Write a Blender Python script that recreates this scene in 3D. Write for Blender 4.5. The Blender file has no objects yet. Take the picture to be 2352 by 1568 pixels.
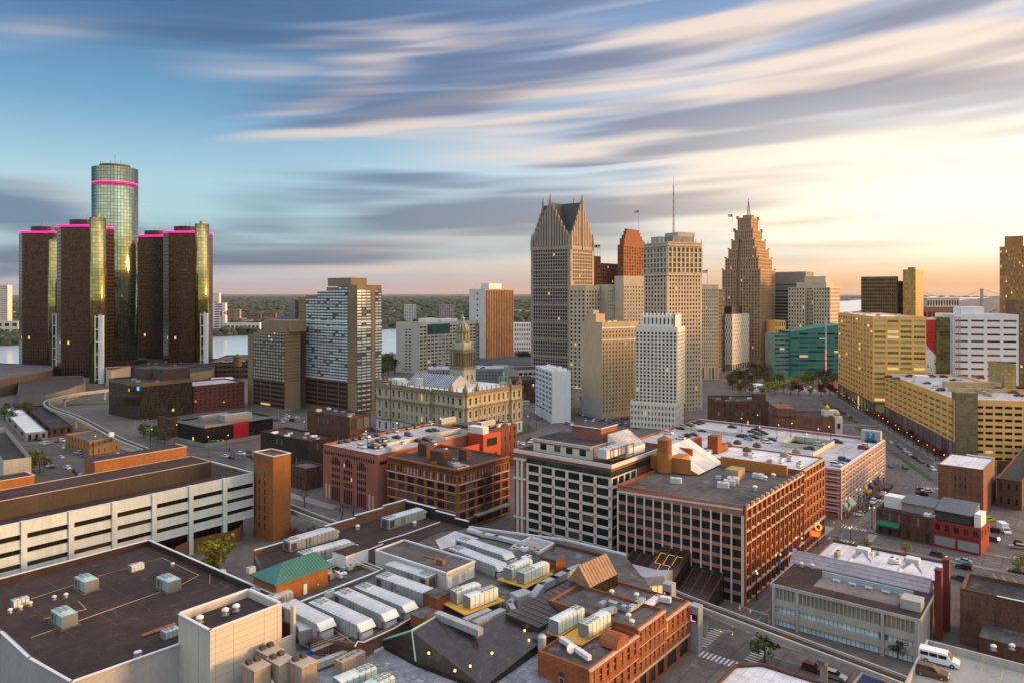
import bpy, math, random
from mathutils import Vector, Matrix
random.seed(7)
R = math.radians
SC = bpy.context.scene
COL = SC.collection
# ---------------------------------------------------------------- camera
CX, HY, F, H = 1176.0, 673.0, 1700.0, 88.0      # survey numbers taken off the photograph (2352 px wide)
cam_d = bpy.data.cameras.new('camera'); cam = bpy.data.objects.new('camera', cam_d); COL.objects.link(cam)
cam.location = (0, 0, H); cam.rotation_euler = (R(90), 0, 0)
cam_d.sensor_width = 36; cam_d.lens = 36 * F / 2352; cam_d.shift_y = -(784 - HY) / 2352
cam_d.clip_start = 1; cam_d.clip_end = 60000
SC.camera = cam
SC.view_settings.view_transform = 'Standard'; SC.view_settings.look = 'None'
SC.view_settings.exposure = 0.6; SC.view_settings.gamma = 1
SC.cycles.use_denoising = True
SC.cycles.max_bounces = 5; SC.cycles.diffuse_bounces = 2; SC.cycles.glossy_bounces = 3
SC.cycles.transmission_bounces = 3; SC.cycles.transparent_max_bounces = 6; SC.cycles.volume_bounces = 0
SC.cycles.caustics_reflective = False; SC.cycles.caustics_refractive = False
# ---------------------------------------------------------------- sun
SUN_AZ, SUN_EL = 86, 6
sd = bpy.data.lights.new('sun', 'SUN'); sun = bpy.data.objects.new('sun', sd); COL.objects.link(sun)
sd.energy = 4.2; sd.angle = R(13); sd.color = (1.0, .52, .19)
sv = Vector((math.sin(R(SUN_AZ)) * math.cos(R(SUN_EL)), math.cos(R(SUN_AZ)) * math.cos(R(SUN_EL)), math.sin(R(SUN_EL))))
sun.rotation_euler = sv.to_track_quat('Z', 'Y').to_euler()
# ---------------------------------------------------------------- sky
def lin(c):
 return tuple((x / 12.92 if x <= .04045 else ((x + .055) / 1.055) ** 2.4) for x in c)
def srgb(r, g, b): return lin((r / 255, g / 255, b / 255))
class NT:
 def __init__(s, t): s.t = t
 def n(s, typ, **k):
  o = s.t.nodes.new(typ)
  for a, b in k.items(): setattr(o, a, b)
  return o
 def l(s, a, b): s.t.links.new(a, b)
 def inp(s, sock, v):
  if hasattr(v, 'is_linked') or isinstance(v, bpy.types.NodeSocket): s.l(v, sock)
  else: sock.default_value = v
 def m(s, op, a, b=0.0, c=None, clamp=False):
  o = s.n('ShaderNodeMath', operation=op, use_clamp=clamp); s.inp(o.inputs[0], a); s.inp(o.inputs[1], b)
  if c is not None: s.inp(o.inputs[2], c)
  return o.outputs[0]
 def vm(s, op, a, b=None, scale=None):
  o = s.n('ShaderNodeVectorMath', operation=op); s.inp(o.inputs[0], a)
  if b is not None: s.inp(o.inputs[1], b)
  if scale is not None: s.inp(o.inputs['Scale'], scale)
  return o.outputs['Value'] if op in ('DOT_PRODUCT', 'LENGTH') else o.outputs[0]
 def mr(s, v, a, b, c=0.0, d=1.0, smooth=False):
  o = s.n('ShaderNodeMapRange', interpolation_type='SMOOTHSTEP' if smooth else 'LINEAR')
  for i, x in enumerate((v, a, b, c, d)): s.inp(o.inputs[i], x)
  return o.outputs[0]
 def ramp(s, fac, stops, interp='LINEAR'):
  o = s.n('ShaderNodeValToRGB'); r = o.color_ramp; r.interpolation = interp
  while len(r.elements) < len(stops): r.elements.new(.5)
  for e, (p, c) in zip(r.elements, stops): e.position = p; e.color = (*c[:3], 1)
  s.inp(o.inputs[0], fac); return o.outputs[0]
 def mix(s, f, a, b, mode='MIX', clamp=False):
  o = s.n('ShaderNodeMix', data_type='RGBA', blend_type=mode); o.clamp_factor = True
  s.inp(o.inputs[0], f)
  for i, v in ((6, a), (7, b)):
   if isinstance(v, tuple): v = (*v[:3], 1)
   s.inp(o.inputs[i], v)
  return o.outputs[2]
 def noise(s, vec, scale, detail=3, rough=.5, dist=0.0):
  o = s.n('ShaderNodeTexNoise'); s.inp(o.inputs['Vector'], vec); s.inp(o.inputs['Scale'], scale)
  s.inp(o.inputs['Detail'], detail); s.inp(o.inputs['Roughness'], rough); s.inp(o.inputs['Distortion'], dist)
  return o.outputs[0]
 def xyz(s, v):
  o = s.n('ShaderNodeSeparateXYZ'); s.l(v, o.inputs[0]); return o.outputs
 def comb(s, x, y, z=0.0):
  o = s.n('ShaderNodeCombineXYZ'); s.inp(o.inputs[0], x); s.inp(o.inputs[1], y); s.inp(o.inputs[2], z); return o.outputs[0]

def make_world():
 w = bpy.data.worlds.new('World'); SC.world = w; w.use_nodes = True
 t = w.node_tree; t.nodes.clear(); N = NT(t)
 tc = N.n('ShaderNodeTexCoord'); d = N.vm('NORMALIZE', tc.outputs['Generated'])
 x, y, z = N.xyz(d)
 az = N.m('ARCTAN2', x, y)                     # 0 ahead, + to the right
 el = N.m('ARCSINE', z)
 e01 = N.mr(el, 0.0, R(60))
 st = lambda L: [(a / 60, srgb(*c)) for a, c in L]
 left = N.ramp(e01, st([(0, (194, 172, 174)), (1.0, (178, 184, 196)), (4, (172, 204, 210)), (8, (166, 206, 220)), (13, (112, 162, 200)), (20, (66, 112, 158)), (26, (58, 98, 148)), (30, (92, 132, 172)), (60, (190, 194, 208))]))
 right = N.ramp(e01, st([(0, (240, 172, 118)), (1.5, (252, 206, 156)), (3, (255, 240, 218)), (7, (255, 254, 252)), (13, (226, 234, 246)), (20, (146, 176, 218)), (30, (140, 162, 202)), (60, (198, 196, 208))]))
 fr = N.mr(az, R(-24), R(34), smooth=True)
 front = N.mix(fr, left, right)
 gold = N.ramp(e01, st([(0, (255, 160, 60)), (4, (255, 190, 84)), (16, (255, 204, 100)), (32, (224, 206, 170)), (60, (198, 196, 208))]))
 back = N.ramp(e01, st([(0, (186, 176, 156)), (6, (206, 208, 192)), (16, (196, 212, 206)), (30, (182, 196, 206)), (60, (198, 196, 208))]))
 side = N.m('MULTIPLY', N.mr(az, R(36), R(62), smooth=True), N.mr(az, R(105), R(150), 1.0, 0.0, smooth=True))
 aaz = N.m('ABSOLUTE', az)
 bk = N.mr(aaz, R(55), R(110), smooth=True)
 base = N.mix(bk, front, back)
 base = N.mix(side, base, gold)
 # the larger banks, each where it lies in the sky (gnomonic, front half of the dome only), broken into streaks
 yy = N.m('MAXIMUM', y, .05)
 gx = N.m('DIVIDE', x, yy); gz = N.m('DIVIDE', z, yy)
 va = N.m('SUBTRACT', el, N.m('MULTIPLY', az, N.mr(el, R(2), R(22), .0, .11)))
 sA = N.noise(N.comb(N.m('MULTIPLY', az, 1.5), N.m('MULTIPLY', va, 17.0), 4.2), 1.0, 2.5, .5, .35)
 sB = N.noise(N.comb(N.m('MULTIPLY', az, 2.4), N.m('MULTIPLY', va, 36.0), 8.8), 1.0, 2, .5, .25)
 sC = N.noise(N.comb(N.m('MULTIPLY', az, 1.9), N.m('MULTIPLY', va, 24.0), 15.5), 1.0, 2.5, .5, .3)
 wob = N.m('MULTIPLY', N.m('SUBTRACT', sA, .5), .13)
 g = N.comb(gx, N.m('ADD', gz, wob), 0.0)
 frontm = N.mr(y, .1, .35)
 def blobs(L):
  acc = 0.0
  for (px, py, rx, ry, tilt, s) in L:
   mp = N.n('ShaderNodeMapping', vector_type='TEXTURE'); N.l(g, mp.inputs[0])
   mp.inputs['Location'].default_value = ((px - CX) / F, (HY - py) / F, 0)
   mp.inputs['Rotation'].default_value = (0, 0, R(tilt)); mp.inputs['Scale'].default_value = (rx / F, ry / F, 1)
   gr = N.n('ShaderNodeTexGradient', gradient_type='SPHERICAL'); N.l(mp.outputs[0], gr.inputs[0])
   acc = N.m('MULTIPLY_ADD', gr.outputs['Fac'], s, acc)
  return N.m('MULTIPLY', acc, frontm)
 dark = blobs([(40, 470, 330, 70, -6, 1.8), (1000, 475, 560, 66, -3, 2.1), (1650, 432, 640, 46, 5, 1.6), (2200, 385, 480, 44, 5, 1.6), (700, 575, 800, 80, 0, 1.5), (60, 600, 520, 90, 0, 1.5), (430, 490, 300, 36, 0, .7),
                  (1150, 110, 760, 130, 8, 1.1), (850, 255, 440, 64, 12, 1.2), (1500, 250, 700, 90, 6, .8), (1640, 310, 480, 50, 3, 1.1), (2080, 225, 640, 80, 6, 1.1), (2250, 60, 620, 120, 8, 1.1), (480, 30, 700, 130, 0, 1.1),
                  (2000, 550, 420, 34, 1, 1.0), (1330, 362, 260, 22, 3, .8), (2230, 505, 280, 22, 2, .9), (1900, 596, 480, 40, 0, .8), (1880, 488, 260, 18, 2, .9), (1400, 545, 420, 50, 0, .6), (2290, 290, 460, 60, 5, .9)])
 cream = blobs([(1740, 72, 600, 60, 12, 1.3), (800, 300, 380, 44, 11, 1.3), (1020, 205, 460, 40, 10, 1.1), (700, 90, 420, 80, 6, .7), (1560, 172, 700, 50, 7, 1.1), (2060, 175, 640, 50, 7, 1.2), (1800, 340, 1000, 90, 3, 1.1), (2150, 455, 950, 110, 1, 1.7),
                   (920, 138, 280, 34, 9, .9), (110, 60, 320, 80, 2, .7), (1300, 270, 600, 50, 6, 1.0), (2150, 115, 460, 44, 9, 1.0), (140, 440, 280, 32, -6, .7), (700, 200, 260, 32, 9, .9), (900, 545, 640, 30, 0, .7), (800, 622, 760, 40, 0, .7)])
 amb = N.m('MULTIPLY', N.mr(N.m('ADD', az, N.m('MULTIPLY', el, 1.1)), R(-13), R(22), 0.0, 1.0, smooth=True), N.mr(el, R(6), R(12), .35, 1.0))
 low = N.m('MULTIPLY', N.mr(el, R(5), R(1), 0.0, .35), N.mr(az, R(5), R(-10)))
 dsum = N.m('ADD', N.m('MULTIPLY', dark, N.m('MULTIPLY_ADD', sA, 1.3, N.m('MULTIPLY_ADD', sB, 1.7, -.70))), N.m('MULTIPLY', N.m('MAXIMUM', amb, low), N.m('MULTIPLY_ADD', N.m('SUBTRACT', sA, .50), 1.3, N.m('MULTIPLY', N.m('SUBTRACT', sB, .48), 2.9))))
 csum = N.m('ADD', N.m('MULTIPLY', cream, N.m('MULTIPLY_ADD', sC, 1.3, N.m('MULTIPLY_ADD', sB, -1.5, .95))), N.m('MULTIPLY', N.m('MAXIMUM', amb, low), N.m('MULTIPLY_ADD', N.m('SUBTRACT', sC, .40), 2.0, N.m('MULTIPLY', N.m('SUBTRACT', .5, sB), 1.6))))
 dk = N.mr(dsum, .0, 1.25, smooth=True)
 cr = N.mr(csum, .0, 1.05, smooth=True)
 crc = N.mix(fr, srgb(226, 208, 200), srgb(255, 230, 208))
 crc = N.mix(N.mr(el, R(0), R(4), 1.0, 0.0), crc, N.mix(fr, srgb(224, 192, 184), srgb(255, 214, 170)))
 dkc = N.mix(fr, srgb(74, 100, 142), srgb(140, 134, 148))
 dkc = N.mix(N.mr(el, R(2), R(9), 1.0, 0.0), dkc, N.mix(fr, srgb(80, 98, 128), srgb(164, 138, 126)))
 c = N.mix(N.m('MULTIPLY', cr, .88), base, crc)
 c = N.mix(N.m('MULTIPLY', dk, .78), c, dkc)
 glow = N.mix(N.m('MULTIPLY', N.mr(el, 0, R(1.4), 1.0, 0.0, smooth=True), .55), c, N.mix(fr, srgb(200, 166, 166), srgb(250, 184, 120)))
 c = N.mix(frontm, base, glow)
 gl_ = N.m('MULTIPLY', N.m('MULTIPLY', N.mr(az, R(6), R(32), smooth=True), N.mr(az, R(60), R(45))), N.m('MULTIPLY', N.mr(el, R(.5), R(4.5), smooth=True), N.mr(el, R(15), R(8), smooth=True)))
 c = N.mix(N.m('MULTIPLY', gl_, .55), c, (1.55, 1.38, 1.08))
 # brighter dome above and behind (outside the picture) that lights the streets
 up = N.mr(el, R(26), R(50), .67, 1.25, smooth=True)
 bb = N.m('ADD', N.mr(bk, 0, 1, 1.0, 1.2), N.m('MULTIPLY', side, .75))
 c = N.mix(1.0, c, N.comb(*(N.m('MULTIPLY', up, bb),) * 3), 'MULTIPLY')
 below = N.mr(z, -.02, 0.0); c = N.mix(below, srgb(70, 68, 66), c)
 sky = N.n('ShaderNodeTexSky', sky_type='NISHITA'); sky.sun_disc = False
 sky.sun_elevation = R(SUN_EL); sky.sun_rotation = R(SUN_AZ); sky.air_density = 1.0; sky.dust_density = 2.0
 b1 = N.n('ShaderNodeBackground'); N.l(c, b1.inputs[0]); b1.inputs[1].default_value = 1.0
 b2 = N.n('ShaderNodeBackground'); N.l(sky.outputs[0], b2.inputs[0]); b2.inputs[1].default_value = .012
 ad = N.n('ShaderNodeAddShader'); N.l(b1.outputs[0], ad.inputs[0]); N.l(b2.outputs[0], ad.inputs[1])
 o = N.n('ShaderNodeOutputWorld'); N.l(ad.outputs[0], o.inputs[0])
 w.cycles.sampling_method = 'MANUAL'; w.cycles.sample_map_resolution = 1024
make_world()
# ---------------------------------------------------------------- survey helpers
def PD(x, D, z=0.0): return Vector(((x - CX) / F * D, D, z))
def P(x, y, z=0.0): return PD(x, (H - z) * F / (y - HY), z)
def dep(y, z=0.0): return (H - z) * F / (y - HY)
def zat(y, D): return H - (y - HY) * D / F
def dirs(ang):
 a = R(ang); return Vector((math.cos(a), math.sin(a), 0)), Vector((-math.sin(a), math.cos(a), 0))
GA = 51.5
A_, B_ = dirs(GA)
# ---------------------------------------------------------------- materials
MATS = {}
def M(name, col=(.5, .5, .5), rough=.85, var=.18, scale=.12, metal=0.0, spec=.3, streak=.0, emit=None, emis=1.0, bump=0.0, col2=None, brick=None, seam=0, seamc=(.55, .54, .54)):
 """plain weathered surface: base colour with two scales of mottling, optional vertical streaks of grime"""
 if name in MATS: return MATS[name]
 m = bpy.data.materials.new(name); MATS[name] = m; m.use_nodes = True
 t = m.node_tree; N = NT(t); b = t.nodes['Principled BSDF']
 b.inputs['Roughness'].default_value = rough; b.inputs['Metallic'].default_value = metal
 b.inputs['Specular IOR Level'].default_value = spec
 g = N.n('ShaderNodeNewGeometry'); pos = g.outputs['Position']
 if var > 0:
  n = N.noise(pos, scale, 5, .62)
  n2 = N.noise(pos, scale * 9, 3, .6)
  f = N.m('MULTIPLY_ADD', n2, .45, N.m('MULTIPLY', n, .55))
  if streak:
   x, y, z = N.xyz(pos)
   s = N.noise(N.comb(N.m('MULTIPLY', x, .9), N.m('MULTIPLY', y, .9), N.m('MULTIPLY', z, .05)), 1.0, 4, .6)
   f = N.m('ADD', N.m('MULTIPLY', f, 1 - streak), N.m('MULTIPLY', s, streak))
  c2 = col2 or tuple(x * (1 - var * 2.2) for x in col); c1 = tuple(min(1, x * (1 + var)) for x in col)
  c = N.mix(N.mr(f, .34, .66), c2, c1)
  if brick:
   x, y, z = N.xyz(pos)
   bt = N.n('ShaderNodeTexBrick'); N.l(N.comb(N.m('ADD', x, y), z), bt.inputs['Vector'])
   bt.inputs['Scale'].default_value = brick; bt.inputs['Color1'].default_value = (1, 1, 1, 1); bt.inputs['Color2'].default_value = (.72, .72, .72, 1)
   bt.inputs['Mortar'].default_value = (.8, .78, .75, 1); bt.inputs['Mortar Size'].default_value = .012; bt.inputs['Bias'].default_value = 0
   c = N.mix(1.0, c, bt.outputs['Color'], 'MULTIPLY')
  if seam:      # membrane sheets laid edge to edge, each a little different, with ponding stains and patches
   x, y, z = N.xyz(pos); bt = N.n('ShaderNodeTexBrick')
   N.l(N.comb(N.m('ADD', N.m('MULTIPLY', x, .622), N.m('MULTIPLY', y, .783)), N.m('SUBTRACT', N.m('MULTIPLY', y, .622), N.m('MULTIPLY', x, .783))), bt.inputs['Vector'])
   bt.inputs['Scale'].default_value = seam; bt.inputs['Color1'].default_value = (1, 1, 1, 1); bt.inputs['Color2'].default_value = (.80, .79, .78, 1)
   bt.inputs['Mortar'].default_value = (*seamc, 1); bt.inputs['Mortar Size'].default_value = .012; bt.inputs['Row Height'].default_value = .35; bt.inputs['Brick Width'].default_value = 2.2
   c = N.mix(1.0, c, bt.outputs['Color'], 'MULTIPLY')
   st = N.noise(pos, .22, 4, .65, 1.2); c = N.mix(N.mr(st, .56, .63, 0, .45), c, tuple(v * .5 for v in col)); st = N.noise(pos, .35, 3, .5, .6); c = N.mix(N.mr(st, .64, .67, 0, .4), c, tuple(min(.8, v * 1.9 + .03) for v in col))
  N.l(c, b.inputs['Base Color'])
 else:
  b.inputs['Base Color'].default_value = (*col, 1)
 if bump:
  bp = N.n('ShaderNodeBump'); bp.inputs['Strength'].default_value = bump; bp.inputs['Distance'].default_value = .3
  N.l(N.noise(pos, 3.0, 3), bp.inputs['Height']); N.l(bp.outputs[0], b.inputs['Normal'])
 if emit:
  b.inputs['Emission Color'].default_value = (*emit, 1); b.inputs['Emission Strength'].default_value = emis
 return m
def glass(name, dark=(.012, .014, .016), light=(.16, .17, .16), lit=(1.0, .62, .22), p_light=.26, p_lit=.008, rough=.12, spec=.3, litp=.5, lowk=.4):
 """window panes: every pane its own tone (blinds up, blinds down, sky reflection coloured in), now and then a lit room"""
 if name in MATS: return MATS[name]
 m = bpy.data.materials.new(name); MATS[name] = m; m.use_nodes = True
 t = m.node_tree; N = NT(t); b = t.nodes['Principled BSDF']
 b.inputs['Roughness'].default_value = rough; b.inputs['Specular IOR Level'].default_value = spec
 oi = N.n('ShaderNodeObjectInfo'); g = N.n('ShaderNodeNewGeometry')
 r = N.m('FRACT', N.m('ADD', oi.outputs['Random'], N.m('MULTIPLY', g.outputs['Random Per Island'], 7.31)))
 r2 = N.m('FRACT', N.m('MULTIPLY', r, 37.7))
 c = N.mix(N.mr(r, 1 - p_light, 1 - p_light + .02), N.mix(r2, dark, tuple(x * 2.6 for x in dark)), N.mix(r2, tuple(x * lowk for x in light), light))
 N.l(c, b.inputs['Base Color'])
 b.inputs['Emission Color'].default_value = (*lit, 1)
 N.l(N.m('MULTIPLY', N.m('GREATER_THAN', N.m('FRACT', N.m('MULTIPLY', r, 91.3)), 1 - p_lit), litp), b.inputs['Emission Strength'])
 return m
def curtain(name, cw, ch, line, glassc, linec, metal=.9, rough=.15, var=.25, round_=None, hline=None, cover=(.08, .08), litp=0.0):
 """a wall of glass: one sheet of panes between mullions; the grid is the surface's own pattern"""
 if name in MATS: return MATS[name]
 m = bpy.data.materials.new(name); MATS[name] = m; m.use_nodes = True
 t = m.node_tree; N = NT(t); b = t.nodes['Principled BSDF']
 g = N.n('ShaderNodeNewGeometry'); tc = N.n('ShaderNodeTexCoord')
 x, y, z = N.xyz(tc.outputs['Object'])
 if round_:
  u = N.m('MULTIPLY', N.m('ARCTAN2', y, x), round_)
 else:
  cr = N.vm('CROSS_PRODUCT', g.outputs['True Normal'], (0, 0, 1)); u = N.vm('DOT_PRODUCT', cr, tc.outputs['Object'])
 uu = N.m('DIVIDE', u, cw); vv = N.m('DIVIDE', z, ch)
 fu = N.m('FRACT', N.m('ADD', uu, 500.0)); fv = N.m('FRACT', N.m('ADD', vv, 500.0))
 mask = N.m('MAXIMUM', N.m('LESS_THAN', fu, cover[0]), N.m('LESS_THAN', fv, cover[1]))
 wn = N.n('ShaderNodeTexWhiteNoise', noise_dimensions='2D'); N.l(N.comb(N.m('FLOOR', N.m('ADD', uu, 500.0)), N.m('FLOOR', N.m('ADD', vv, 500.0))), wn.inputs['Vector'])
 pane = N.mix(wn.outputs['Value'], tuple(c * (1 - var) for c in glassc), tuple(min(1, c * (1 + var)) for c in glassc))
 N.l(N.mix(mask, pane, linec), b.inputs['Base Color'])
 N.l(N.mr(mask, 0, 1, metal, 0.0), b.inputs['Metallic']); N.l(N.mr(mask, 0, 1, rough, .6), b.inputs['Roughness'])
 # each pane hangs a little out of true, so reflections break up
 jit = N.vm('SCALE', N.vm('SUBTRACT', wn.outputs['Color'], (.5, .5, .5)), scale=.012)
 N.l(N.vm('NORMALIZE', N.vm('ADD', g.outputs['Normal'], jit)), b.inputs['Normal'])
 if litp:
  b.inputs['Emission Color'].default_value = (1, .7, .25, 1)
  N.l(N.m('MULTIPLY', N.m('MULTIPLY', N.m('GREATER_THAN', wn.outputs['Value'], 1 - litp), N.m('SUBTRACT', 1.0, mask)), .6), b.inputs['Emission Strength'])
 return m
def glow(name, col, s=1):
 if name in MATS: return MATS[name]
 return M(name, tuple(min(1, c) for c in col), var=0, emit=col, emis=s)
# ---------------------------------------------------------------- things, parts
BASE = {}
def tag(o, label=None, cat=None, group=None, kind=None):
 if label: o['label'] = label
 if cat: o['category'] = cat
 if group: o['group'] = group
 if kind: o['kind'] = kind
 return o
def thing(name, label, cat, loc=(0, 0, 0), rot=0.0, group=None):
 o = bpy.data.objects.new(name, None); COL.objects.link(o); o.empty_display_size = 1
 o.location = loc; o.rotation_euler = (0, 0, rot)
 return tag(o, label, cat, group)
class MB:
 """collects boxes, prisms, tubes and sheets in world (or local) coordinates and links them as ONE mesh object"""
 def __init__(s): s.v = []; s.f = []; s.m = []
 def face(s, pts, mi=0):
  i = len(s.v); s.v += [tuple(p) for p in pts]; s.f.append(tuple(range(i, i + len(pts)))); s.m.append(mi)
 def solid(s, bot, top, mi=0, tmi=None, caps=True):
  n = len(bot); i = len(s.v); s.v += [tuple(p) for p in bot] + [tuple(p) for p in top]
  for k in range(n):
   j = (k + 1) % n; s.f.append((i + k, i + j, i + n + j, i + n + k)); s.m.append(mi)
  if caps:
   s.f.append(tuple(range(i + n, i + 2 * n))); s.m.append(mi if tmi is None else tmi)
   s.f.append(tuple(range(i + n - 1, i - 1, -1))); s.m.append(mi)
 def prism(s, poly, z0, z1, mi=0, tmi=None, scale=1.0, caps=True):
  c = sum((Vector((p[0], p[1], 0)) for p in poly), Vector()) / len(poly)
  s.solid([(p[0], p[1], z0) for p in poly], [(c.x + (p[0] - c.x) * scale, c.y + (p[1] - c.y) * scale, z1) for p in poly], mi, tmi, caps)
 def box(s, o, u, w, d, z0, z1, mi=0, tmi=None, cen=True):
  """o centre of the footprint, u long axis (2-D), w along u, d across"""
  u = Vector((u[0], u[1], 0)); n = Vector((-u.y, u.x, 0)); o = Vector((o[0], o[1], 0))
  if cen: o = o - u * w / 2 - n * d / 2
  s.prism([o, o + u * w, o + u * w + n * d, o + n * d], z0, z1, mi, tmi)
 def cyl(s, c, r, z0, z1, n=16, mi=0, r2=None, tmi=None):
  r2 = r if r2 is None else r2
  ang = [2 * math.pi * k / n for k in range(n)]
  s.solid([(c[0] + r * math.cos(a), c[1] + r * math.sin(a), z0) for a in ang], [(c[0] + r2 * math.cos(a), c[1] + r2 * math.sin(a), z1) for a in ang], mi, tmi)
 def tube(s, p, q, r, n=5, mi=0, r2=None):
  p = Vector(p); q = Vector(q); d = (q - p)
  if d.length < 1e-6: return
  d.normalize(); a = d.orthogonal().normalized(); b = d.cross(a); r2 = r if r2 is None else r2
  an = [2 * math.pi * k / n for k in range(n)]
  s.solid([p + (a * math.cos(t) + b * math.sin(t)) * r for t in an], [q + (a * math.cos(t) + b * math.sin(t)) * r2 for t in an], mi)
 def path(s, pts, r, n=5, mi=0):
  for p, q in zip(pts, pts[1:]): s.tube(p, q, r, n, mi)
 def lathe(s, c, prof, n=16, mi=0):
  rings = []
  for r, z in prof:
   i = len(s.v); s.v += [(c[0] + r * math.cos(2 * math.pi * k / n), c[1] + r * math.sin(2 * math.pi * k / n), z) for k in range(n)]; rings.append(i)
  for i, j in zip(rings, rings[1:]):
   for k in range(n):
    l = (k + 1) % n; s.f.append((i + k, i + l, j + l, j + k)); s.m.append(mi)
  s.f.append(tuple(range(rings[-1], rings[-1] + n))); s.m.append(mi)
 def build(s, name, mats, parent=None, smooth=False, loc=None):
  if not isinstance(mats, (list, tuple)): mats = [mats]
  o = Vector((0, 0, 0))
  if loc is not None: o = Vector(loc)
  elif parent is not None: o = world_loc(parent)
  me = bpy.data.meshes.new(name)
  me.from_pydata([(x - o.x, y - o.y, z - o.z) for x, y, z in s.v], [], s.f)
  for m in mats: me.materials.append(m)
  me.polygons.foreach_set('material_index', s.m)
  if smooth: me.polygons.foreach_set('use_smooth', [True] * len(s.f))
  me.update()
  ob = bpy.data.objects.new(name, me); COL.objects.link(ob)
  if parent is not None: ob.parent = parent
  else: ob.location = o
  return ob
 def local(s, name, mats, parent=None, smooth=False): return s.build(name, mats, parent, smooth, loc=(0, 0, 0))
def world_loc(o):
 v = Vector((0, 0, 0))
 while o is not None: v = v + Vector(o.location); o = o.parent
 return v
def copy_tree(o, parent=None):
 c = o.copy(); COL.objects.link(c)
 if parent is not None: c.parent = parent
 for ch in list(o.children): copy_tree(ch, c)
 return c
# ---------------------------------------------------------------- windows
WIN = {}
def win_mesh(w, h, style, mats):
 k = (round(w, 2), round(h, 2), style, tuple(m.name for m in mats))
 if k in WIN: return WIN[k]
 b = MB()
 if style == 'arch':
  n = 8; top = [(w / 2 * math.cos(math.pi * i / n), h / 2 - w / 2 + w / 2 * math.sin(math.pi * i / n)) for i in range(n + 1)]
  pts = [(-w / 2, -h / 2), (w / 2, -h / 2)] + top
  b.face([(x, 0, z) for x, z in pts], 0)
 else:
  b.face([(-w / 2, 0, -h / 2), (w / 2, 0, -h / 2), (w / 2, 0, h / 2), (-w / 2, 0, h / 2)], 0)
 t = .09
 def bar(x0, x1, z0, z1): b.solid([(x0, -.06, z0), (x1, -.06, z0), (x1, -.004, z0), (x0, -.004, z0)], [(x0, -.06, z1), (x1, -.06, z1), (x1, -.004, z1), (x0, -.004, z1)], 1)
 if style == 'sash': bar(-w / 2, w / 2, -.05, .05); bar(-w / 2, -w / 2 + t, -h / 2, -.05); bar(w / 2 - t, w / 2, -h / 2, -.05)
 elif style.startswith('mull'):
  n = int(style[4:] or 2)
  for i in range(1, n):
   x = -w / 2 + w * i / n; bar(x - t / 2, x + t / 2, -h / 2, h / 2)
 elif style == 'arch': bar(-w / 2, w / 2, -.05, .05)
 elif style == 'sill': b.solid([(-w / 2 - .1, -.45, -h / 2 - .22), (w / 2 + .1, -.45, -h / 2 - .22), (w / 2 + .1, 0, -h / 2 - .22), (-w / 2 - .1, 0, -h / 2 - .22)], [(-w / 2 - .1, -.45, -h / 2), (w / 2 + .1, -.45, -h / 2), (w / 2 + .1, 0, -h / 2), (-w / 2 - .1, 0, -h / 2)], 1)
 me = bpy.data.meshes.new('window'); me.from_pydata(b.v, [], b.f)
 for m in mats: me.materials.append(m)
 me.polygons.foreach_set('material_index', b.m); me.update()
 WIN[k] = me; return me
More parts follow.
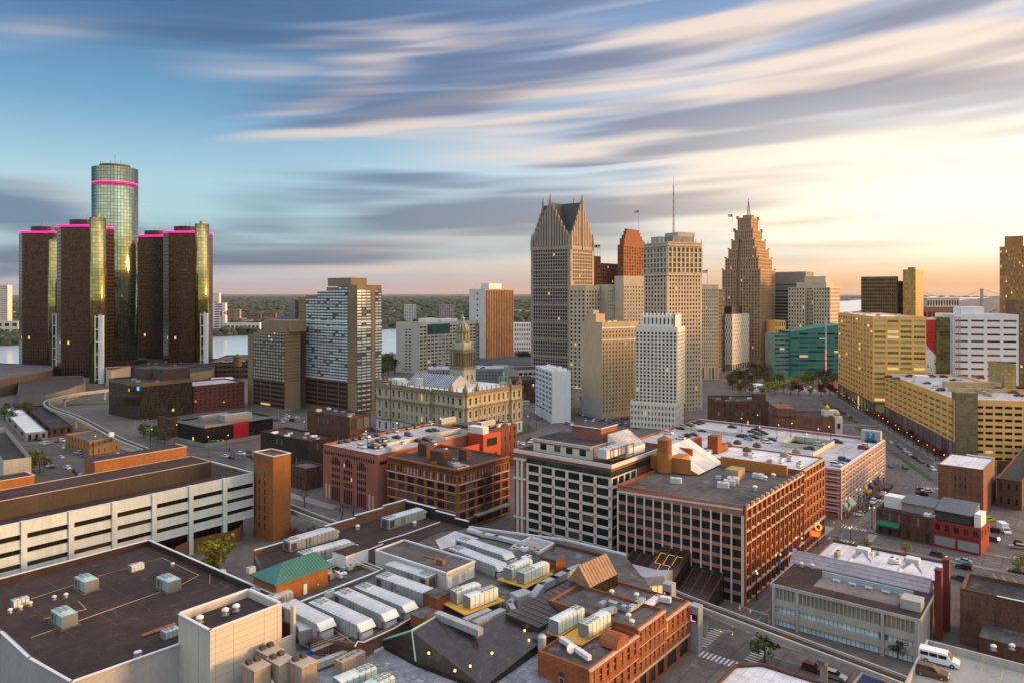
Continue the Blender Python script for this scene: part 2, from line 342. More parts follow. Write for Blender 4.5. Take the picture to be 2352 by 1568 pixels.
class Bld:
 """one building: root Empty, a wall mesh fed by its facades, a list of windows"""
 def __init__(s, name, label, cat, base, wall, gl=None, frame=None, group=None, trim=None, spand=None):
  s.root = thing(name, label, cat, (base[0], base[1], base[2] if len(base) > 2 else 0), 0, group)
  s.wall = MB(); s.wins = []; s.trimmb = MB()
  s.wm = wall; s.gl = gl or G_DARK; s.frame = frame or wall; s.trim = trim or wall; s.spand = spand or wall
 def core(s, poly, z0, z1, roofm=None, parapet=.9, pt=.45, mi=0):
  """closed shell with a roof sheet sunk behind a parapet"""
  if roofm is None: s.wall.prism(poly, z0, z1, mi); return
  s.wall.prism(poly, z0, z1 - parapet, mi)
  c = sum((Vector((p[0], p[1], 0)) for p in poly), Vector()) / len(poly)
  n = len(poly); V = [Vector((p[0], p[1], 0)) for p in poly]
  inn = [p + (c - p).normalized() * pt * 1.4 for p in V]
  for i in range(n):
   j = (i + 1) % n
   s.wall.prism([V[i], V[j], inn[j], inn[i]], z1 - parapet, z1, mi)
  r = MB(); r.face([(p.x, p.y, z1 - parapet + .02) for p in inn]); r.build('roof', roofm, s.root)
 def facade(s, p0, p1, z0, z1, nc, nr, ww=.6, wh=.6, d=.35, ml=0, mr=0, mb=0, mt=0, style='', gl=None, band=0, wi=0, frame=None, pier=True, cols=None, rows=None, bi=None, skip=None):
  p0 = Vector((p0[0], p0[1], 0)); p1 = Vector((p1[0], p1[1], 0)); L = (p1 - p0).length; u = (p1 - p0) / L; n = Vector((u.y, -u.x, 0))
  cw = (L - ml - mr) / nc; ch = (z1 - z0 - mb - mt) / nr; w = cw * ww; h = ch * wh
  def bx(x0, x1, za, zb, dd, mi):
   a = p0 + u * x0; b = p0 + u * x1
   s.wall.prism([a + n * dd, b + n * dd, b, a], za, zb, mi)
  cols = range(nc) if cols is None else cols; rows = range(nr) if rows is None else rows
  bi = wi if bi is None else bi
  xs = [ml + (i + .5) * cw for i in range(nc)]; zs = [z0 + mb + (j + .5) * ch for j in range(nr)]
  if pier:
   e = [0.0] + [v for x in xs for v in (x - w / 2, x + w / 2)] + [L + d]
   for i in range(0, len(e), 2): bx(e[i], e[i + 1], z0, z1, d, wi)
  dd = d - .05 if pier else d
  e = [z0] + [v for z in zs for v in (z - h / 2, z + h / 2)] + [z1]
  for i in range(0, len(e), 2): bx(0.0, L + (d if not pier else 0), e[i] if i else z0 + .001, e[i + 1] - (.001 if i == len(e) - 2 else 0), dd, bi)
  ang = math.atan2(u.y, u.x)
  for i in cols:
   for j in rows:
    if skip and skip(i, j): continue
    c = p0 + u * xs[i] + n * .04; s.wins.append((c.x, c.y, zs[j], w, h, ang, style, gl or s.gl, frame or s.frame))
 def addwin(s, c, w, h, ang, style='', gl=None, frame=None): s.wins.append((c[0], c[1], c[2], w, h, ang, style, gl or s.gl, frame or s.frame))
 def done(s, wallname='wall', mats=None, limit=100, winname='window'):
  rl = Vector(s.root.location)
  if s.wall.v: s.wall.build(wallname, mats or [s.wm, s.spand, s.trim], s.root)
  if s.trimmb.v: s.trimmb.build('trim', s.trim, s.root)
  W = sorted(s.wins, key=lambda t: -t[3] * t[4] / (t[0] ** 2 + t[1] ** 2))
  keep, rest = (W, []) if len(W) <= limit else (W[:limit], W[limit:])
  for (x, y, z, w, h, ang, style, gl, fr) in keep:
   o = bpy.data.objects.new(winname, win_mesh(w, h, style, [gl, fr])); COL.objects.link(o); o.parent = s.root
   o.location = (x - rl.x, y - rl.y, z - rl.z); o.rotation_euler = (0, 0, ang)
  if rest:
   ms = []; b = MB()
   for (x, y, z, w, h, ang, style, gl, fr) in rest:
    for m in (gl, fr):
     if m not in ms: ms.append(m)
    src = win_mesh(w, h, style, [gl, fr]); c, sn = math.cos(ang), math.sin(ang); i0 = len(b.v)
    for v in src.vertices:
     q = v.co; b.v.append((x + q.x * c - q.y * sn, y + q.x * sn + q.y * c, z + q.z))
    for p in src.polygons:
     b.f.append(tuple(i0 + k for k in p.vertices)); b.m.append(ms.index(gl if p.material_index == 0 else fr))
   o = b.build(winname, ms, s.root); o['kind'] = 'stuff'
  return s
G_DARK = glass('dark_glass')
def foot(xl, xc, xr, D, ang=GA, dl=None, dr=None):
 """footprint of a rectangular block from the picture columns of its left end, near corner and right end"""
 a, b = dirs(ang); C = PD(xc, D)
 def run(px, v):
  k = (px - CX) / F; den = v.x - k * v.y
  return (k * C.y - C.x) / den
 sl = run(xl, b) if dl is None else dl; sr = run(xr, a) if dr is None else dr
 return C, C + a * sr, C + a * sr + b * sl, C + b * sl, sl, sr
# ---------------------------------------------------------------- palette
m_cream = M('cream_stone', (.52, .41, .28), var=.12, streak=.3)
m_cream2 = M('pale_limestone', (.56, .475, .365), var=.12, streak=.3)
m_white = M('white_terracotta', (.72, .68, .60), var=.10, streak=.3)
m_buff = M('buff_brick', (.52, .40, .25), var=.12, streak=.4)
m_granite = M('grey_granite', (.34, .285, .235), var=.10)
m_slate = M('dark_slate', (.055, .058, .066), rough=.5, var=.1)
m_orange = M('orange_brick', (.235, .095, .05), var=.15, streak=.2)
m_brown = M('brown_concrete', (.115, .068, .045), var=.12, streak=.2)
m_tan = M('tan_concrete', (.27, .20, .125), var=.12, streak=.35)
m_penob = M('brown_limestone', (.39, .265, .155), var=.12, streak=.25)
m_gold = M('golden_stone', (.88, .51, .16), var=.10, streak=.2)
m_conc = M('concrete', (.42, .41, .38), var=.14, streak=.4)
m_concd = M('grey_concrete', (.25, .25, .25), var=.14, streak=.3)
m_whitep = M('white_panel', (.74, .75, .77), var=.06, streak=.3)
m_dark = M('dark_metal', (.03, .028, .026), rough=.5, var=.1)
m_roofd = M('dark_roofing', (.055, .05, .05), seam=.25, rough=.9, var=.3, scale=.06)
m_roofg = M('grey_roofing', (.14, .132, .13), seam=.25, rough=.9, var=.25, scale=.06)
m_roofw = M('white_roofing', (.74, .74, .78), seam=.2, rough=.8, var=.10, scale=.05)
m_red = M('red_brick', (.23, .075, .045), var=.18, streak=.15, brick=.9)
m_dred = M('dark_brown_brick', (.13, .062, .042), var=.22, streak=.2, brick=.9)
m_copper = M('green_copper', (.16, .42, .33), var=.15)
m_steel = M('painted_steel', (.32, .31, .30), rough=.6, var=.1)
m_asph = M('asphalt', (.15, .135, .127), seam=.07, var=.22, scale=.05)
neon = glow('pink_neon', (1.0, .015, .27), 1.0)
G_WARM = glass('curtained_glass', (.016, .014, .011), (.20, .17, .12), p_light=.3, p_lit=.012)
G_BLUE = glass('sky_reflection_glass', (.05, .08, .10), (.66, .88, 1.0), p_light=.9, p_lit=.004, lowk=.7)  # pale blue tone is reflected sky, put into the pane colour
G_GOLD = glass('golden_glass', (.10, .09, .04), (.62, .56, .30), lit=(1, .7, .25), p_light=.45, p_lit=.06)
G_BROWN = glass('brown_glass', (.010, .007, .005), (.06, .045, .03), p_light=.2, p_lit=.008)
G_OPEN = glass('open_bay', (.008, .006, .005), (.03, .024, .02), p_light=.3, p_lit=.01, rough=.6, spec=.1)

# ---------------------------------------------------------------- riverside towers of dark glass
cw_dark = curtain('bronze_glass_wall', 2.6, 3.7, .1, (.095, .048, .022), (.05, .028, .017), metal=.8, rough=.2, var=.22, cover=(.24, .16), litp=.002)
cw_cyl = curtain('teal_mirror_wall', 3.2, 3.6, .1, (.31, .37, .23), (.02, .022, .018), metal=.95, rough=.13, var=.14, round_=22.5, cover=(.13, .10))
cw_tur = curtain('gold_mirror_wall', 2.4, 3.6, .1, (.40, .34, .12), (.03, .024, .015), metal=.95, rough=.14, var=.2, round_=7.0, cover=(.08, .07))
LOWG = M('brown_podium', (.085, .066, .058), var=.15)
def ren_tower(x, y, z1, label, turret=True, tz=None, white=True):
 b = Bld('office_tower', label, 'tower', (x, y), cw_dark, group='dark glass riverside office towers')
 poly = [(x - 46, y + 11), (x - 35, y), (x, y), (x, y + 33), (x - 11, y + 44), (x - 35, y + 44), (x - 46, y + 35)]
 s = MB(); s.prism(poly, 5, z1, 0, 1); s.build('shaft', [cw_dark, m_roofd], b.root)
 c = (sum(p[0] for p in poly) / 7, sum(p[1] for p in poly) / 7)
 s = MB(); s.prism([(c[0] + (p[0] - c[0]) * 1.012, c[1] + (p[1] - c[1]) * 1.012) for p in poly], z1 - 1.1, z1 + .9); s.build('neon_band', neon, b.root)
 s = MB(); s.prism([(c[0] + (p[0] - c[0]) * 1.02, c[1] + (p[1] - c[1]) * 1.02) for p in poly], 0, 5); s.build('plinth', m_concd, b.root)
 s = MB(); s.cyl(c, 14, z1, z1 + 7, 20); s.build('plant_room', m_dark, b.root)
 for q in ((-4, 2), (3, -3)): 
  s = MB(); s.tube((c[0] + q[0], c[1] + q[1], z1 + 7), (c[0] + q[0] + 1.5, c[1] + q[1], z1 + 13), .25); s.build('mast', m_steel, b.root)
 # dark reveal between shaft and lift turret
 if turret:
  r = bpy.data.objects.new('lift_turret', None); COL.objects.link(r); r.parent = b.root; r.location = (2, -1, 0)
  s = MB(); s.cyl((0, 0), 7.3, 0, tz, 28, 0, tmi=1); s.local('turret_glass', [cw_tur, m_roofd], r, True).data.polygons[-1].use_smooth = False
  s = MB(); s.cyl((0, 0), 2.4, tz, tz + 3, 12); s.local('turret_cap', m_steel, r)
  if white:
   s = MB(); s.box((1.6, -7.4), (1, 0), .5, 1.0, 2, 66); s.box((6.6, -5.6), (1, 0), 4.2, 3.0, 0, 66)
   for k in range(6): s.box((3.2, -7.25), (1, 0), 3.0, .7, 4 + 12 * k, 4.7 + 12 * k)
   s.local('white_lift_frame', m_whitep, r)
 return b
ren_tower(-410, 730, 154.6, 'dark brown glass office tower with pink top, nearest of the riverside cluster', tz=162)
ren_tower(-503, 813, 155.2, 'dark brown glass office tower with pink top, leftmost of the riverside cluster', tz=146)
ren_tower(-340, 808, 155.0, 'dark brown glass office tower with pink top and gold turret, rightmost of the riverside cluster', tz=163)
ren_tower(-402, 866, 155.0, 'dark brown glass office tower with pink top, behind the others right of the round tower', tz=90, white=False)
b = Bld('round_tower', 'tall round green mirror glass tower with a pink neon ring, tallest of the riverside cluster', 'tower', (-429, 800), cw_cyl)
s = MB(); s.cyl((0, 0), 22.5, 4, 222, 72, 0, tmi=1); o = s.local('shaft', [cw_cyl, m_roofd], b.root, True)
for p in o.data.polygons[-2:]: p.use_smooth = False
s = MB(); s.cyl((0, 0), 22.8, 204.6, 206.0, 72); s.local('neon_ring', neon, b.root)
s = MB(); s.cyl((0, 0), 15, 222, 225.5, 32)
for k in range(9): s.tube((14 * math.cos(k * .7), 14 * math.sin(k * .7), 225), (14 * math.cos(k * .7), 14 * math.sin(k * .7), 228 + k % 3), .2)
s.local('roof_deck', m_brown, b.root)
s = MB(); s.tube((0, 0, 225), (0, 0, 238), .35); s.local('mast', m_steel, b.root)
s = MB(); s.cyl((0, 0), 31, 0, 16, 48); s.local('drum', cw_dark, b.root)
def podium(name, label, poly, z, wallm, roofm, cat='podium'):
 b = Bld(name, label, cat, poly[0], wallm); b.core([Vector((*p, 0)) if not isinstance(p, Vector) else p for p in poly], 0, z, roofm, .8); b.done(); return b
podium('podium', 'low dark brown podium block between the riverside glass towers', [(-470, 755), (-330, 745), (-322, 800), (-330, 850), (-470, 850)], 13, LOWG, m_roofd)
podium('podium', 'low brown podium hall left of the nearest riverside glass tower', [P(0, 912), P(118, 886), P(128, 868, 2), PD(-120, 800)], 15, LOWG, m_roofg)
podium('podium_wing', 'tan low wing with a green skylight beside the rightmost riverside tower', [P(392, 893), P(486, 880), PD(500, 800), PD(392, 800)], 12.5, m_tan, m_roofd)
podium('terrace_hall', 'curved low stone hall with a dark roof in front of the nearest riverside tower', [P(40, 935), P(104, 937), P(160, 920), P(196, 905), PD(190, 700), PD(45, 690)], 10, M('grey_brown_stone', (.19, .165, .14), var=.15), m_roofd)
podium('entrance_pavilion', 'cream stone entrance pavilion at the foot of the gold turret', [P(243, 887), P(256, 889), P(300, 878), PD(290, 730), PD(243, 722)], 16, m_cream, m_roofd)

# ---------------------------------------------------------------- stepped hotel and apartment towers
def step_tower(name, label, xl, xc, xr, D, levels, ztop, gar, nrow, cols, wm, glz, right, pent, bandc, rightz):
 C, Rr, Bk, L, sl, sr = foot(xl, xc, xr, D)
 b = Bld(name, label, 'tower', C, wm, glz, frame=M('white_sash', (.62, .66, .68), var=0), spand=m_brown)
 # stepped mass: each level is a slice of the long facade (fractions from the left end) with its own height
 for (f0, f1, z) in levels:
  p0 = L + (C - L) * f0; p1 = L + (C - L) * f1; q = Rr - C
  b.core([p0, p1, p1 + q, p0 + q], 0, z, m_roofd, .7)
 return b, C, Rr, Bk, L, sl, sr
b, C, Rr, Bk, L, sl, sr = step_tower('apartment_tower', 'tall tan and brown apartment tower with stepped roof and bands of pale blue windows', 686, 820, 876, 534,
 [(0, .13, 83.8), (.13, .34, 86.2), (.34, .50, 89.0), (.50, .70, 92.2), (.70, 1, 93.8)], 93.7, 22, 30, 20, m_tan, G_BLUE, None, None, None, 0)
up = (C - L) / sl
zg = 23.0; fh = (86.2 - zg) / 29
for (f0, f1, z, nc) in [(.13, .34, 85.0, 4), (.34, .50, 88.0, 3), (.50, .70, 91.0, 4), (.70, .85, 92.8, 3)]:
 nr = int(round((z - zg) / fh)); b.facade(L + up * sl * f0, L + up * sl * f1, zg, zg + nr * fh, nc, nr, .9, .62, .4, pier=False, wi=1, style='mull2')
 b.facade(L + up * sl * f0, L + up * sl * f1, 3, zg - .3, 1, 6, .96, .5, .55, pier=False, wi=1, gl=G_OPEN)
for k in range(29):
 z = zg + k * fh
 for (q0, q1) in ((L, L + up * sl * .13), (L + up * sl * .85, C)): b.wall.prism([q0 - B_ * 0 - A_ * .12, q1 - A_ * .12, q1, q0], z, z + .35, 1)
q = (Rr - C).normalized()
nr = int((92.5 - zg) / fh)
b.facade(C, C + q * sr * .56, zg, zg + nr * fh, 3, nr, .85, .62, .4, pier=False, wi=1, style='mull2'); b.facade(C + q * sr * .74, Rr, zg, zg + nr * fh, 2, nr, .85, .62, .4, pier=False, wi=1, style='mull2')
b.facade(C, C + q * sr * .56, 2, zg - .3, 3, 6, .7, .45, .5, pier=False, wi=1); b.facade(C + q * sr * .74, Rr, 2, zg - .3, 2, 6, .7, .45, .5, pier=False, wi=1)
# sky-lobby bands
for z in (62.2, 66.5, 24.0):
 for (q0, q1) in ((L + up * sl * .13, L + up * sl * .85), (C, C + q * sr * .56), (C + q * sr * .74, Rr)):
  n_ = Vector((( q1 - q0).y, -(q1 - q0).x, 0)).normalized(); b.wall.prism([q0 + n_ * .6, q1 + n_ * .6, q1 + n_ * .45, q0 + n_ * .45], z, z + .8, 2)
b.trim = m_whitep
s = MB(); p = L + up * sl * .48 + q * 2; s.prism([p, p + up * 27, p + up * 27 + q * 15, p + q * 15], 93, 99.2); s.build('penthouse', m_tan, b.root)
b.done()
b, C, Rr, Bk, L, sl, sr = step_tower('hotel_tower', 'lower tan stepped hotel tower with teal windows, left of the tall apartment tower', 569, 654, 690, 550,
 [(0, .16, 55.2), (.16, .36, 57.2), (.36, .62, 59.8), (.62, 1, 61.8)], 61.6, 22, 14, 9, m_tan, glass('teal_glass', (.03, .06, .06), (.42, .70, .72), p_light=.88, p_lit=.006, lowk=.6), None, None, None, 0)  # pale teal panes carry the sky's reflection in their base colour
up = (C - L) / sl; q = (Rr - C).normalized(); zg = 22.0; fh = 2.45
for (f0, f1, z, nc) in [(.16, .36, 56.2, 3), (.36, .62, 58.6, 4), (.62, 1, 60.6, 5)]:
 nr = int((z - zg) / fh); b.facade(L + up * sl * f0, L + up * sl * f1, zg, zg + nr * fh, nc, nr, .5, .55, .4, pier=False, wi=1, style='mull2')
 b.facade(L + up * sl * f0, L + up * sl * f1, 2, zg - .3, 1, 6, .96, .45, .45, pier=False, wi=1, gl=G_OPEN)
for k in range(15):
 b.wall.prism([L - A_ * .12, L + up * sl * .16 - A_ * .12, L + up * sl * .16, L], zg + k * fh, zg + k * fh + .35, 1)
 b.wall.prism([C - B_ * .12, Rr - B_ * .12, Rr, C], zg + k * fh, zg + k * fh + .35, 1)
s = MB(); p = L + up * sl * .36 + q * 3; s.prism([p, p + up * 34, p + up * 34 + q * 14, p + q * 14], 59, 67.5); s.build('penthouse', m_tan, b.root)
b.done()

# ---------------------------------------------------------------- generic grid tower
def grid_tower(name, label, xl, xc, xr, D, ytop, ang=GA, wm=None, gl=None, left=None, right=None, roof=m_roofg, z0=0, z1=None, cat='tower', dl=None, dr=None, limit=100, spand=None, trim=None, frame=None, facz=None, done=True):
 C, Rr, Bk, L, sl, sr = foot(xl, xc, xr, D, ang, dl, dr)
 z1 = zat(ytop, D) if z1 is None else z1
 b = Bld(name, label, cat, C, wm, gl, frame=frame, spand=spand, trim=trim)
 b.core([C, Rr, Bk, L], z0, z1, roof)
 fz0, fz1 = facz or (z0, z1)
 if left: b.facade(L, C, fz0, fz1, **left)
 if right: b.facade(C, Rr, fz0, fz1, **right)
 b.C, b.R, b.B, b.L, b.z1, b.sl, b.sr = C, Rr, Bk, L, z1, sl, sr
 b.a, b.b = dirs(ang)
 if done: b.done(limit=limit)
 return b
def roofbox(b, t0, t1, s0, s1, z0, z1, mat, name='penthouse', mi=0):
 """block on a roof, in metres along the two facades from the near corner"""
 s = MB(); c = b.C; p = lambda t, q: c + b.a * t + b.b * q
 s.prism([p(t0, s0), p(t1, s0), p(t1, s1), p(t0, s1)], z0, z1); return s.build(name, mat, b.root)

# neo-gothic tower with four gables
b = grid_tower('gabled_tower', 'tall grey granite tower with spired gothic gables and a dark pitched roof', 1220, 1310, 1363, 740, 564, wm=m_granite, gl=glass('gable_glass', (.012, .013, .016), (.05, .05, .05), p_light=.2, p_lit=.01, rough=.25),
 left=dict(nc=14, nr=34, ww=.74, wh=.72, d=.5, ml=3, mr=3, mb=10, mt=3), right=dict(nc=12, nr=34, ww=.74, wh=.72, d=.5, ml=3, mr=3, mb=10, mt=3), done=False)
for k in range(0, 7):
 z = 128 - k * 17.6
 for q0, q1 in ((b.L, b.C), (b.C, b.R)):
  n_ = Vector(((q1 - q0).y, -(q1 - q0).x, 0)).normalized(); b.wall.prism([q0 + n_ * .75, q1 + n_ * .75, q1 + n_ * .5, q0 + n_ * .5], z, z + 1.6, 0)
ctr = (b.C + b.B) / 2
for (q0, q1) in ((b.L, b.C), (b.C, b.R), (b.R, b.B), (b.B, b.L)):
 u = (q1 - q0).normalized(); Lw = (q1 - q0).length; n_ = Vector((u.y, -u.x, 0)); s = MB(); g = MB()
 nn = 15
 for i in range(nn):
  f = (i + .5) / nn; h = 134 + 8 + (1 - abs(2 * f - 1)) ** 1.1 * 40
  x = Lw * f; wd = Lw / nn * .62
  s.box(q0 + u * x - n_ * .6, u, wd, 1.6, 134, h); p = q0 + u * x - n_ * .6
  w2 = wd / 2; s.solid([(p + u * sx * w2 + n_ * sy * .8).to_tuple()[:2] + (h,) for sx, sy in ((-1, -1), (1, -1), (1, 1), (-1, 1))], [(p.x + .01 * k, p.y + .01 * (k // 2), h + 3.2) for k in (0, 1, 3, 2)])
  g.box(q0 + u * x - n_ * .9, u, Lw / nn * 1.02, .6, 134, h - 4)
 for f, top in ((.5, 190), (.03, 150), (.97, 150)):
  p = q0 + u * Lw * f + n_ * .1; s.cyl((p.x, p.y), 1.5, 132, top - 8, 6); s.cyl((p.x, p.y), 1.5, top - 8, top, 6, r2=.05)
 s.build('gable_ribs', m_granite, b.root); g.build('gable_glazing', m_slate, b.root)
rf = MB()
for (v, w_, ln) in ((b.a, b.b, b.sr), (b.b, b.a, b.sl)):
 w2 = (b.sl if v == b.a else b.sr) * .36; e0 = ctr - v * (ln / 2 - 1.5); e1 = ctr + v * (ln / 2 - 1.5); z0, zr = 140, 180.5
 A0, A1, B0, B1 = e0 - w_ * w2, e0 + w_ * w2, e1 - w_ * w2, e1 + w_ * w2
 pt = lambda p, z: (p.x, p.y, z)
 rf.face([pt(A0, z0), pt(B0, z0), pt(e1, zr), pt(e0, zr)]); rf.face([pt(B1, z0), pt(A1, z0), pt(e0, zr), pt(e1, zr)]); rf.face([pt(A1, z0), pt(A0, z0), pt(e0, zr)]); rf.face([pt(B0, z0), pt(B1, z0), pt(e1, zr)])
rf.prism([b.C + b.a * 2 + b.b * 2, b.R - b.a * 2 + b.b * 2, b.B - b.a * 2 - b.b * 2, b.L + b.a * 2 - b.b * 2], 133, 141)
rf.build('pitched_roof', m_slate, b.root)
b.done()

# orange art deco tower behind
b = grid_tower('art_deco_tower', 'orange brick art deco tower with stepped crown behind the pale limestone office block', 1363, 1372, 1482, 800, 604, wm=m_orange, gl=G_WARM, dl=24,
 right=dict(nc=22, nr=30, ww=.5, wh=.6, d=.4, mt=2), roof=m_roofd, done=False)
C2, R2, B2, L2, _, _ = foot(1428, 1432, 1483, 796, GA, 7)
b.wall.prism([C2, R2, B2, L2], 60, 140); b.facade(C2, R2, 92, 139, 9, 14, .45, .65, .4); b.facade(L2, C2, 92, 139, 2, 14, .45, .65, .4)
for i, (f, z) in enumerate(((3, 147), (6, 151), (9, 155))):
 b.wall.prism([C2 + A_ * f + B_ * f * .2, R2 - A_ * f + B_ * f * .2, B2 - A_ * f - B_ * f * .2, L2 + A_ * f - B_ * f * .2], 139, z)
b.wall.prism([C2 + A_ * 11 + B_ * 2, R2 - A_ * 11 + B_ * 2, B2 - A_ * 11 - B_ * 2, L2 + A_ * 11 - B_ * 2], 155, 158, 2)
C3, R3, B3, L3, _, _ = foot(1363, 1366, 1380, 802, GA, 14); b.wall.prism([C3, R3, B3, L3], 60, 128)
b.done()
def flagpole(x, D, z0, z1, label, us=True, group=None, fw=5):
 t = thing('flagpole', label, 'flagpole', PD(x, D, z0), 0, group)
 s = MB(); s.tube((0, 0, 0), (0, 0, z1 - z0), .22, 6); s.local('pole', m_steel, t)
 s = MB(); h = fw * .6; zt = z1 - z0 - 1
 for k in range(7): s.box((-fw / 2, 0), (1, 0), fw, .12, zt - h * (k + 1) / 7, zt - h * k / 7, k % 2)
 s.box((-fw * .2, -.02), (1, 0), fw * .4, .2, zt - h * .5, zt, 2); s.local('flag', [M('flag_red', (.5, .03, .04), var=0), M('flag_white', (.8, .8, .8), var=0), M('flag_blue', (.03, .05, .25), var=0)], t)
for x, nm in ((1366, 'leftmost'), (1372, 'middle one'), (1378, 'rightmost')): flagpole(x, 802, 128, 141, 'small flagpole with a striped flag on the orange tower wing, %s of three' % nm, group='flags on the orange tower')
flagpole(1467, 800, 158, 178, 'tall thin flagpole with a striped flag on the orange tower crown')
flagpole(1625, 748, 97, 112, 'flagpole with a striped flag on the narrow limestone block roof')
flagpole(1682, 868, 172, 181, 'small flagpole on the shoulder of the stepped brown tower')

# pale limestone office block
b = grid_tower('office_block', 'pale limestone office block with a curved centre, behind the buff blank-walled building', 1329, 1345, 1396, 690, 656, wm=m_cream2, gl=G_WARM, dl=18,
 left=dict(nc=4, nr=24, ww=.5, wh=.55, mt=4), right=dict(nc=8, nr=24, ww=.5, wh=.55, mt=4), done=False)
C2, R2, B2, L2, _, _ = foot(1392, 1396, 1482, 700, 28, 20); b.core([C2, R2, B2, L2], 0, 96, m_roofg); b.facade(C2, R2, 20, 94, 20, 22, .42, .55, .4, mt=3)
C2, R2, B2, L2, _, _ = foot(1426, 1432, 1484, 690, 28, 14); b.core([C2, R2, B2, L2], 0, 104, m_roofg); b.facade(C2, R2, 20, 99, 8, 22, .4, .5, .4, mt=4)
b.done()

# slab tower with lattice mast
b = grid_tower('slab_tower', 'tall pale slab tower with dark glazed top storeys and a lattice radio mast', 1480, 1533, 1611, 547, 555, 25, m_cream2, G_WARM,
 left=dict(nc=7, nr=34, ww=.54, wh=.62, mt=24, ml=1, mr=1), right=dict(nc=11, nr=34, ww=.5, wh=.62, mt=24, ml=1, mr=1), done=False)
for (q0, q1, nc) in ((b.L, b.C, 7), (b.C, b.R, 8)):
 n_ = Vector(((q1 - q0).y, -(q1 - q0).x, 0)).normalized()
 b.facade(q0 + n_ * .36, q1 + n_ * .36, b.z1 - 23, b.z1 - 4, nc, 5, .66, .8, .5, gl=glass('lodge_glass', (.02, .03, .03), (.25, .3, .27), p_light=.3), style='mull3')
 for z, dd in ((b.z1 - 25, 1.3), (b.z1 - 3.2, 1.6), (b.z1 - 1, 1.2)): b.wall.prism([q0 + n_ * dd, q1 + n_ * dd, q1, q0], z, z + .9, 2)
 L_ = (q1 - q0).length; u = (q1 - q0) / L_
 for i in range(7):
  p = q0 + u * L_ * i / 6; b.wall.cyl((p.x, p.y), .5, b.z1, b.z1 + 2.4, 6, 2, r2=.1)
b.done()
roofbox(b, 8, 28, 4, 24, b.z1 - 1, b.z1 + 4.5, m_concd); roofbox(b, 14, 30, 6, 22, b.z1 + 4.5, b.z1 + 8, m_conc); roofbox(b, 1, 7, 12, 22, b.z1 - 1, b.z1 + 4.6, m_conc)
t = thing('radio_mast', 'slim red and white lattice mast on the slab tower roof', 'mast', PD(1547, 556, b.z1 + 4.5))
for k in range(14):
 s = MB(); z0 = k * 2.75; r = .75 - k * .04
 for i in range(3):
  a1, a2 = i * 2.094, (i + 1) * 2.094; p = Vector((r * math.cos(a1), r * math.sin(a1), z0)); q = Vector((r * math.cos(a2), r * math.sin(a2), z0 + 2.75))
  s.tube(p, p + Vector((0, 0, 2.75)), .17, 4); s.tube(p, q, .11, 4)
 s.local('mast_section', M('mast_red', (.45, .16, .12), var=0) if k % 2 else m_conc, t)
s = MB(); s.tube((0, 0, 38.5), (0, 0, 45), .12, 4); s.local('whip_aerial', m_steel, t)

# buff building with a blank wall
b = grid_tower('residential_block', 'buff brick block with a streaked blank side wall beside the white crowned tower', 1336, 1382, 1462, 519, 740, 30, m_buff, G_WARM, roof=m_roofw,
 right=dict(nc=11, nr=22, ww=.42, wh=.56, d=.3, mb=4, mt=3, style='sash'), done=False)
for z in (b.z1 - 4.6, b.z1 - 13): b.wall.prism([b.C - b.b * .5 + b.a * -.2, b.R - b.b * .5, b.R, b.C], z, z + .9, 2)
b.wall.prism([b.L - b.a * .25, b.C - b.a * .25, b.C, b.L], 0, 15, 1); b.spand = m_conc; b.trim = m_whitep
b.done(); roofbox(b, 1, 9, 8, 22, b.z1 - 1, b.z1 + 5.5, m_buff); roofbox(b, 3, 8, 14, 20, b.z1 + 5.5, b.z1 + 8, m_conc)

# white crowned tower
b = grid_tower('crowned_tower', 'white terracotta tower with an ornate white crown in front of the slab tower', 1460, 1555, 1583, 480, 752, 66, m_white, G_WARM, dr=24, z0=14,
 left=dict(nc=11, nr=21, ww=.55, wh=.62, d=.5, mt=3, style='sill'), right=dict(nc=5, nr=21, ww=.52, wh=.62, d=.5, mt=3, style='sill'), done=False)
C2, R2, B2, L2, _, _ = foot(1448, 1550, 1584, 476, 66, None, 26); b.core([C2, R2, B2, L2], 0, 17.3, m_roofg); b.facade(L2, C2, 0, 16.5, 13, 4, .4, .55, .4, mb=.5, mt=1); b.facade(C2, R2, 0, 16.5, 5, 4, .4, .55, .4, mb=.5, mt=1)
p = lambda t, q: b.C + b.a * t + b.b * q
K = [p(1.5, 2), p(22, 2), p(22, b.sl - 4.5), p(1.5, b.sl - 4.5)]
cr = MB(); cr.prism(K, b.z1 - 1, b.z1 + 7.5, 0, 1); q0, q1 = K[3], K[0]; u = (q1 - q0).normalized(); Lw = (q1 - q0).length
for i in range(9):
 pp = q0 + u * Lw * i / 8; cr.cyl((pp.x, pp.y), .6, b.z1 - 1, b.z1 + 8.1, 6, 0); cr.cyl((pp.x, pp.y), .6, b.z1 + 8.1, b.z1 + 9.2, 6, 0, r2=.1)
q0, q1 = K[0], K[1]; u2 = (q1 - q0).normalized()
for i in range(5):
 pp = q0 + u2 * 20 * i / 4; cr.cyl((pp.x, pp.y), .6, b.z1 - 1, b.z1 + 8.1, 6, 0); cr.cyl((pp.x, pp.y), .6, b.z1 + 8.1, b.z1 + 9.2, 6, 0, r2=.1)
b.facade(K[3], K[0], b.z1 + 1, b.z1 + 6.5, 8, 1, .4, .7, .1, pier=False); cr.build('crown', [M('bright_white_stone', (.82, .82, .82), var=.05), m_roofg], b.root)
b.done()

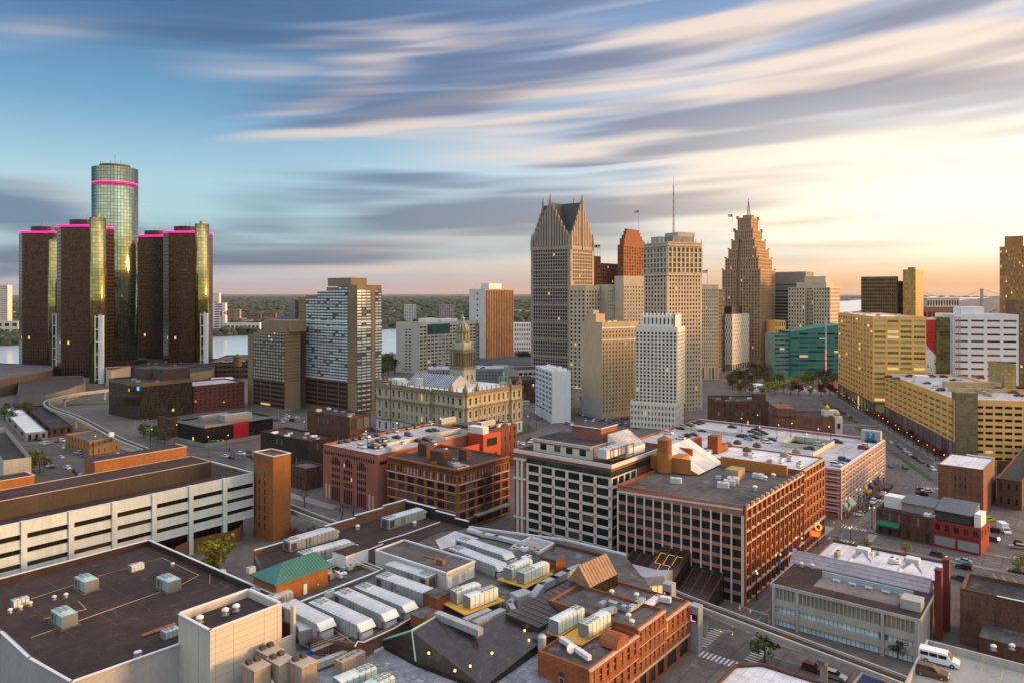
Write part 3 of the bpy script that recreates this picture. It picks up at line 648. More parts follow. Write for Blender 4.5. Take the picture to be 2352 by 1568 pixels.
# stepped brown tower with red ball mast
D0 = 870
C, Rr, Bk, L, sl, sr = foot(1659, 1746, 1779.5, D0)
b = Bld('stepped_tower', 'tall stepped brown limestone tower with a lattice mast on top', 'tower', C, m_penob, G_WARM)
lv = [(0, 0, 116, 16, 30), (3, 2.5, 130, 14, 3), (6, 5, 141, 13, 3), (9, 8, 152, 11, 3), (12, 12, 164, 9, 3), (15, 16, 179, 7, 4)]
zp = 0
for i, (fl, fr, z, nc, nr) in enumerate(lv):
 p = lambda t, q: C + A_ * t + B_ * q
 K = [p(fl * .7, fl), p(sr - fr, fl), p(sr - fr, sl - fl * 1.0), p(fl * .7, sl - fl * 1.0)]
 if i < 4:      # two wings with a dark recess between them on the left facade
  w = sl - 2 * fl; k0 = K[3]; ub = -B_
  W1 = [k0, p(fl * .7, sl * .63)]; W2 = [p(fl * .7, sl * .52), K[0]]
  b.wall.prism([K[0], K[1], K[2], K[3]] if False else [W2[0] + A_ * 0, K[0], K[1], K[1] + B_ * (sl * .52 - fl)], zp, z, 0)
  b.wall.prism([W1[0], W1[1], W1[1] + A_ * (sr - fr - fl * .7), K[2]], zp, z, 0)
  b.wall.prism([W1[1] + A_ * 3.5, W2[0] + A_ * 3.5, W2[0] + A_ * 30, W1[1] + A_ * 30], zp, z, 0)
  b.facade(W1[0], W1[1], zp + (12 if i == 0 else 0), z - 1, 5, nr, .44, .66, .5); b.facade(W2[0], W2[1], zp + (12 if i == 0 else 0), z - 1, 7, nr, .44, .66, .5)
  b.facade(K[0], K[1], zp + (12 if i == 0 else 0), z - 1, nc, nr, .42, .66, .5)
  for pp in (W1[0], W1[1], W2[0], W2[1], K[1]): b.wall.box(pp + A_ * 1 + B_ * 0, A_, 2.0, 2.0, z, z + 1.4)
 else:
  b.wall.prism(K, zp, z, 0); b.facade(K[3], K[0], zp + 2, z - 1, nc, nr - 1, .36, .7, .5); b.facade(K[0], K[1], zp + 2, z - 1, nc - 2, nr - 1, .36, .7, .5)
  for pp in K: b.wall.box(pp, A_, 2.5, 2.5, z - 2, z + 2)
 zp = z
b.done()
cc = C + A_ * 24 + B_ * 23
t = thing('beacon_mast', 'short lattice mast with a purple beacon on the stepped brown tower', 'mast', (cc.x, cc.y, 179))
s = MB(); s.cyl((0, 0), 7, 0, 3.5, 8); s.local('mast_base', m_penob, t)
s = MB()
for k in range(6):
 r0, r1 = 2.6 - k * .4, 2.2 - k * .4
 for i in range(4):
  a0 = i * 1.571 + .4; p0 = (r0 * math.cos(a0), r0 * math.sin(a0), 3.5 + k * 3); p1 = (r1 * math.cos(a0), r1 * math.sin(a0), 6.5 + k * 3); q1 = (r1 * math.cos(a0 + 1.571), r1 * math.sin(a0 + 1.571), 6.5 + k * 3)
  s.tube(p0, p1, .28, 4); s.tube(p0, q1, .18, 4); s.tube(p1, q1, .18, 4)
s.local('lattice', M('mast_brown', (.25, .12, .08), var=0), t)
s = MB(); s.lathe((0, 0), [(0, 21.4), (1, 22), (1.3, 23), (1, 24), (.1, 25.5)], 10); s.local('beacon', glow('purple_beacon', (.35, .15, .9), 1.0), t)

# chequered office cube
b = grid_tower('chequered_block', 'white office block with a chequerboard of windows and a dark penthouse', 1648, 1682, 1720, 830, 722, wm=m_white, gl=G_DARK, done=False, facz=(9, zat(722, 830)),
 left=dict(nc=12, nr=13, ww=.6, wh=.72, d=.4, skip=lambda i, j: (i + j) % 2), right=dict(nc=16, nr=13, ww=.5, wh=.8, d=.4, skip=lambda i, j: (i + j) % 2))
for q0, q1 in ((b.L, b.C), (b.C, b.R)):
 b.facade(q0, q1, .5, 8.5, 7, 1, .75, .9, .3)
b.done(); roofbox(b, 4, 34, 2, 15, b.z1 - 1, b.z1 + 8.5, m_dark)
# narrow limestone block
b = grid_tower('office_block', 'narrow pale limestone block with tall arcade windows at street level, right of the slab tower', 1607, 1611, 1649, 748, 654, 8, m_cream2, G_WARM, dl=30, facz=(14, zat(654, 748)),
 right=dict(nc=8, nr=22, ww=.45, wh=.58, d=.4, mt=4), done=False)
b.facade(b.C, b.R, .5, 13.5, 5, 1, .6, .9, .6, gl=G_GOLD); b.done()
grid_tower('office_block', 'dark narrow block seen between the limestone block and the stepped tower', 1646, 1648, 1664, 820, 664, wm=M('soot_stone', (.13, .11, .10)), gl=G_DARK, dl=20, right=dict(nc=5, nr=22, ww=.5, wh=.5))
# grey ribbed slab behind
b = grid_tower('office_slab', 'grey office slab with dark ribbon windows right of the stepped brown tower', 1780, 1850, 1868, 900, 624, wm=m_concd, gl=G_DARK,
 left=dict(nc=1, nr=26, ww=.97, wh=.6, d=.5, mt=14), right=dict(nc=1, nr=1, ww=.02, wh=.9, d=.3), done=False)
b.facade(b.L, b.C, b.z1 - 13, b.z1 - 3, 22, 1, .6, .9, .6); b.done()
# white notched tower
b = grid_tower('notched_tower', 'pale limestone twin-winged tower with setback roof, above the teal office building', 1874, 1906, 1936, 850, 660, wm=m_cream2, gl=G_WARM, dl=18, dr=40,
 left=dict(nc=6, nr=22, ww=.5, wh=.6, d=.5), right=dict(nc=9, nr=22, ww=.45, wh=.6, d=.5), done=False)
k = b.L + b.b * 10; b.wall.prism([b.L + b.a * 8, b.L + b.a * 30, k + b.a * 30, k + b.a * 8], 0, b.z1 - 2); b.facade(k + b.a * 8, b.L + b.a * 8, 0, b.z1 - 3, 4, 22, .45, .6, .4)
w0 = k + b.b * 19; b.core([k, k + b.a * 40, w0 + b.a * 40, w0], 0, b.z1, m_roofg); b.facade(w0, k, 0, b.z1, 6, 22, .5, .6, .5)
b.done(); roofbox(b, 8, 34, 6, 40, b.z1 - 1, b.z1 + 6, m_cream2); roofbox(b, 12, 24, 8, 32, b.z1 + 6, b.z1 + 13, m_cream2)
# teal wedge building
b = grid_tower('wedge_building', 'teal glass office building with a sloping top edge beside the gold stone block', 1812, 1816, 1936, 775, 762, 0, M('teal_panel', (.035, .21, .175), rough=.4, var=.1), glass('teal_pane', (.012, .03, .03), (.10, .2, .18), p_light=.5, p_lit=.03), dl=34,
 right=dict(nc=6, nr=9, ww=.97, wh=.45, d=.2, mb=6, pier=False), done=False)
p0, p1 = b.C, b.R; b.wall.solid([(p0.x, p0.y, b.z1 - 1), (p1.x, p1.y, b.z1 - 1), (p1.x, p1.y + 30, b.z1 - 1), (p0.x, p0.y + 30, b.z1 - 1)], [(p0.x, p0.y, b.z1), (p1.x, p1.y, b.z1 + 8), (p1.x, p1.y + 30, b.z1 + 8), (p0.x, p0.y + 30, b.z1)])
for z in (.2,): b.facade(p0, p1, .3, 5.8, 8, 1, .8, .9, .3, gl=G_GOLD)
b.done()
b = grid_tower('glass_wing', 'lower pale teal glass wing at the left end of the teal wedge building', 1776, 1780, 1813, 778, 768, 0, M('pale_teal_panel', (.13, .30, .28), rough=.4), glass('teal_pane', (), ()), dl=30, right=dict(nc=3, nr=9, ww=.97, wh=.45, d=.2, mb=6, pier=False))
t = thing('light_mast', 'slender white mast with red lights in front of the teal building', 'mast', PD(1897, 740))
s = MB(); s.tube((0, 0, 0), (0, 0, 64), .5, 6, r2=.25); s.box((-3, 0), (1, 0), 7, .8, 42, 43); s.local('pole', m_whitep, t)
s = MB()
for k in range(5): s.cyl((0, 0), .65, 4 + k * 6, 7 + k * 6, 8)
s.local('red_lights', glow('red_light', (1, .12, .08), .9), t)
grid_tower('classical_block', 'small yellow classical block with arched top windows left of the teal building', 1778, 1780, 1804, 860, 736, 10, m_gold, G_DARK, dl=20, right=dict(nc=5, nr=3, ww=.45, wh=.6, mb=30))
# dark gold glass pair
b = grid_tower('glass_office', 'dark bronze glass office slab on the right skyline', 1978, 2058, 2063, 1000, 635, wm=M('bronze_frame', (.19, .125, .06)), gl=G_BROWN, dr=14, left=dict(nc=16, nr=22, ww=.7, wh=.6, d=.3, mt=2), spand=None)
b = grid_tower('glass_office', 'golden mirror glass tower beside the dark bronze slab on the right skyline', 2074, 2103, 2121, 990, 619, wm=curtain('gold_wall', 1.6, 3.4, .1, (.36, .28, .10), (.2, .14, .06), metal=.8, rough=.3, cover=(.1, .08)), roof=m_roofd)
roofbox(b, 4, 14, 2, 10, b.z1, b.z1 + 3, m_concd)
podium('glass_link', 'dark bronze glass link between the two right skyline offices', [PD(2060, 1012), PD(2080, 1012), PD(2080, 1040), PD(2060, 1040)], 104, cw_dark, m_roofd, 'building')
# tall brick tower at the right edge
b = grid_tower('brick_tower', 'tall ochre brick tower cut by the right edge of the picture', 2295, 2296, 2400, 720, 567, -34, M('ochre_brick', (.42, .21, .07), var=.15), G_GOLD, dl=22, dr=26, right=dict(nc=12, nr=36, ww=.42, wh=.6, d=.4, mt=3), roof=m_roofd, done=False)
b.wall.prism([b.C + b.a * 4 + b.b * 3, b.C + b.a * 19 + b.b * 3, b.C + b.a * 19 + b.b * 20, b.C + b.a * 4 + b.b * 20], b.z1 - 1, 143); b.done()
# ---------------------------------------------------------------- old courthouse with its tower
m_sand = M('sandstone', (.50, .45, .33), var=.2, streak=.35)
m_sandd = M('weathered_sandstone', (.25, .20, .13), var=.25, streak=.3)
G_SASH = glass('sash_glass', (.02, .02, .02), (.25, .25, .22), p_light=.35, p_lit=.01)
C, Rr, Bk, L, sl, sr = foot(869, 1069, 1194, 432)
b = Bld('courthouse', 'ornate sandstone courthouse with a pale base, white roof and tall domed clock-style tower', 'courthouse', C, m_sand, G_SASH, frame=m_whitep)
b.core([C, Rr, Bk, L], 0, 28.5, None); b.spand = m_whitep; b.trim = m_sandd
def pav(q0, q1, out, nc, z0, z1):
 u = (q1 - q0).normalized(); n = Vector((u.y, -u.x, 0))
 if out > 0: b.wall.prism([q0 + n * out, q1 + n * out, q1, q0], 0, z1)
 a0, a1 = q0 + n * out, q1 + n * out
 b.facade(a0, a1, 0, 7.4, nc, 1, .34, .6, .45, wi=1, bi=1, style='arch')
 b.facade(a0, a1, 8, 20, nc, 2, .36, .62, .35, style='sash'); b.facade(a0, a1, 21.2, 28, nc, 1, .36, .55, .3, style='sash')
 for z, dd, h in ((7.4, .8, .6), (20.1, 1.3, 1.1), (27.9, 1.4, 1.0)): b.wall.prism([a0 + n * dd - u * .5, a1 + n * dd + u * .5, q1 + u * .5, q0 - u * .5], z, z + h, 2)
 # balustrade with urns
 L_ = (a1 - a0).length; k = max(2, int(L_ / 4)); 
 b.wall.prism([a0 + n * .3, a1 + n * .3, a1 - n * .3, a0 - n * .3], 28.9, 30.1, 2)
 for i in range(k + 1):
  p = a0 + u * L_ * i / k; b.wall.cyl((p.x, p.y), .42, 28.9, 31.2, 6, 2, r2=.3); b.wall.cyl((p.x, p.y), .5, 31.2, 32.2, 6, 2, r2=.05)
 # engaged columns
 for i in range(nc + 1):
  p = a0 + u * L_ * i / nc + n * .35; b.wall.cyl((p.x, p.y), .42, 8.2, 19.8, 6, 0)
uL = (C - L) / sl; uR = (Rr - C) / sr
for f0, f1, o, nc in ((0, .16, 1.2, 2), (.16, .36, 0, 3), (.36, .64, 2.2, 5), (.64, .85, 0, 4), (.85, 1, 1.2, 2)): pav(L + uL * sl * f0, L + uL * sl * f1, o, nc, 0, 28.5)
for f0, f1, o, nc in ((0, .2, 1.2, 2), (.2, .8, 0, 7), (.8, 1, 1.2, 2)): pav(C + uR * sr * f0, C + uR * sr * f1, o, nc, 0, 28.5)
for p in (C, L, Rr, L + uL * sl * .16, C - uL * sl * .15, C + uR * sr * .2, C + uR * sr * .8):
 b.wall.box(p + (Bk - C).normalized() * .8, A_, 2.2, 2.2, 28.5, 32.5, 2); b.wall.cyl((p.x, p.y + 1), .9, 32.5, 35.5, 6, 2, r2=.1)
b.done(mats=[m_sand, M('pale_limewash', (.62, .66, .72), var=.1, streak=.3), m_sandd])
ctr = (C + Bk) / 2
s = MB(); K = [q + (ctr - q).normalized() * 1.6 for q in (C, Rr, Bk, L)]; s.prism(K, 28.4, 29.2); s.build('roof', m_roofw, b.root)
p = lambda t, q: C + A_ * t + B_ * q
s = MB(); z0, z1 = 29, 36.5; q = [p(9, 22), p(30, 22), p(30, 60), p(9, 60)]; e0, e1 = p(19.5, 22), p(19.5, 60)
s.face([(*q[0][:2], z0), (*e0[:2], z1), (*e1[:2], z1), (*q[3][:2], z0)]); s.face([(*q[1][:2], z0), (*q[2][:2], z0), (*e1[:2], z1), (*e0[:2], z1)])
for k in range(20):
 f = k / 19; u0 = q[3].lerp(q[0], f); u1 = e1.lerp(e0, f); s.tube((u0.x, u0.y, z0 + .1), (u1.x, u1.y, z1 + .1), .09, 4, 1)
s.build('glazed_roof', [M('skylight_glass', (.16, .19, .23), rough=.25, var=.3, spec=.6), m_whitep], b.root)
s = MB(); s.face([(*q[0][:2], z0), (*q[1][:2], z0), (*(e0 + B_ * 0)[:2], z1)]); s.solid([(*(v - B_ * .5)[:2], z0) for v in (q[0] - A_ * 2, q[1] + A_ * 2)] + [(*(q[1] + A_ * 2)[:2], z0), (*(q[0] - A_ * 2)[:2], z0)], [(*(e0 - B_ * .5)[:2], z1 + .6)] * 2 + [(*e0[:2], z1 + .6)] * 2)
s.build('white_gable', m_roofw, b.root)
s = MB(); s.box(p(4, 62), A_, 8, 9, 29, 33.5); s.build('roof_house', m_roofw, b.root)
s = MB(); c = p(7.5, 46); s.cyl((c.x, c.y), 2.6, 29.2, 34.5, 18); s.build('roof_tank', M('tank_steel', (.5, .56, .6), rough=.5), b.root)
# tower
tw = bpy.data.objects.new('dome_tower', None); COL.objects.link(tw); tw.parent = b.root; tc = p(37.3, 36); tw.location = tc - Vector(b.root.location)
u45 = A_
s = MB(); s.box((0, 0), u45, 12, 12, 0, 40, 0); s.box((0, 0), u45, 12.8, 12.8, 39, 40.4, 1)
for k in range(4):
 for e in (-1, 1):
  v = dirs(GA + 90 * k)[0]; w = dirs(GA + 90 * k + 90)[0]; c = v * 6.05 + w * 2.2 * e; s.box(c, w, .9, .12, 32, 35.5, 2)
s.local('tower_base', [m_sand, m_sandd, G_SASH], tw)
s = MB(); s.box((0, 0), u45, 8.2, 8.2, 40.4, 49.4, 0)
for k in range(4):
 v = dirs(GA + 90 * k)[0]; w = dirs(GA + 90 * k + 90)[0]
 for i in range(6): c = v * 5.3 + w * (-5.3 + i * 2.12); s.cyl((c.x, c.y), .48, 40.4, 49.4, 8, 0)
s.box((0, 0), u45, 12.2, 12.2, 49.4, 51, 1); s.box((0, 0), u45, 12.8, 12.8, 51, 51.6, 1); s.local('colonnade', [m_sandd, m_sandd], tw)
s = MB(); s.box((0, 0), u45, 8.6, 8.6, 51.6, 56.5, 0); s.lathe((0, 0), [(4.4, 56), (4.9, 56.3), (4.9, 57), (3.9, 57.2), (3.9, 62.2), (4.8, 62.6), (4.8, 63.4), (3.9, 63.8)], 16, 1)
for k in range(12):
 a = k * math.pi / 6; s.cyl((4.1 * math.cos(a), 4.1 * math.sin(a)), .32, 57.2, 62.2, 6, 0)
s.local('drum', [m_sand, m_sandd], tw)
s = MB(); n = 24
prof = [(4.3 * math.cos(t * math.pi / 2 / 7), 63.8 + 5.6 * math.sin(t * math.pi / 2 / 7)) for t in range(7)]
s.lathe((0, 0), prof + [(.9, 69.6)], n, 0)
for i in range(len(s.m)): s.m[i] = (i % n) % 2 if i < n * 7 else 0
s.local('dome', [m_copper, M('dome_panel', (.30, .10, .035))], tw, False)
s = MB(); s.lathe((0, 0), [(1.1, 69.3), (1.1, 71.2), (1.4, 71.4), (.7, 72.2), (.3, 73.4), (.04, 75)], 10); s.local('spire', m_copper, tw)
for k in range(4):
 s = MB(); v = dirs(GA + 45 + 90 * k)[0] * 6.2; s.cyl((v.x, v.y), .8, 51.6, 54.6, 8, r2=.5); s.lathe((v.x, v.y), [(.5, 54.6), (.75, 55.2), (.3, 55.9), (.45, 56.3), (.1, 56.9)], 8); s.local('copper_statue', m_copper, tw)
# bronze chariot groups on the roof
for q_, nm in ((p(46, 9), 'green copper chariot statue group on the courthouse roof, right of the dome tower'),):
 t = thing('statue_group', nm, 'statue', (q_.x, q_.y, 29.2)); s = MB(); s.box((0, 0), A_, 4.5, 3, 0, 2.6); s.local('pedestal', m_sand, t)
 for i in range(4):
  s = MB(); x = -2.4 + i * 1.6; s.cyl((x, -1), .45, 4.2, 4.9, 8); s.tube((x, -2.1, 4.6), (x, .4, 4.4), .62, 8); s.tube((x, -2, 4.7), (x + .1, -2.9, 6.2), .4, 6, r2=.3); s.tube((x, -2.9, 6.2), (x, -3.6, 5.8), .28, 6, r2=.18)
  for yy in (-1.8, .2): s.tube((x - .25, yy, 4.4), (x - .25, yy - .3, 2.6), .17, 5); s.tube((x + .25, yy, 4.4), (x + .25, yy - .2, 2.6), .17, 5)
  s.local('copper_horse', m_copper, t)
 s = MB(); s.cyl((0, 2.2), .8, 2.6, 6, 8, r2=.5); s.lathe((0, 2.2), [(.5, 6), (.7, 7.4), (.25, 8), (.4, 8.5), (.1, 9)], 8); s.local('copper_figure', m_copper, t)

# ---------------------------------------------------------------- civic centre
b = grid_tower('civic_offices', 'pale stone civic office wing with a blank end wall, behind the courthouse tower', 910, 963, 1093, 808, 742, wm=M('pale_marble', (.52, .50, .44), var=.1, streak=.3), gl=G_SASH,
 right=dict(nc=16, nr=13, ww=.78, wh=.5, d=.3, mb=3, mt=3, style='mull2'), done=False)
m_ = (b.L + b.C) / 2 + b.b * 2; b.facade(b.L + b.b * -13.5, b.C + b.b * 12, 2, b.z1 - 6, 2, 14, .55, .45, .02, pier=False)
b.trimmb.prism([b.C + b.a * 12 - b.b * .6, b.C + b.a * 48 - b.b * .6, b.C + b.a * 48, b.C + b.a * 12], b.z1 - 13, b.z1 - 2); b.trim = M('teal_curtain_glass', (.05, .12, .12), rough=.15, var=.3, spec=.7)
b.done(); roofbox(b, 20, 40, 10, 22, b.z1 - 1, b.z1 + 4, m_whitep); roofbox(b, 44, 70, 8, 20, b.z1 - 1, b.z1 + 3, m_whitep)
b = grid_tower('courts_tower', 'white marble courts tower with a brown vertically striped face', 1078, 1115, 1179, 953, 664, wm=M('white_marble', (.66, .66, .65), var=.1, streak=.3), gl=glass('stripe_glass', (.03, .014, .008), (.10, .055, .03), p_light=.3, p_lit=0, rough=.6, spec=.08),
 right=dict(nc=17, nr=1, ww=.74, wh=.985, d=.22, mt=1, wi=1, bi=1), spand=M('light_brown_fin', (.46, .31, .20)), done=False, z0=0)
for k in range(7):
 z = b.z1 - 6 - k * 7.2; c = (b.L + b.C) / 2 - b.a * .05; b.addwin((c.x, c.y, z), 2.0, 2.4, math.atan2(-b.b.y, -b.b.x))
b.done(); roofbox(b, 14, 40, 6, 20, b.z1 - 1, b.z1 + 7.5, m_whitep)
grid_tower('stair_link', 'dark glass stair link between the civic wing and the courts tower', 1091, 1094, 1101, 880, 742, wm=m_steel, gl=G_DARK, dl=10, right=dict(nc=2, nr=12, ww=.8, wh=.7, d=.2))
# ---------------------------------------------------------------- parking decks and low blocks between
deckw = M('pale_deck', (.50, .50, .53), seam=.12, var=.18, scale=.05)
def deck(name, label, xl, xc, xr, D, ytop, wm, ang=GA, left=None, right=None, z1=None, roofm=None, dl=None, dr=None, parapet=1.0, cat='parking garage', done=True, gl=None, facz=None):
 C, Rr, Bk, L, sl, sr = foot(xl, xc, xr, D, ang, dl, dr); z1 = zat(ytop, D) if z1 is None else z1
 b = Bld(name, label, cat, C, wm, gl or G_OPEN); b.core([C, Rr, Bk, L], 0, z1, roofm or deckw, parapet, .3); fz0, fz1 = facz or (0, z1)
 if left: b.facade(L, C, fz0, fz1, **left)
 if right: b.facade(C, Rr, fz0, fz1, **right)
 b.C, b.R, b.B, b.L, b.z1, b.sl, b.sr = C, Rr, Bk, L, z1, sl, sr; b.a, b.b = dirs(ang)
 if done: b.done()
 return b
gy = M('grey_panel', (.24, .245, .26), var=.1)
d1 = deck('parking_deck', 'grey parking deck with small square openings behind the courthouse tower', 981, 985, 1180, 725, 848, gy, 8, right=dict(nc=26, nr=3, ww=.42, wh=.45, d=.3, mb=2, mt=2), dl=42)
deck('parking_deck', 'broad low dark roofed hall beyond the grey parking deck', 1060, 1180, 1312, 800, 838, m_concd, 40, right=dict(nc=9, nr=2, ww=.7, wh=.5, d=.4, mb=3, mt=2), z1=10, roofm=M('dark_asphalt_roof', (.075, .07, .08), var=.2, scale=.02), cat='hall')
deck('arcade_garage', 'pale concrete garage with rows of arched openings behind the white hotel', 1186, 1190, 1310, 690, 850, m_conc, 20, right=dict(nc=11, nr=3, ww=.75, wh=.5, d=.5, mt=1), dl=40, roofm=m_roofd)
deck('brick_block', 'old brown brick block with arched windows between the courthouse and the white hotel', 1165, 1168, 1232, 590, 872, m_dred, 12, right=dict(nc=8, nr=4, ww=.5, wh=.6, d=.35, style='arch', mt=2), dl=24, roofm=m_roofd, cat='building', gl=G_SASH)
deck('low_building', 'long low red roofed building left of the courthouse', 876, 880, 985, 640, 862, m_dred, 20, right=dict(nc=10, nr=1, ww=.5, wh=.4), z1=8, dl=30, roofm=M('terracotta_roof', (.26, .13, .09), var=.15), cat='building')
b = deck('white_block', 'small white office block beside the water right of the courts tower', 1178, 1181, 1224, 1130, 742, m_whitep, 5, right=dict(nc=8, nr=6, ww=.5, wh=.5), dl=30, roofm=m_roofw, cat='building', gl=G_SASH)
# white hotel with fire escape
b = grid_tower('white_hotel', 'small white painted hotel with an iron fire escape on its side', 1231, 1269, 1300, 502, 852, 14, M('white_paint', (.66, .72, .78), var=.06, streak=.25), glass('hotel_glass', (.03, .015, .015), (.35, .4, .45), p_light=.35, p_lit=0),
 left=dict(nc=5, nr=9, ww=.72, wh=.5, d=.35, mb=5, mt=1, style='mull2'), roof=m_roofw, done=False, dr=13)
b.facade(b.L, b.C, 0, 4.6, 5, 1, .8, .8, .5); b.done()
s = MB(); q0 = b.R - b.a * 3
for k in range(8):
 z = 5 + k * 3.5; e0 = b.R + b.a * .2; s.box(b.R + b.a * 1.2 + b.b * 4, b.b, 8, 2, z, z + .12); s.tube((*(b.R + b.a * 2 + b.b * 1)[:2], z), (*(b.R + b.a * 2 + b.b * 7)[:2], z + 3.5), .1, 4)
 for e in (0, 8): s.tube((*(b.R + b.a * 2.2 + b.b * e)[:2], z), (*(b.R + b.a * 2.2 + b.b * e)[:2], z + 3.5), .08, 4)
s.build('fire_escape', m_dark, b.root)
s = MB()
for k in range(14): c = b.C + b.a * random.uniform(2, 11) + b.b * random.uniform(5, 34); s.box(c, b.a, random.uniform(1, 2.5), random.uniform(1, 2.5), b.z1 - 1, b.z1 + random.uniform(.5, 2.5))
s.build('roof_plant', m_whitep, b.root)

# ---------------------------------------------------------------- left middle distance
gb = curtain('brown_mirror_wall', 1.6, 1.9, .1, (.14, .11, .07), (.04, .03, .02), metal=.9, rough=.12, var=.45, cover=(.05, .06), litp=.002)
b = grid_tower('mirror_office', 'brown mirror glass office cube with a dark plant box on its roof', 250, 322, 441.6, 510, 880, wm=gb, roof=m_roofd, cat='office building')
roofbox(b, 16, 33, 26, 44, b.z1 - .8, b.z1 + 7, M('umber_metal', (.085, .06, .05))); roofbox(b, 20, 40, 8, 24, b.z1 - .8, b.z1 + 7.5, M('umber_metal', ()))
s = MB(); n_ = b.a * -1
for q0, q1 in ((b.L, b.C), (b.C, b.R)):
 n_ = Vector(((q1 - q0).y, -(q1 - q0).x, 0)).normalized(); s.prism([q0 + n_ * .15, q1 + n_ * .15, q1, q0], b.z1 - 2.4, b.z1 + .1)
s.build('fascia', M('umber_trim', (.17, .13, .085)), b.root)
s = MB(); n_ = -b.a; c = b.C + b.b * 1.8 + n_ * .3
for k in range(2): s.box(c + b.b * k * 1.5, b.b, 1.1, .3, b.z1 - 5, b.z1 - 2.5)
s.build('blue_logo', glow('blue_sign_light', (.10, .35, .9), 1.0), b.root)
b = deck('brick_garage', 'plain maroon brick garage with rows of small square openings beside the mirror office', 440, 444, 560.5, 542, 886, m_dred if False else M('maroon_brick', (.15, .05, .04), var=.15), 46, right=dict(nc=11, nr=6, ww=.36, wh=.36, d=.25, mb=2, mt=2), dl=34, gl=G_OPEN)
b = grid_tower('black_office', 'black glass low office with a big red panel on its front', 408, 470, 627, 423, 977.7, wm=curtain('black_glass_wall', 1.7, 2.2, .1, (.035, .03, .03), (.012, .01, .01), metal=.6, rough=.2, var=.4, cover=(.06, .08), litp=.003), roof=m_roofg, cat='office building')
s = MB(); p = lambda f, o: b.C + b.a * b.sr * f - b.b * o; s.prism([p(.40, .4), p(.62, .4), p(.62, 0), p(.40, 0)], 2.2, b.z1 - .5); s.build('red_panel', M('signal_red', (.42, .012, .03), rough=.5, var=.05), b.root)
s = MB()
for q0, q1 in ((b.L, b.C), (b.C, b.R)):
 n_ = Vector(((q1 - q0).y, -(q1 - q0).x, 0)).normalized(); s.prism([q0 + n_ * .3, q1 + n_ * .3, q1, q0], b.z1 - 1.2, b.z1 + .1); s.prism([q0 + n_ * .25, q1 + n_ * .25, q1, q0], 0, 2.2)
s.build('stone_trim', m_concd, b.root); roofbox(b, 16, 34, 6, 12, b.z1 - .8, b.z1 + 3, m_steel); roofbox(b, 8, 26, 17, 22, b.z1 - .8, b.z1 + 2.5, m_concd)
b = deck('corner_shop', 'two storey tan brick building with a flat roof by the elevated track', 151, 205.7, 274, 402, 1011.5, M('tan_brick', (.30, .18, .075), var=.15), GA, left=dict(nc=8, nr=2, ww=.25, wh=.4, d=.2), right=dict(nc=5, nr=2, ww=.2, wh=.5, d=.2), roofm=m_roofg, cat='building', gl=G_SASH)
s = MB(); s.box(b.R - b.a * 3 + b.b * 3, b.a, 2.4, 1.4, b.z1, b.z1 + 2.4); s.build('roof_cabinet', m_whitep, b.root)
deck('low_shop', 'low single storey building with a patchy pale roof at the left edge', 5, 60, 108, 440, 1000, m_concd, 40, left=dict(nc=4, nr=1, ww=.4, wh=.5), right=dict(nc=3, nr=1, ww=.4, wh=.5), roofm=m_roofw, cat='building', z1=5)
deck('low_shop', 'low dark brick building with a red awning behind the patchy roofed one', 60, 118, 165, 455, 985, m_dred, 40, left=dict(nc=4, nr=1, ww=.4, wh=.5), right=dict(nc=3, nr=1, ww=.4, wh=.5), roofm=m_roofd, cat='building', z1=5.5)
b = deck('concrete_block', 'bare concrete block with a sunken roof cut by the left edge', -40, 8, 72, 330, 1040, m_conc, 40, roofm=m_roofd, cat='building', parapet=3, z1=13.5)
deck('black_brick_building', 'black painted brick building with white window marks beside the parking roof', 599, 711, 770, 368, 1012, M('black_brick', (.035, .026, .022), var=.2), GA, left=dict(nc=10, nr=2, ww=.22, wh=.36, d=.15, style='sill'), right=dict(nc=5, nr=2, ww=.3, wh=.4, d=.15), roofm=m_roofd, cat='building', gl=G_SASH)
b = deck('brown_brick_building', 'brown brick building with big rear windows in front of the apartment tower', 706, 803, 850, 420, 957, m_dred, GA, left=dict(nc=9, nr=2, ww=.2, wh=.3, d=.15), right=dict(nc=3, nr=2, ww=.8, wh=.7, d=.25, style='mull3'), roofm=m_roofd, cat='building', gl=G_SASH)
deck('small_brick_house', 'small dark red brick house with awnings beside the orange stair tower', 664, 703, 745, 330, 1075, m_dred, GA, left=dict(nc=5, nr=3, ww=.3, wh=.45, d=.2), right=dict(nc=4, nr=3, ww=.3, wh=.45, d=.2), roofm=m_roofg, cat='building', gl=G_SASH)
deck('narrow_brick_house', 'narrow brown brick house beside the black glass office', 362, 392, 412, 452, 962, m_dred, GA, left=dict(nc=3, nr=3, ww=.3, wh=.4, d=.2), right=dict(nc=2, nr=3, ww=.3, wh=.4, d=.2), roofm=m_roofd, cat='building', gl=G_SASH)
b = deck('multi_storey_garage', 'dark open sided garage by the river behind the water tower', 488, 492, 570, 760, 826, m_brown, 10, right=dict(nc=8, nr=4, ww=.9, wh=.5, d=.4), dl=60, roofm=m_roofg)
deck('river_shed', 'low white roofed shed by the waterfront left of the hotel tower', 486, 490, 545, 690, 846, m_dred, 30, right=dict(nc=6, nr=1, ww=.5, wh=.4), dl=30, roofm=m_roofw, z1=7, cat='building')
# rooftop water tower
t = thing('water_tower', 'dark riveted water tank on tall legs with a conical cap', 'water tower', PD(545.5, 640, 0))
s = MB(); s.cyl((0, 0), 3.6, 25, 33.2, 16); s.cyl((0, 0), 3.9, 33.2, 35.8, 16, r2=.2); s.local('tank', m_brown, t)
for k in range(4):
 a = k * math.pi / 2 + .78; s = MB(); s.tube((3.6 * math.cos(a), 3.6 * math.sin(a), 0), (3 * math.cos(a), 3 * math.sin(a), 25), .28, 6); s.local('leg', m_dark, t)

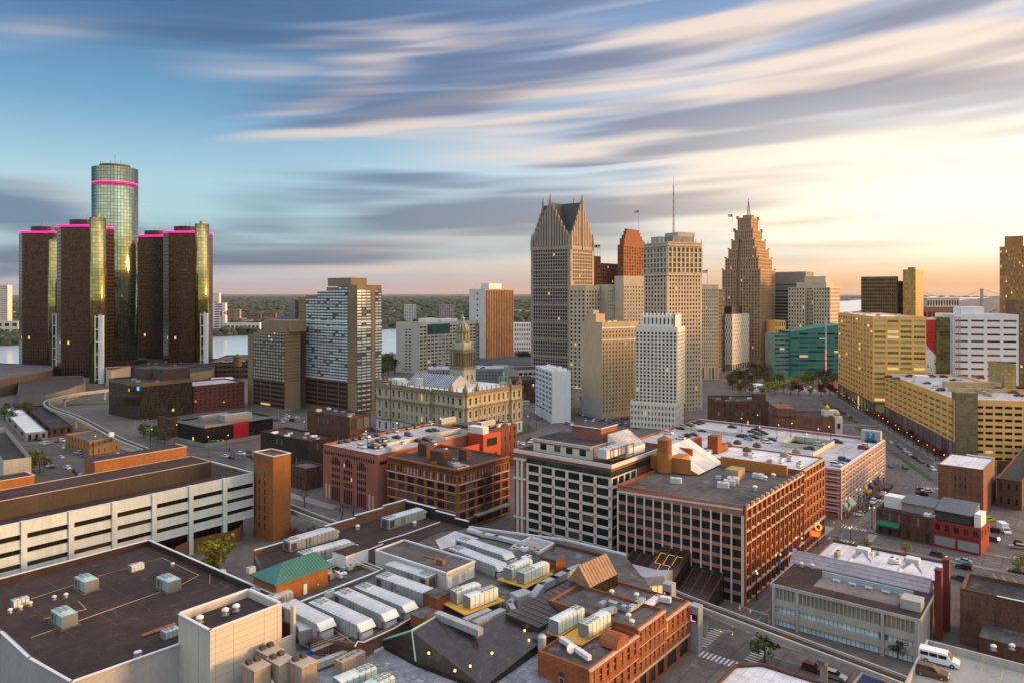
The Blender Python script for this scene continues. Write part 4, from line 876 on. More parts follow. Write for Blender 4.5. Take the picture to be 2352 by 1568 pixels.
# ---------------------------------------------------------------- gold stone office with white flank
b = grid_tower('stone_office', 'large golden stone office block with a chamfered corner and ribbon windows', 1922, 2006, 2127, 518, 727, -12.2, m_gold, G_GOLD, dl=110, done=False, roof=m_roofw, cat='office building', facz=(12, zat(727, 518)))
fh = (b.z1 - 12) / 16
b.facade(b.L, b.C, 12, b.z1, 13, 16, .72, .48, .4, mt=1.5, style='sill'); b.facade(b.C, b.R, 12, b.z1, 4, 16, .84, .48, .4, mt=1.5, style='mull4')
b.facade(b.L, b.C, 0, 11.6, 12, 1, .7, .85, .5, wi=1, bi=1); b.facade(b.C, b.R, 0, 11.6, 4, 1, .7, .85, .5, wi=1, bi=1)
b.spand = M('brown_granite', (.17, .12, .09), var=.12); b.frame = m_whitep
b.done()
u = b.a; p0 = b.R
s = MB(); q = lambda t, o: p0 + u * t - b.b * o
s.prism([q(0, .4), q(7, .4), q(7, 0) + b.b * 10, q(0, 0) + b.b * 10], 0, b.z1 - 1); s.build('mural_wall', m_whitep, b.root)
# mural strip: plain abstract patches, red dotted field above, pale patch with dark spots, pink and red below
s = MB(); W, Z = 7.0, b.z1 - 2.0
def patch(pts, mi, o=.43): s.face([((q(x, o)).x, (q(x, o)).y, z) for x, z in pts], mi)
patch([(0, Z), (7, Z), (7, 44), (0, 52)], 0); patch([(0, 52), (7, 44), (7, 22), (0, 20)], 1); patch([(0, 20), (7, 22), (7, 12), (0, 8)], 2); patch([(0, 8), (7, 12), (7, 2), (0, 2)], 0)
for i in range(4):
 for j in range(6): x = .9 + i * 1.7 + (j % 2) * .8; z = 50 + j * 2.1; patch([(x - .35, z - .45), (x + .35, z - .45), (x + .35, z + .45), (x - .35, z + .45)], 3, .46)
for k in range(13): x = random.uniform(.6, 5.8); z = random.uniform(24, 42); w_ = random.uniform(.3, .9); patch([(x, z), (x + w_, z + .3), (x + w_ * .8, z + 1.6), (x - .1, z + 1.2)], 3, .46)
for k in range(7): x = random.uniform(.4, 5); z = random.uniform(6, 21); patch([(x, z), (x + 1.6, z + .5), (x + 1.2, z + 2.5), (x - .2, z + 1.6)], [1, 4, 0][k % 3], .46)
s.build('mural', [M('mural_red', (.55, .03, .03), var=.05), M('mural_cream', (.75, .70, .62), var=.05), M('mural_pink', (.6, .2, .22), var=.05), M('mural_black', (.04, .02, .02), var=0), M('mural_grey', (.3, .3, .32), var=0)], b.root)
b2 = grid_tower('stair_tower', 'green golden glass stair tower between the mural wall and the white flank', 2149, 2151, 2187, 508, 729, -12.2, curtain('green_glass_wall', 2.2, 2.0, .1, (.20, .18, .06), (.10, .09, .05), metal=.6, rough=.15, var=.5, cover=(.06, .1), litp=.02), dl=14)
b3 = grid_tower('white_flank', 'long white panelled wing with dark slot windows and a tall red scaffold', 2189, 2190, 2338, 500, 722, -12.2, m_whitep, glass('slot_glass', (.05, .02, .012), (.12, .06, .04), p_light=.3, p_lit=0), dl=36, right=dict(nc=4, nr=13, ww=.8, wh=.28, d=.3, mb=12, mt=2), cat='office building', roof=m_roofw, done=False)
b3.done(); roofbox(b3, 6, 20, 4, 18, b3.z1 - 1, b3.z1 + 5, m_whitep)
t = thing('scaffold_tower', 'slim red and white scaffold tower standing against the white flank', 'scaffold', PD(2199, 494))
for k in range(18):
 s = MB(); z = k * 4
 for e in (-1.4, 1.4):
  for f in (-.8, .8): s.tube((e, f, z), (e, f, z + 4), .14, 4)
 s.tube((-1.4, -.8, z), (1.4, -.8, z + 4), .1, 4); s.tube((1.4, -.8, z), (-1.4, -.8, z + 4), .1, 4); s.box((0, 0), (1, 0), 2.8, 1.6, z + 3.85, z + 4)
 s.local('scaffold_bay', MATS['mast_red'] if k % 2 else m_conc, t)
b4 = grid_tower('glazed_box', 'small golden glazed box with a white end wall behind the parking roof', 2256, 2306, 2334, 430, 836, -12.2, curtain('amber_glass_wall', 2.0, 2.0, .1, (.42, .33, .14), (.3, .22, .1), metal=.4, rough=.3, cover=(.08, .1)), dl=22, roof=m_roofg)
grid_tower('office_slab', 'dark golden office slab cut by the right edge behind the white flank', 2328, 2333, 2420, 640, 690, -12.2, M('umber_stone', (.2, .14, .08)), G_GOLD, dl=20, right=dict(nc=10, nr=18, ww=.6, wh=.5))
# golden garage
b = deck('stone_garage', 'large golden stone parking garage with cars on its roof and a glass stair tower', 2023, 2194, 2420, 382, 917, m_gold, -12.2, z1=33.5, dl=128, done=False, roofm=deckw)
b.facade(b.L, b.C, 11, 33.3, 13, 6, .74, .42, .35, mt=2.5, gl=glass('bay_screen', (.10, .07, .03), (.25, .18, .08), p_light=.5, p_lit=0), style='mull5')
b.facade(b.L, b.C, 0, 10.8, 13, 1, .78, .9, .4, wi=1, bi=1, gl=glass('bay_grille', (.11, .10, .11), (.2, .19, .2), p_light=.4, p_lit=0)); b.facade(b.C + b.a * 9, b.C + b.a * 40, 2, 33.3, 7, 9, .78, .42, .35, mt=2, gl=G_OPEN)
b.spand = MATS['brown_granite']; b.done()
s = MB(); s.prism([b.C - b.b * 1.6 - b.a * .3, b.C - b.b * 1.6 + b.a * 10, b.C + b.a * 10, b.C + b.b * 4 - b.a * .3], 0, 37); s.build('glass_stair', curtain('stair_glass', 1.6, 1.5, .1, (.30, .26, .14), (.16, .12, .06), metal=.5, rough=.2, cover=(.1, .12)), b.root)
s = MB(); q = lambda t, o: b.C + b.a * t + b.b * o
s.prism([q(14, 58), q(44, 58), q(44, 62), q(14, 62)], 32.5, 36); s.prism([q(10, 40), q(50, 40), q(50, 41), q(10, 41)], 32.5, 34.6); s.prism([q(24, 20), q(24, 58), q(24.6, 58), q(24.6, 20)], 32.5, 34.2); s.build('ramp_wall', M('tan_ramp', (.5, .36, .18)), b.root)
s = MB(); s.prism([q(6, 84), q(14, 84), q(14, 90), q(6, 90)], 32.5, 36.5); s.build('roof_hut', m_whitep, b.root)
GOLDGAR = b
# brick blocks in the middle right
b = grid_tower('brick_row', 'old brown brick row with white framed windows beyond the far parking roof', 1640, 1644, 1765, 455, 920, -4, m_dred, G_SASH, dl=26, right=dict(nc=9, nr=4, ww=.28, wh=.45, d=.2, mb=1), roof=m_roofd, frame=m_whitep, cat='building', done=False)
b.done(); roofbox(b, 5, 9, 4, 8, b.z1, b.z1 + 3, m_dred); roofbox(b, 24, 31, 4, 9, b.z1, b.z1 + 4, m_dred)
b = grid_tower('brick_theatre', 'stepped red brown brick building with a flat dark roof left of the golden domed facade', 1783, 1786, 1918, 425, 955, -6, M('rust_brick', (.22, .10, .065), var=.3, scale=.2, streak=.3), G_SASH, dl=22, roof=m_roofd, cat='building')
roofbox(b, 0, 10, 0, 20, b.z1 - 1, b.z1 + 4.5, M('rust_brick', ()))
t = thing('domed_facade', 'narrow white facade with two small golden domes at the end of the rust brick building', 'facade', PD(1906, 432))
s = MB(); s.box((0, 0), (1, 0), 8, 5, 0, 20); s.box((3, -3), (1, 0), 4.4, 4, 0, 17); s.box((3, -5.1), (1, 0), 1.6, .3, 10, 13, 1); s.local('wall', [m_white, G_DARK], t)
for c, z in (((-1.6, 0), 20), ((3, -3), 17)):
 s = MB(); s.lathe(c, [(1.4, z), (1.5, z + .5), (1.6, z + 1.2), (1.2, z + 2.1), (.4, z + 2.8), (.05, z + 3.6)], 14); s.local('gold_dome', M('gold_leaf', (.62, .34, .08), rough=.35, metal=.6, var=.1), t, True)
t = thing('guitar_sign', 'tall red neon guitar sign on the corner of the golden stone block', 'sign', PD(1919.5, 640, 0))
s = MB(); s.tube((0, 0, 0), (0, 0, 10), .3, 6); s.local('post', m_dark, t)
s = MB()
for (x, z, r) in ((0, 12.6, 3.0), (0, 16, 2.2)):
 s.solid([(x + r * math.cos(k * .5236), -.4, z + r * math.sin(k * .5236)) for k in range(12)], [(x + r * math.cos(k * .5236), .4, z + r * math.sin(k * .5236)) for k in range(12)])
s.box((0, 0), (1, 0), .9, .6, 17, 27); s.box((0, 0), (1, 0), 1.6, .7, 27, 29.5); s.local('guitar', glow('red_neon', (.7, .08, .05), .3), t); t.scale = (.45, .45, .45)
# ================================================================ FOREGROUND
def V2(x, y): return Vector((x, y, 0))
m_rose = M('rose_brick', (.30, .11, .085), var=.14, streak=.15, brick=.9)
m_pinkb = M('salmon_brick', (.34, .125, .095), var=.12, streak=.15)
m_orbr = M('orange_tan_brick', (.34, .135, .045), var=.14, streak=.2, brick=1.1)
m_loft = M('loft_brick', (.33, .105, .042), var=.18, streak=.25, brick=.9)
m_sill = M('stone_trim', (.50, .42, .35), var=.12, streak=.3)
m_frame = M('white_concrete_frame', (.62, .57, .54), var=.10, streak=.35)
m_alu = M('white_coping', (.68, .69, .72), rough=.5, var=.08)
m_brownroof = M('brown_roofing', (.052, .032, .027), seam=.2, rough=.85, var=.35, scale=.05, col2=(.026, .017, .015))
m_charroof = M('charcoal_roofing', (.125, .115, .113), seam=.32, rough=.85, var=.3, scale=.05, col2=(.04, .036, .036))
m_blueroof = M('pale_blue_roofing', (.27, .29, .33), seam=.4, rough=.6, var=.35, scale=.15, col2=(.09, .09, .10))
m_galv = M('galvanised_steel', (.42, .45, .48), rough=.45, metal=.35, var=.12, scale=.4)
m_ahu = M('grey_casing', (.38, .41, .435), rough=.55, metal=.15, var=.12, scale=.3, streak=.3)
m_ahut = M('pale_casing_top', (.55, .60, .64), rough=.5, metal=.15, var=.12, scale=.3)
m_mint = M('mint_casing', (.58, .69, .65), rough=.55, var=.10, scale=.3, streak=.3)
m_mintt = M('mint_top', (.62, .70, .68), rough=.5, var=.08, scale=.3)
m_sky = M('sky_blue_casing', (.34, .50, .52), rough=.55, var=.12, scale=.3, streak=.3)
m_fan = M('fan_black', (.025, .027, .03), rough=.6, var=0)
m_yel = M('yellow_steel', (.62, .36, .06), rough=.6, var=.15)
m_tanm = M('tan_casing', (.36, .29, .23), rough=.7, var=.2, scale=.4, streak=.3)
m_rust = M('rusty_metal', (.30, .12, .05), rough=.8, var=.3, scale=.8)
m_orpaint = M('orange_paint', (.38, .15, .04), rough=.7, var=.12, streak=.25)
m_redpaint = M('red_orange_paint', (.40, .06, .03), rough=.7, var=.08, streak=.2)
G_OFF = glass('office_glass', (.010, .012, .012), (.09, .09, .08), p_light=.12, p_lit=.004, rough=.05)
def parapet_cap(b, pts, z, w=.5, mat=None, h=.18, name='coping'):
 s = MB()
 for p, q in zip(pts, pts[1:]):
  p, q = Vector((p[0], p[1], 0)), Vector((q[0], q[1], 0)); s.box((p + q) / 2, (q - p).normalized(), (q - p).length + w * .98, w, z, z + h)
 return s.build(name, mat or m_alu, b.root)

# ---------------------------------------------------------------- glazed hotel with the white frame
C = V2(31.9, 238); L = C + B_ * 39.6; Rr = C + A_ * 40; zt = 32.7
b = Bld('frame_hotel', 'rose brick hotel with a white window grid, green roof strip and white penthouse', 'hotel', C, m_rose, G_OFF, frame=m_dark)
b.core([C, Rr, Rr + B_ * 39.6, L], 0, zt, m_roofd, 1.0); b.spand = m_frame; b.trim = M('pink_tile', (.45, .16, .17), var=0)
u = -B_; s0 = 5.6
b.facade(L + u * s0, C, 2.5, 28.7, 6, 8, .82, .74, .4, wi=1, bi=1, style='mull2', ml=.3, mr=.3)
for i in range(1, 7):
 for j in range(1, 8):
  p = L + u * (s0 + .3 + (39.6 - s0 - .6) * i / 6) - A_ * .46; b.wall.box(p, u, .8, .12, 2.5 + 26.2 * j / 8 - .4, 2.5 + 26.2 * j / 8 + .4, 2)
for x in (1.3, 3.2):
 for za, zb in ((0, 9), (9.8, 22.5), (23.2, 29.5)): b.wall.box(L + u * (x + .4) - A_ * .2, u, .9, .6, za, zb, 1)
for z in (9.2, 22.8, 29.6): b.wall.box(L + u * 2.6 - A_ * .3, u, 5.4, .7, z - .3, z + .3, 1)
b.wall.prism([L - A_ * .5, C - A_ * .5 - B_ * .5, C, L], 31.7, 32.9, 1); b.wall.prism([C - B_ * .5 - A_ * .5, Rr - B_ * .5, Rr, C], 31.7, 32.9, 1)
g = MB(); q0, q1 = L + u * s0, C; g.prism([q0 - A_ * .12, q1 - A_ * .12 - B_ * .12, q1, q0], 28.75, 30.6); g.prism([C - B_ * .12 - A_ * .1, Rr - B_ * .12, Rr, C], 28.75, 30.6); g.build('ribbon_glazing', curtain('ribbon_glass', 1.6, 3, .1, (.06, .10, .085), (.02, .02, .02), metal=.7, rough=.1, cover=(.04, .02)), b.root)
b.facade(C, C + A_ * 16, 2.5, 28.7, 4, 8, .82, .74, .3, wi=1, bi=1, style='mull2')
p = lambda t, q: C + A_ * t + B_ * q
s = MB(); s.face([(*v[:2], zt - .93) for v in (p(1, 12), p(5.4, 12), p(5.4, 38.6), p(1, 38.6))]); s.build('green_roof', M('roof_turf', (.05, .16, .06), var=.2), b.root)
ph = Bld('x', '', '', C, m_frame, G_OFF); ph.root = b.root
ph.wall.prism([p(5.6, 11.6), p(24, 11.6), p(24, 35.5), p(5.6, 35.5)], zt - 1, 36.2, 0, 3)
for i, q in enumerate((31, 25, 20, 14.5)): ph.addwin(p(5.5, q) + Vector((0, 0, 34)), 2.6, 2.4, math.atan2(u.y, u.x), 'mull2', frame=m_dark)
for z, dd in ((36.0, .3), (34.9, .12)): ph.wall.prism([p(5.6 - dd, 35.5 + dd), p(5.6 - dd, 11.6 - dd), p(5.6, 11.6 - dd), p(5.6, 35.5 + dd)], z, z + .4, 0 if dd > .2 else 1)
b.wins += ph.wins; ph.wall.build('penthouse', [m_frame, m_rose, m_frame, m_roofd], b.root)
s = MB(); s.prism([p(15.9, 13.7), p(27, 13.7), p(27, 25.8), p(15.9, 25.8)], 36, 40.6, 0, 1); s.build('lift_house', [m_rose, m_roofd], b.root); parapet_cap(b, [p(27, 13.7), p(15.9, 13.7), p(15.9, 25.8)], 40.5)
s = MB(); q = [p(16, 4), p(30, 4), p(30, 11), p(16, 11)]; s.solid([(*v[:2], zt - 1) for v in q], [(*q[0][:2], 34.5), (*q[1][:2], 34.5), (*q[2][:2], 39), (*q[3][:2], 39)], 0, 1); s.build('slanted_skylight', [m_whitep, M('skylight_pale', (.42, .42, .40), rough=.25, var=.3)], b.root)
b.done()
# steel frame with air handlers beside the penthouse
t = thing('steel_gantry', 'red steel gantry holding pale air handlers on the rose brick hotel roof', 'gantry', p(6, 2)); s = MB()
for i in range(4):
 for q in (0, 6.5): s.tube((*p(3 + i * 5, 2 + q)[:2], zt - 1), (*p(3 + i * 5, 2 + q)[:2], zt + 4.2), .18, 4)
for z in (zt + .6, zt + 4):
 for q in (0, 6.5): s.tube((*p(3, 2 + q)[:2], z), (*p(18, 2 + q)[:2], z), .16, 4)
s.build('frame', M('maroon_steel', (.22, .04, .035), var=.1), t)

# ---------------------------------------------------------------- big brick warehouse block
C = V2(65.2, 208.6); L = C + B_ * 40.7; Rr = C + A_ * 77
b = Bld('brick_warehouse', 'long orange red brick warehouse with arched windows, a white gridded end and orange roof walls', 'warehouse', C, m_loft, G_OFF, frame=m_dark)
R1 = C + A_ * 52
b.core([C, R1, R1 + B_ * 40.7, L], 0, 27.6, m_charroof, .9); b.core([R1 + A_ * .01, Rr, Rr + B_ * 40.7, R1 + B_ * 40.7 + A_ * .01], 0, 28.4, m_roofw, .5)
b.spand = m_frame; b.trim = m_sill
m_wash = M('washed_brick', (.36, .17, .125), var=.15, streak=.2)
# gridded end: white mullions, washed brick spandrels
n_ = -A_; b.facade(L, C, 0, 25.4, 13, 8, .86, .68, .28, wi=1, bi=3, style='mull2', ml=.3, mr=.3)
b.wall.solid([(*(L + n_ * .3)[:2], 25.4), (*(C + n_ * .3)[:2], 25.4), (*C[:2], 25.4), (*L[:2], 25.4)], [(*(L + n_ * .3)[:2], 26.6), (*(C + n_ * .3)[:2], 28.4), (*C[:2], 28.4), (*L[:2], 26.6)], 3)
b.wall.solid([(*(L + n_ * .42)[:2], 25.3), (*(C + n_ * .42)[:2], 26.9), (*(C + n_ * .29)[:2], 26.9), (*(L + n_ * .29)[:2], 25.3)], [(*(L + n_ * .42)[:2], 25.8), (*(C + n_ * .42)[:2], 27.4), (*(C + n_ * .29)[:2], 27.4), (*(L + n_ * .29)[:2], 25.8)], 1)
# long street side
f = lambda a0, a1, z0, z1, nc, nr, ww, wh, st='sill', **k: b.facade(C + A_ * a0, C + A_ * a1, z0, z1, nc, nr, ww, wh, .45, style=st, frame=m_sill, **k)
f(0, 52, 0, 4.3, 13, 1, .55, .8, '', mr=0); f(0, 52, 4.3, 17.2, 13, 4, .42, .66, mr=0); f(0, 52, 17.2, 20.6, 13, 1, .5, .8, 'arch'); f(0, 52, 20.6, 24.0, 13, 1, .42, .7); f(0, 52, 24.0, 27.5, 26, 1, .5, .74, 'arch')
f(52.2, 77, 0, 7, 7, 2, .5, .66); f(52.2, 77, 7.2, 28.2, 7, 6, .46, .66)
nn = -B_
for i in range(14):
 pp = C + A_ * (52 * i / 13) + nn * .62; b.wall.box(pp, A_, .8, .5, 0, 27.5, 0)
for z, a0, a1, dd, h in ((4.2, 0, 52, .95, .5), (7.4, 0, 52, .7, .3), (17.1, 0, 52, .85, .4), (20.5, 0, 52, .8, .35), (24.0, 0, 52, .75, .3), (27.0, 0, 52, 1.0, .5), (7.0, 52, 77, .95, .6), (25, 52, 77, .7, .3), (27.9, 52, 77, .9, .4), (.6, 0, 77, .8, .3)):
 b.wall.prism([C + A_ * a0 + nn * dd, C + A_ * a1 + nn * dd, C + A_ * a1, C + A_ * a0], z, z + h, 2)
for i in range(27):
 pp = C + A_ * (52 * i / 26) + nn * .5; b.wall.box(pp, A_, .7, .9, 27.5, 28.3, 2 if i % 2 else 0)
p = lambda t, q: C + A_ * t + B_ * q
# sloping glass roof and orange walls on top
h0, h1, l0, l1 = Vector((50, 255.7, 34)), Vector((65.9, 275.8, 34)), Vector((62.6, 248, 27.3)), Vector((75.6, 265, 27.3))
s = MB(); s.face([h0, l0, l1, h1])
o = s.build('sloping_glass_roof', curtain('roof_panel', 1.0, 50, .1, (.62, .56, .52), (.36, .34, .33), metal=0, rough=.35, var=.25, cover=(.06, .0)), b.root)
s = MB(); s.solid([(h0.x, h0.y, 27), (l0.x, l0.y, 27), (l0.x + .5 * A_.x, l0.y + .5 * A_.y, 27), (h0.x + .5 * A_.x, h0.y + .5 * A_.y, 27)], [(h0.x, h0.y, 34), (l0.x, l0.y, 27.2), (l0.x + .5 * A_.x, l0.y + .5 * A_.y, 27.2), (h0.x + .5 * A_.x, h0.y + .5 * A_.y, 34)])
s.build('orange_gable_wall', m_orpaint, b.root); s = MB(); s.prism([p(46, 3), p(47, 3), p(47, 26), p(46, 26)], 27, 30.5); s.build('orange_parapet_wall', m_orpaint, b.root); s = MB(); s.prism([p(28, 29), p(28.5, 29), p(28.5, 33), p(36, 33), p(36, 44), p(28, 44)], 27, 32); s.build('orange_roof_room', m_orpaint, b.root)
s = MB(); c = P(1413 + 53 + 20, 1080, 27.6); c = p(27, 38); s.cyl((c.x, c.y), 2.6, 27, 33.5, 18, 0); s.cyl((c.x, c.y), 2.45, 33.5, 38, 18, 1); s.cyl((c.x, c.y), 2.7, 38, 39.4, 18, 1, r2=.2); s.build('round_flue', [m_orpaint, m_rust], b.root)
s = MB(); s.prism([p(34, 40), p(62, 40), p(62, 42), p(34, 42)], 27, 33.2, 0); s.prism([p(40, 34), p(41, 34), p(41, 42), p(40, 42)], 27, 33, 0); s.build('red_roof_wall', m_redpaint, b.root)
s = MB(); s.prism([p(60, 33), p(64, 33), p(64, 37), p(60, 37)], 28, 34.5); s.prism([p(64, 33), p(70, 33), p(70, 37), p(64, 37)], 28, 30.5); s.build('brick_stair_head', m_loft, b.root)
s = MB(); pp = P(1665, 1098, 26.8); rel = pp - C; tt, qq = rel.dot(A_), rel.dot(B_); s.prism([p(tt, qq - 4.5), p(tt + 6, qq - 4.5), p(tt + 6, qq), p(tt, qq)], 26.7, 30); s.build('roof_shed', M('tan_siding', (.36, .26, .14), var=.12, streak=.4), b.root)
for i, (px, py) in enumerate(((1672, 1018.5), (1694, 1013), (1716, 1030), (1739, 1020), (1802, 1042), (1830, 1033))):
 s = MB(); c = P(px, py + 4, 28.2); s.lathe((c.x, c.y), [(1.7, 27.9), (1.7, 28.5), (1.3, 29.1), (.6, 29.5), (.1, 29.7)], 14); s.build('roof_dome', m_brown if i < 4 else m_tan, b.root, True)
b.done(mats=[m_loft, m_frame, m_sill, m_wash])

# dark sloping atrium glass at the foot of the gridded end
at = curtain('atrium_glass', 1.1, 60, .1, (.050, .030, .022), (.085, .06, .05), metal=.45, rough=.18, var=.35, cover=(.06, .0))
b = Bld('atrium', 'dark sloping glass atrium with yellow light strips at the foot of the brick warehouse', 'atrium', L - A_ * 8, at); C = V2(65.2, 208.6)
def slope(q0, q1, f, zb, zf, nm):
 s = MB(); a0, a1 = C + B_ * q1, C + B_ * q0; f0, f1 = a0 - A_ * f, a1 - A_ * f; k = A_ * .42
 s.solid([(*(v)[:2], 0) for v in (f0, f1, a1 - k, a0 - k)], [(*f0[:2], zf), (*f1[:2], zf), (*(a1 - k)[:2], zb), (*(a0 - k)[:2], zb)]); s.build(nm, at, b.root)
 s = MB(); 
 for i in range(9):
  h = i / 8; x0 = a0.lerp(f0, h); x1 = a1.lerp(f1, h); z = zb + (zf - zb) * h + .05; s.tube((*x0[:2], z), (*x1[:2], z), .07, 4)
 s.build('glazing_bar', M('bar_brown', (.12, .085, .07), var=0), b.root)
slope(15.7, 25, 15, 11.6, 5, 'centre_bay'); slope(25.3, 35, 12, 8.2, 3.5, 'side_bay'); slope(5.5, 15.4, 14, 8.0, 2.5, 'side_bay')
s = MB(); gp = lambda q, f: (*(C + B_ * q - A_ * f)[:2], 11.6 - (f - .4) * 6.6 / 14.6 + .13)
for (q, f, q2, f2) in ((24, 3, 24, 7), (24, 3, 22.4, 3), (24, 7, 22, 7), (21.4, 3, 21.4, 7), (21.4, 3, 19.6, 3), (21.4, 7, 19, 7), (18.8, 3, 18.8, 6.5), (18.8, 3, 17, 3), (22, 7, 22, 9.4), (19, 7, 19, 9.4), (24.6, 11, 24.6, 13), (24.6, 11, 21, 11), (20, 11, 17, 11), (18.4, 11, 18.4, 13.4), (17.4, 11, 17.4, 13.4)): s.tube(gp(q, f), gp(q2, f2), .04, 4)
s.build('light_strip', glow('amber_light', (1, .5, .08), .8), b.root)
b = Bld('skybridge', 'grey panelled footbridge with yellow lit windows beside the sloping atrium', 'bridge', V2(29.5, 209), M('grey_cladding', (.36, .36, .40), var=.1), None)
pts = [V2(24, 214), V2(36.5, 203), V2(42, 204)]; bw = Vector((3.2, 4.2, 0))
s = MB(); s.prism([pts[0], pts[1], pts[2], pts[2] + bw, pts[1] + bw * 1.3, pts[0] + bw], 7.6, 10.2); s.prism([pts[0], pts[1], pts[2], pts[2] + bw, pts[1] + bw * 1.3, pts[0] + bw], 4.4, 5.2); s.build('wall', MATS['grey_cladding'], b.root)
s = MB(); k = .15; s.prism([pts[0] + bw * .1, pts[1] + bw * .1, pts[2] + V2(-.4, .3), pts[2] + bw * .9, pts[0] + bw * .9], 5.2, 7.6); s.build('lit_glazing', curtain('lit_glazing', 1.6, 9, .1, (.4, .22, .06), (.15, .13, .12), metal=0, rough=.3, cover=(.12, 0), litp=.5), b.root)
s = MB()
for q in (pts[0] + V2(3, 0), pts[1] + V2(1, 1.5), pts[2] + V2(-.6, 1.4)): s.cyl((q.x, q.y), .5, 0, 4.4, 10)
s.build('column', MATS['grey_cladding'], b.root)
b.root.location.z = 0

# ---------------------------------------------------------------- red and white striped garage
C = V2(127.7, 288); Rr = C + A_ * 73.8; L = C + B_ * 92; zt = 19.6
b = Bld('striped_garage', 'red brick and white banded parking garage with a pale parking roof behind the brick warehouse', 'parking garage', C, M('striped_brick', (.36, .115, .085), var=.12, streak=.15), G_OPEN); b.spand = m_frame
b.core([C, Rr, Rr + B_ * 92, L], 0, zt, deckw, 1.0, .3)
b.facade(C, Rr, 4.2, zt, 14, 5, .62, .46, .3, wi=1, bi=0, mt=.4, cols=[0, 2, 4, 6, 8, 10, 12]); 
b.facade(C + A_ * 0, Rr, 4.2, zt, 28, 5, .36, .40, .31, wi=0, bi=0, mt=.4, pier=False, cols=[i for i in range(28) if (i // 2) % 2])
b.facade(C, Rr, 0, 4.0, 12, 1, .7, .8, .3, wi=0, bi=0); b.facade(L + (C - L) * .75, C, 1, zt, 4, 6, .6, .35, .3, wi=0, bi=0, mt=.4, cols=[1, 3])
for j in range(6):
 z = 4.2 + 15 * j / 5 - .25
 for q0, q1 in ((C, Rr), (L, C)):
  n_ = Vector(((q1 - q0).y, -(q1 - q0).x, 0)).normalized(); b.wall.prism([q0 + n_ * .42, q1 + n_ * .42, q1, q0], z, z + .55, 1); b.wall.prism([q0 + n_ * .4, q1 + n_ * .4, q1, q0], z - 1.25, z - 1.0, 1)
for i in range(15): b.wall.box(C + A_ * 73.8 * i / 14 - B_ * .45, A_, .6, .3, 0, zt, 1)
b.done()
parapet_cap(b, [L, C, Rr, Rr + B_ * 92], zt, .5)
p = lambda t, q: C + A_ * t + B_ * q
s = MB(); s.prism([p(70, .6), p(73.4, .6), p(73.4, 9), p(70, 9)], zt - 1, zt + 4.2); s.build('stair_head', m_conc, b.root)
s = MB(); s.prism([p(69.8, 3), p(69.95, 3), p(69.95, 6.6), p(69.8, 6.6)], zt + .2, zt + 3.4); s.build('blue_sign', M('sign_blue', (.03, .22, .5), var=0), b.root)
cu = bpy.data.curves.new('numeral', 'FONT'); cu.body = '7'; cu.size = 3; cu.extrude = .03; cu.align_x = 'CENTER'
def text_part(body, size, loc, ang, mat, parent, name, tilt=90):
 cu = bpy.data.curves.new(name, 'FONT'); cu.body = body; cu.size = size; cu.extrude = .03; cu.align_x = 'CENTER'; cu.align_y = 'CENTER'
 tmp = bpy.data.objects.new(name, cu); COL.objects.link(tmp)
 dg = bpy.context.evaluated_depsgraph_get(); me = bpy.data.meshes.new_from_object(tmp.evaluated_get(dg)); bpy.data.objects.remove(tmp)
 me.materials.clear(); me.materials.append(mat); o = bpy.data.objects.new(name, me); COL.objects.link(o); o.parent = parent
 o.location = Vector(loc) - world_loc(parent); o.rotation_euler = (R(tilt), 0, ang); return o
c = p(69.72, 4.8); text_part('7', 3, (c.x, c.y, zt + 1.8), math.atan2(-B_.y, -B_.x), m_whitep, b.root, 'numeral')
# ramp well in the roof: parapet walls round a flat dark sheet, the ramp's shade put in its colour
def ramp_well(b, p, t0, t1, q0, q1, zt, wm, k=1.1):
 s = MB()
 for (a, c_, d, e) in ((t0, t1, q0, q0 + .3), (t0, t1, q1 - .3, q1), (t0, t0 + .3, q0 + .31, q1 - .31), (t1 - .3, t1, q0 + .31, q1 - .31)): s.prism([p(a, d), p(c_, d), p(c_, e), p(a, e)], zt - 1.2, zt + k)
 s.build('ramp_wall', wm, b.root)
 s = MB(); s.face([(*p(t0 + .4, q0 + .4)[:2], zt - .93), (*p(t1 - .4, q0 + .4)[:2], zt - .93), (*p(t1 - .4, q1 - .4)[:2], zt - .93), (*p(t0 + .4, q1 - .4)[:2], zt - .93)]); s.build('ramp_shade_sheet', M('shaded_ramp', (.10, .09, .085), var=.2), b.root)
m_beige = M('beige_concrete', (.52, .50, .42), var=.12, streak=.3)
ramp_well(b, p, 34, 52, 16, 34, zt, m_beige)
s = MB(); s.prism([p(20, 16), p(34, 16), p(34, 16.4), p(20, 16.4)], zt - 1, zt + .8); s.prism([p(44, 40), p(44.4, 40), p(44.4, 90), p(44, 90)], zt - 1, zt + .7); s.build('deck_wall', m_beige, b.root)
GAR2 = (b, p, zt)
for i, (a0, w, col) in enumerate(((3, 4.5, (.40, .47, .36)), (9, 7, (.40, .47, .36)), (36, 4, (.6, .5, .05)), (44, 5, (.05, .05, .12)), (52, 6, (.05, .05, .12)))):
 t = thing('shop_awning', ['pale green shop awning nearest the corner of the striped garage', 'wide pale green shop awning under the striped garage', 'yellow shop awning on the striped garage', 'short dark blue shop awning on the striped garage', 'long dark blue shop awning at the far end of the striped garage'][i], 'awning', p(a0, -.4))
 s = MB(); q = [p(a0, -.35), p(a0 + w, -.35), p(a0 + w, -2.2), p(a0, -2.2)]; s.solid([(*q[3][:2], 3.0), (*q[2][:2], 3.0), (*q[1][:2], 3.0), (*q[0][:2], 3.0)], [(*q[3][:2], 3.5), (*q[2][:2], 3.5), (*q[1][:2], 5.4), (*q[0][:2], 5.4)]); s.build('canvas', M('awning_%d' % i, col, var=.05), t)

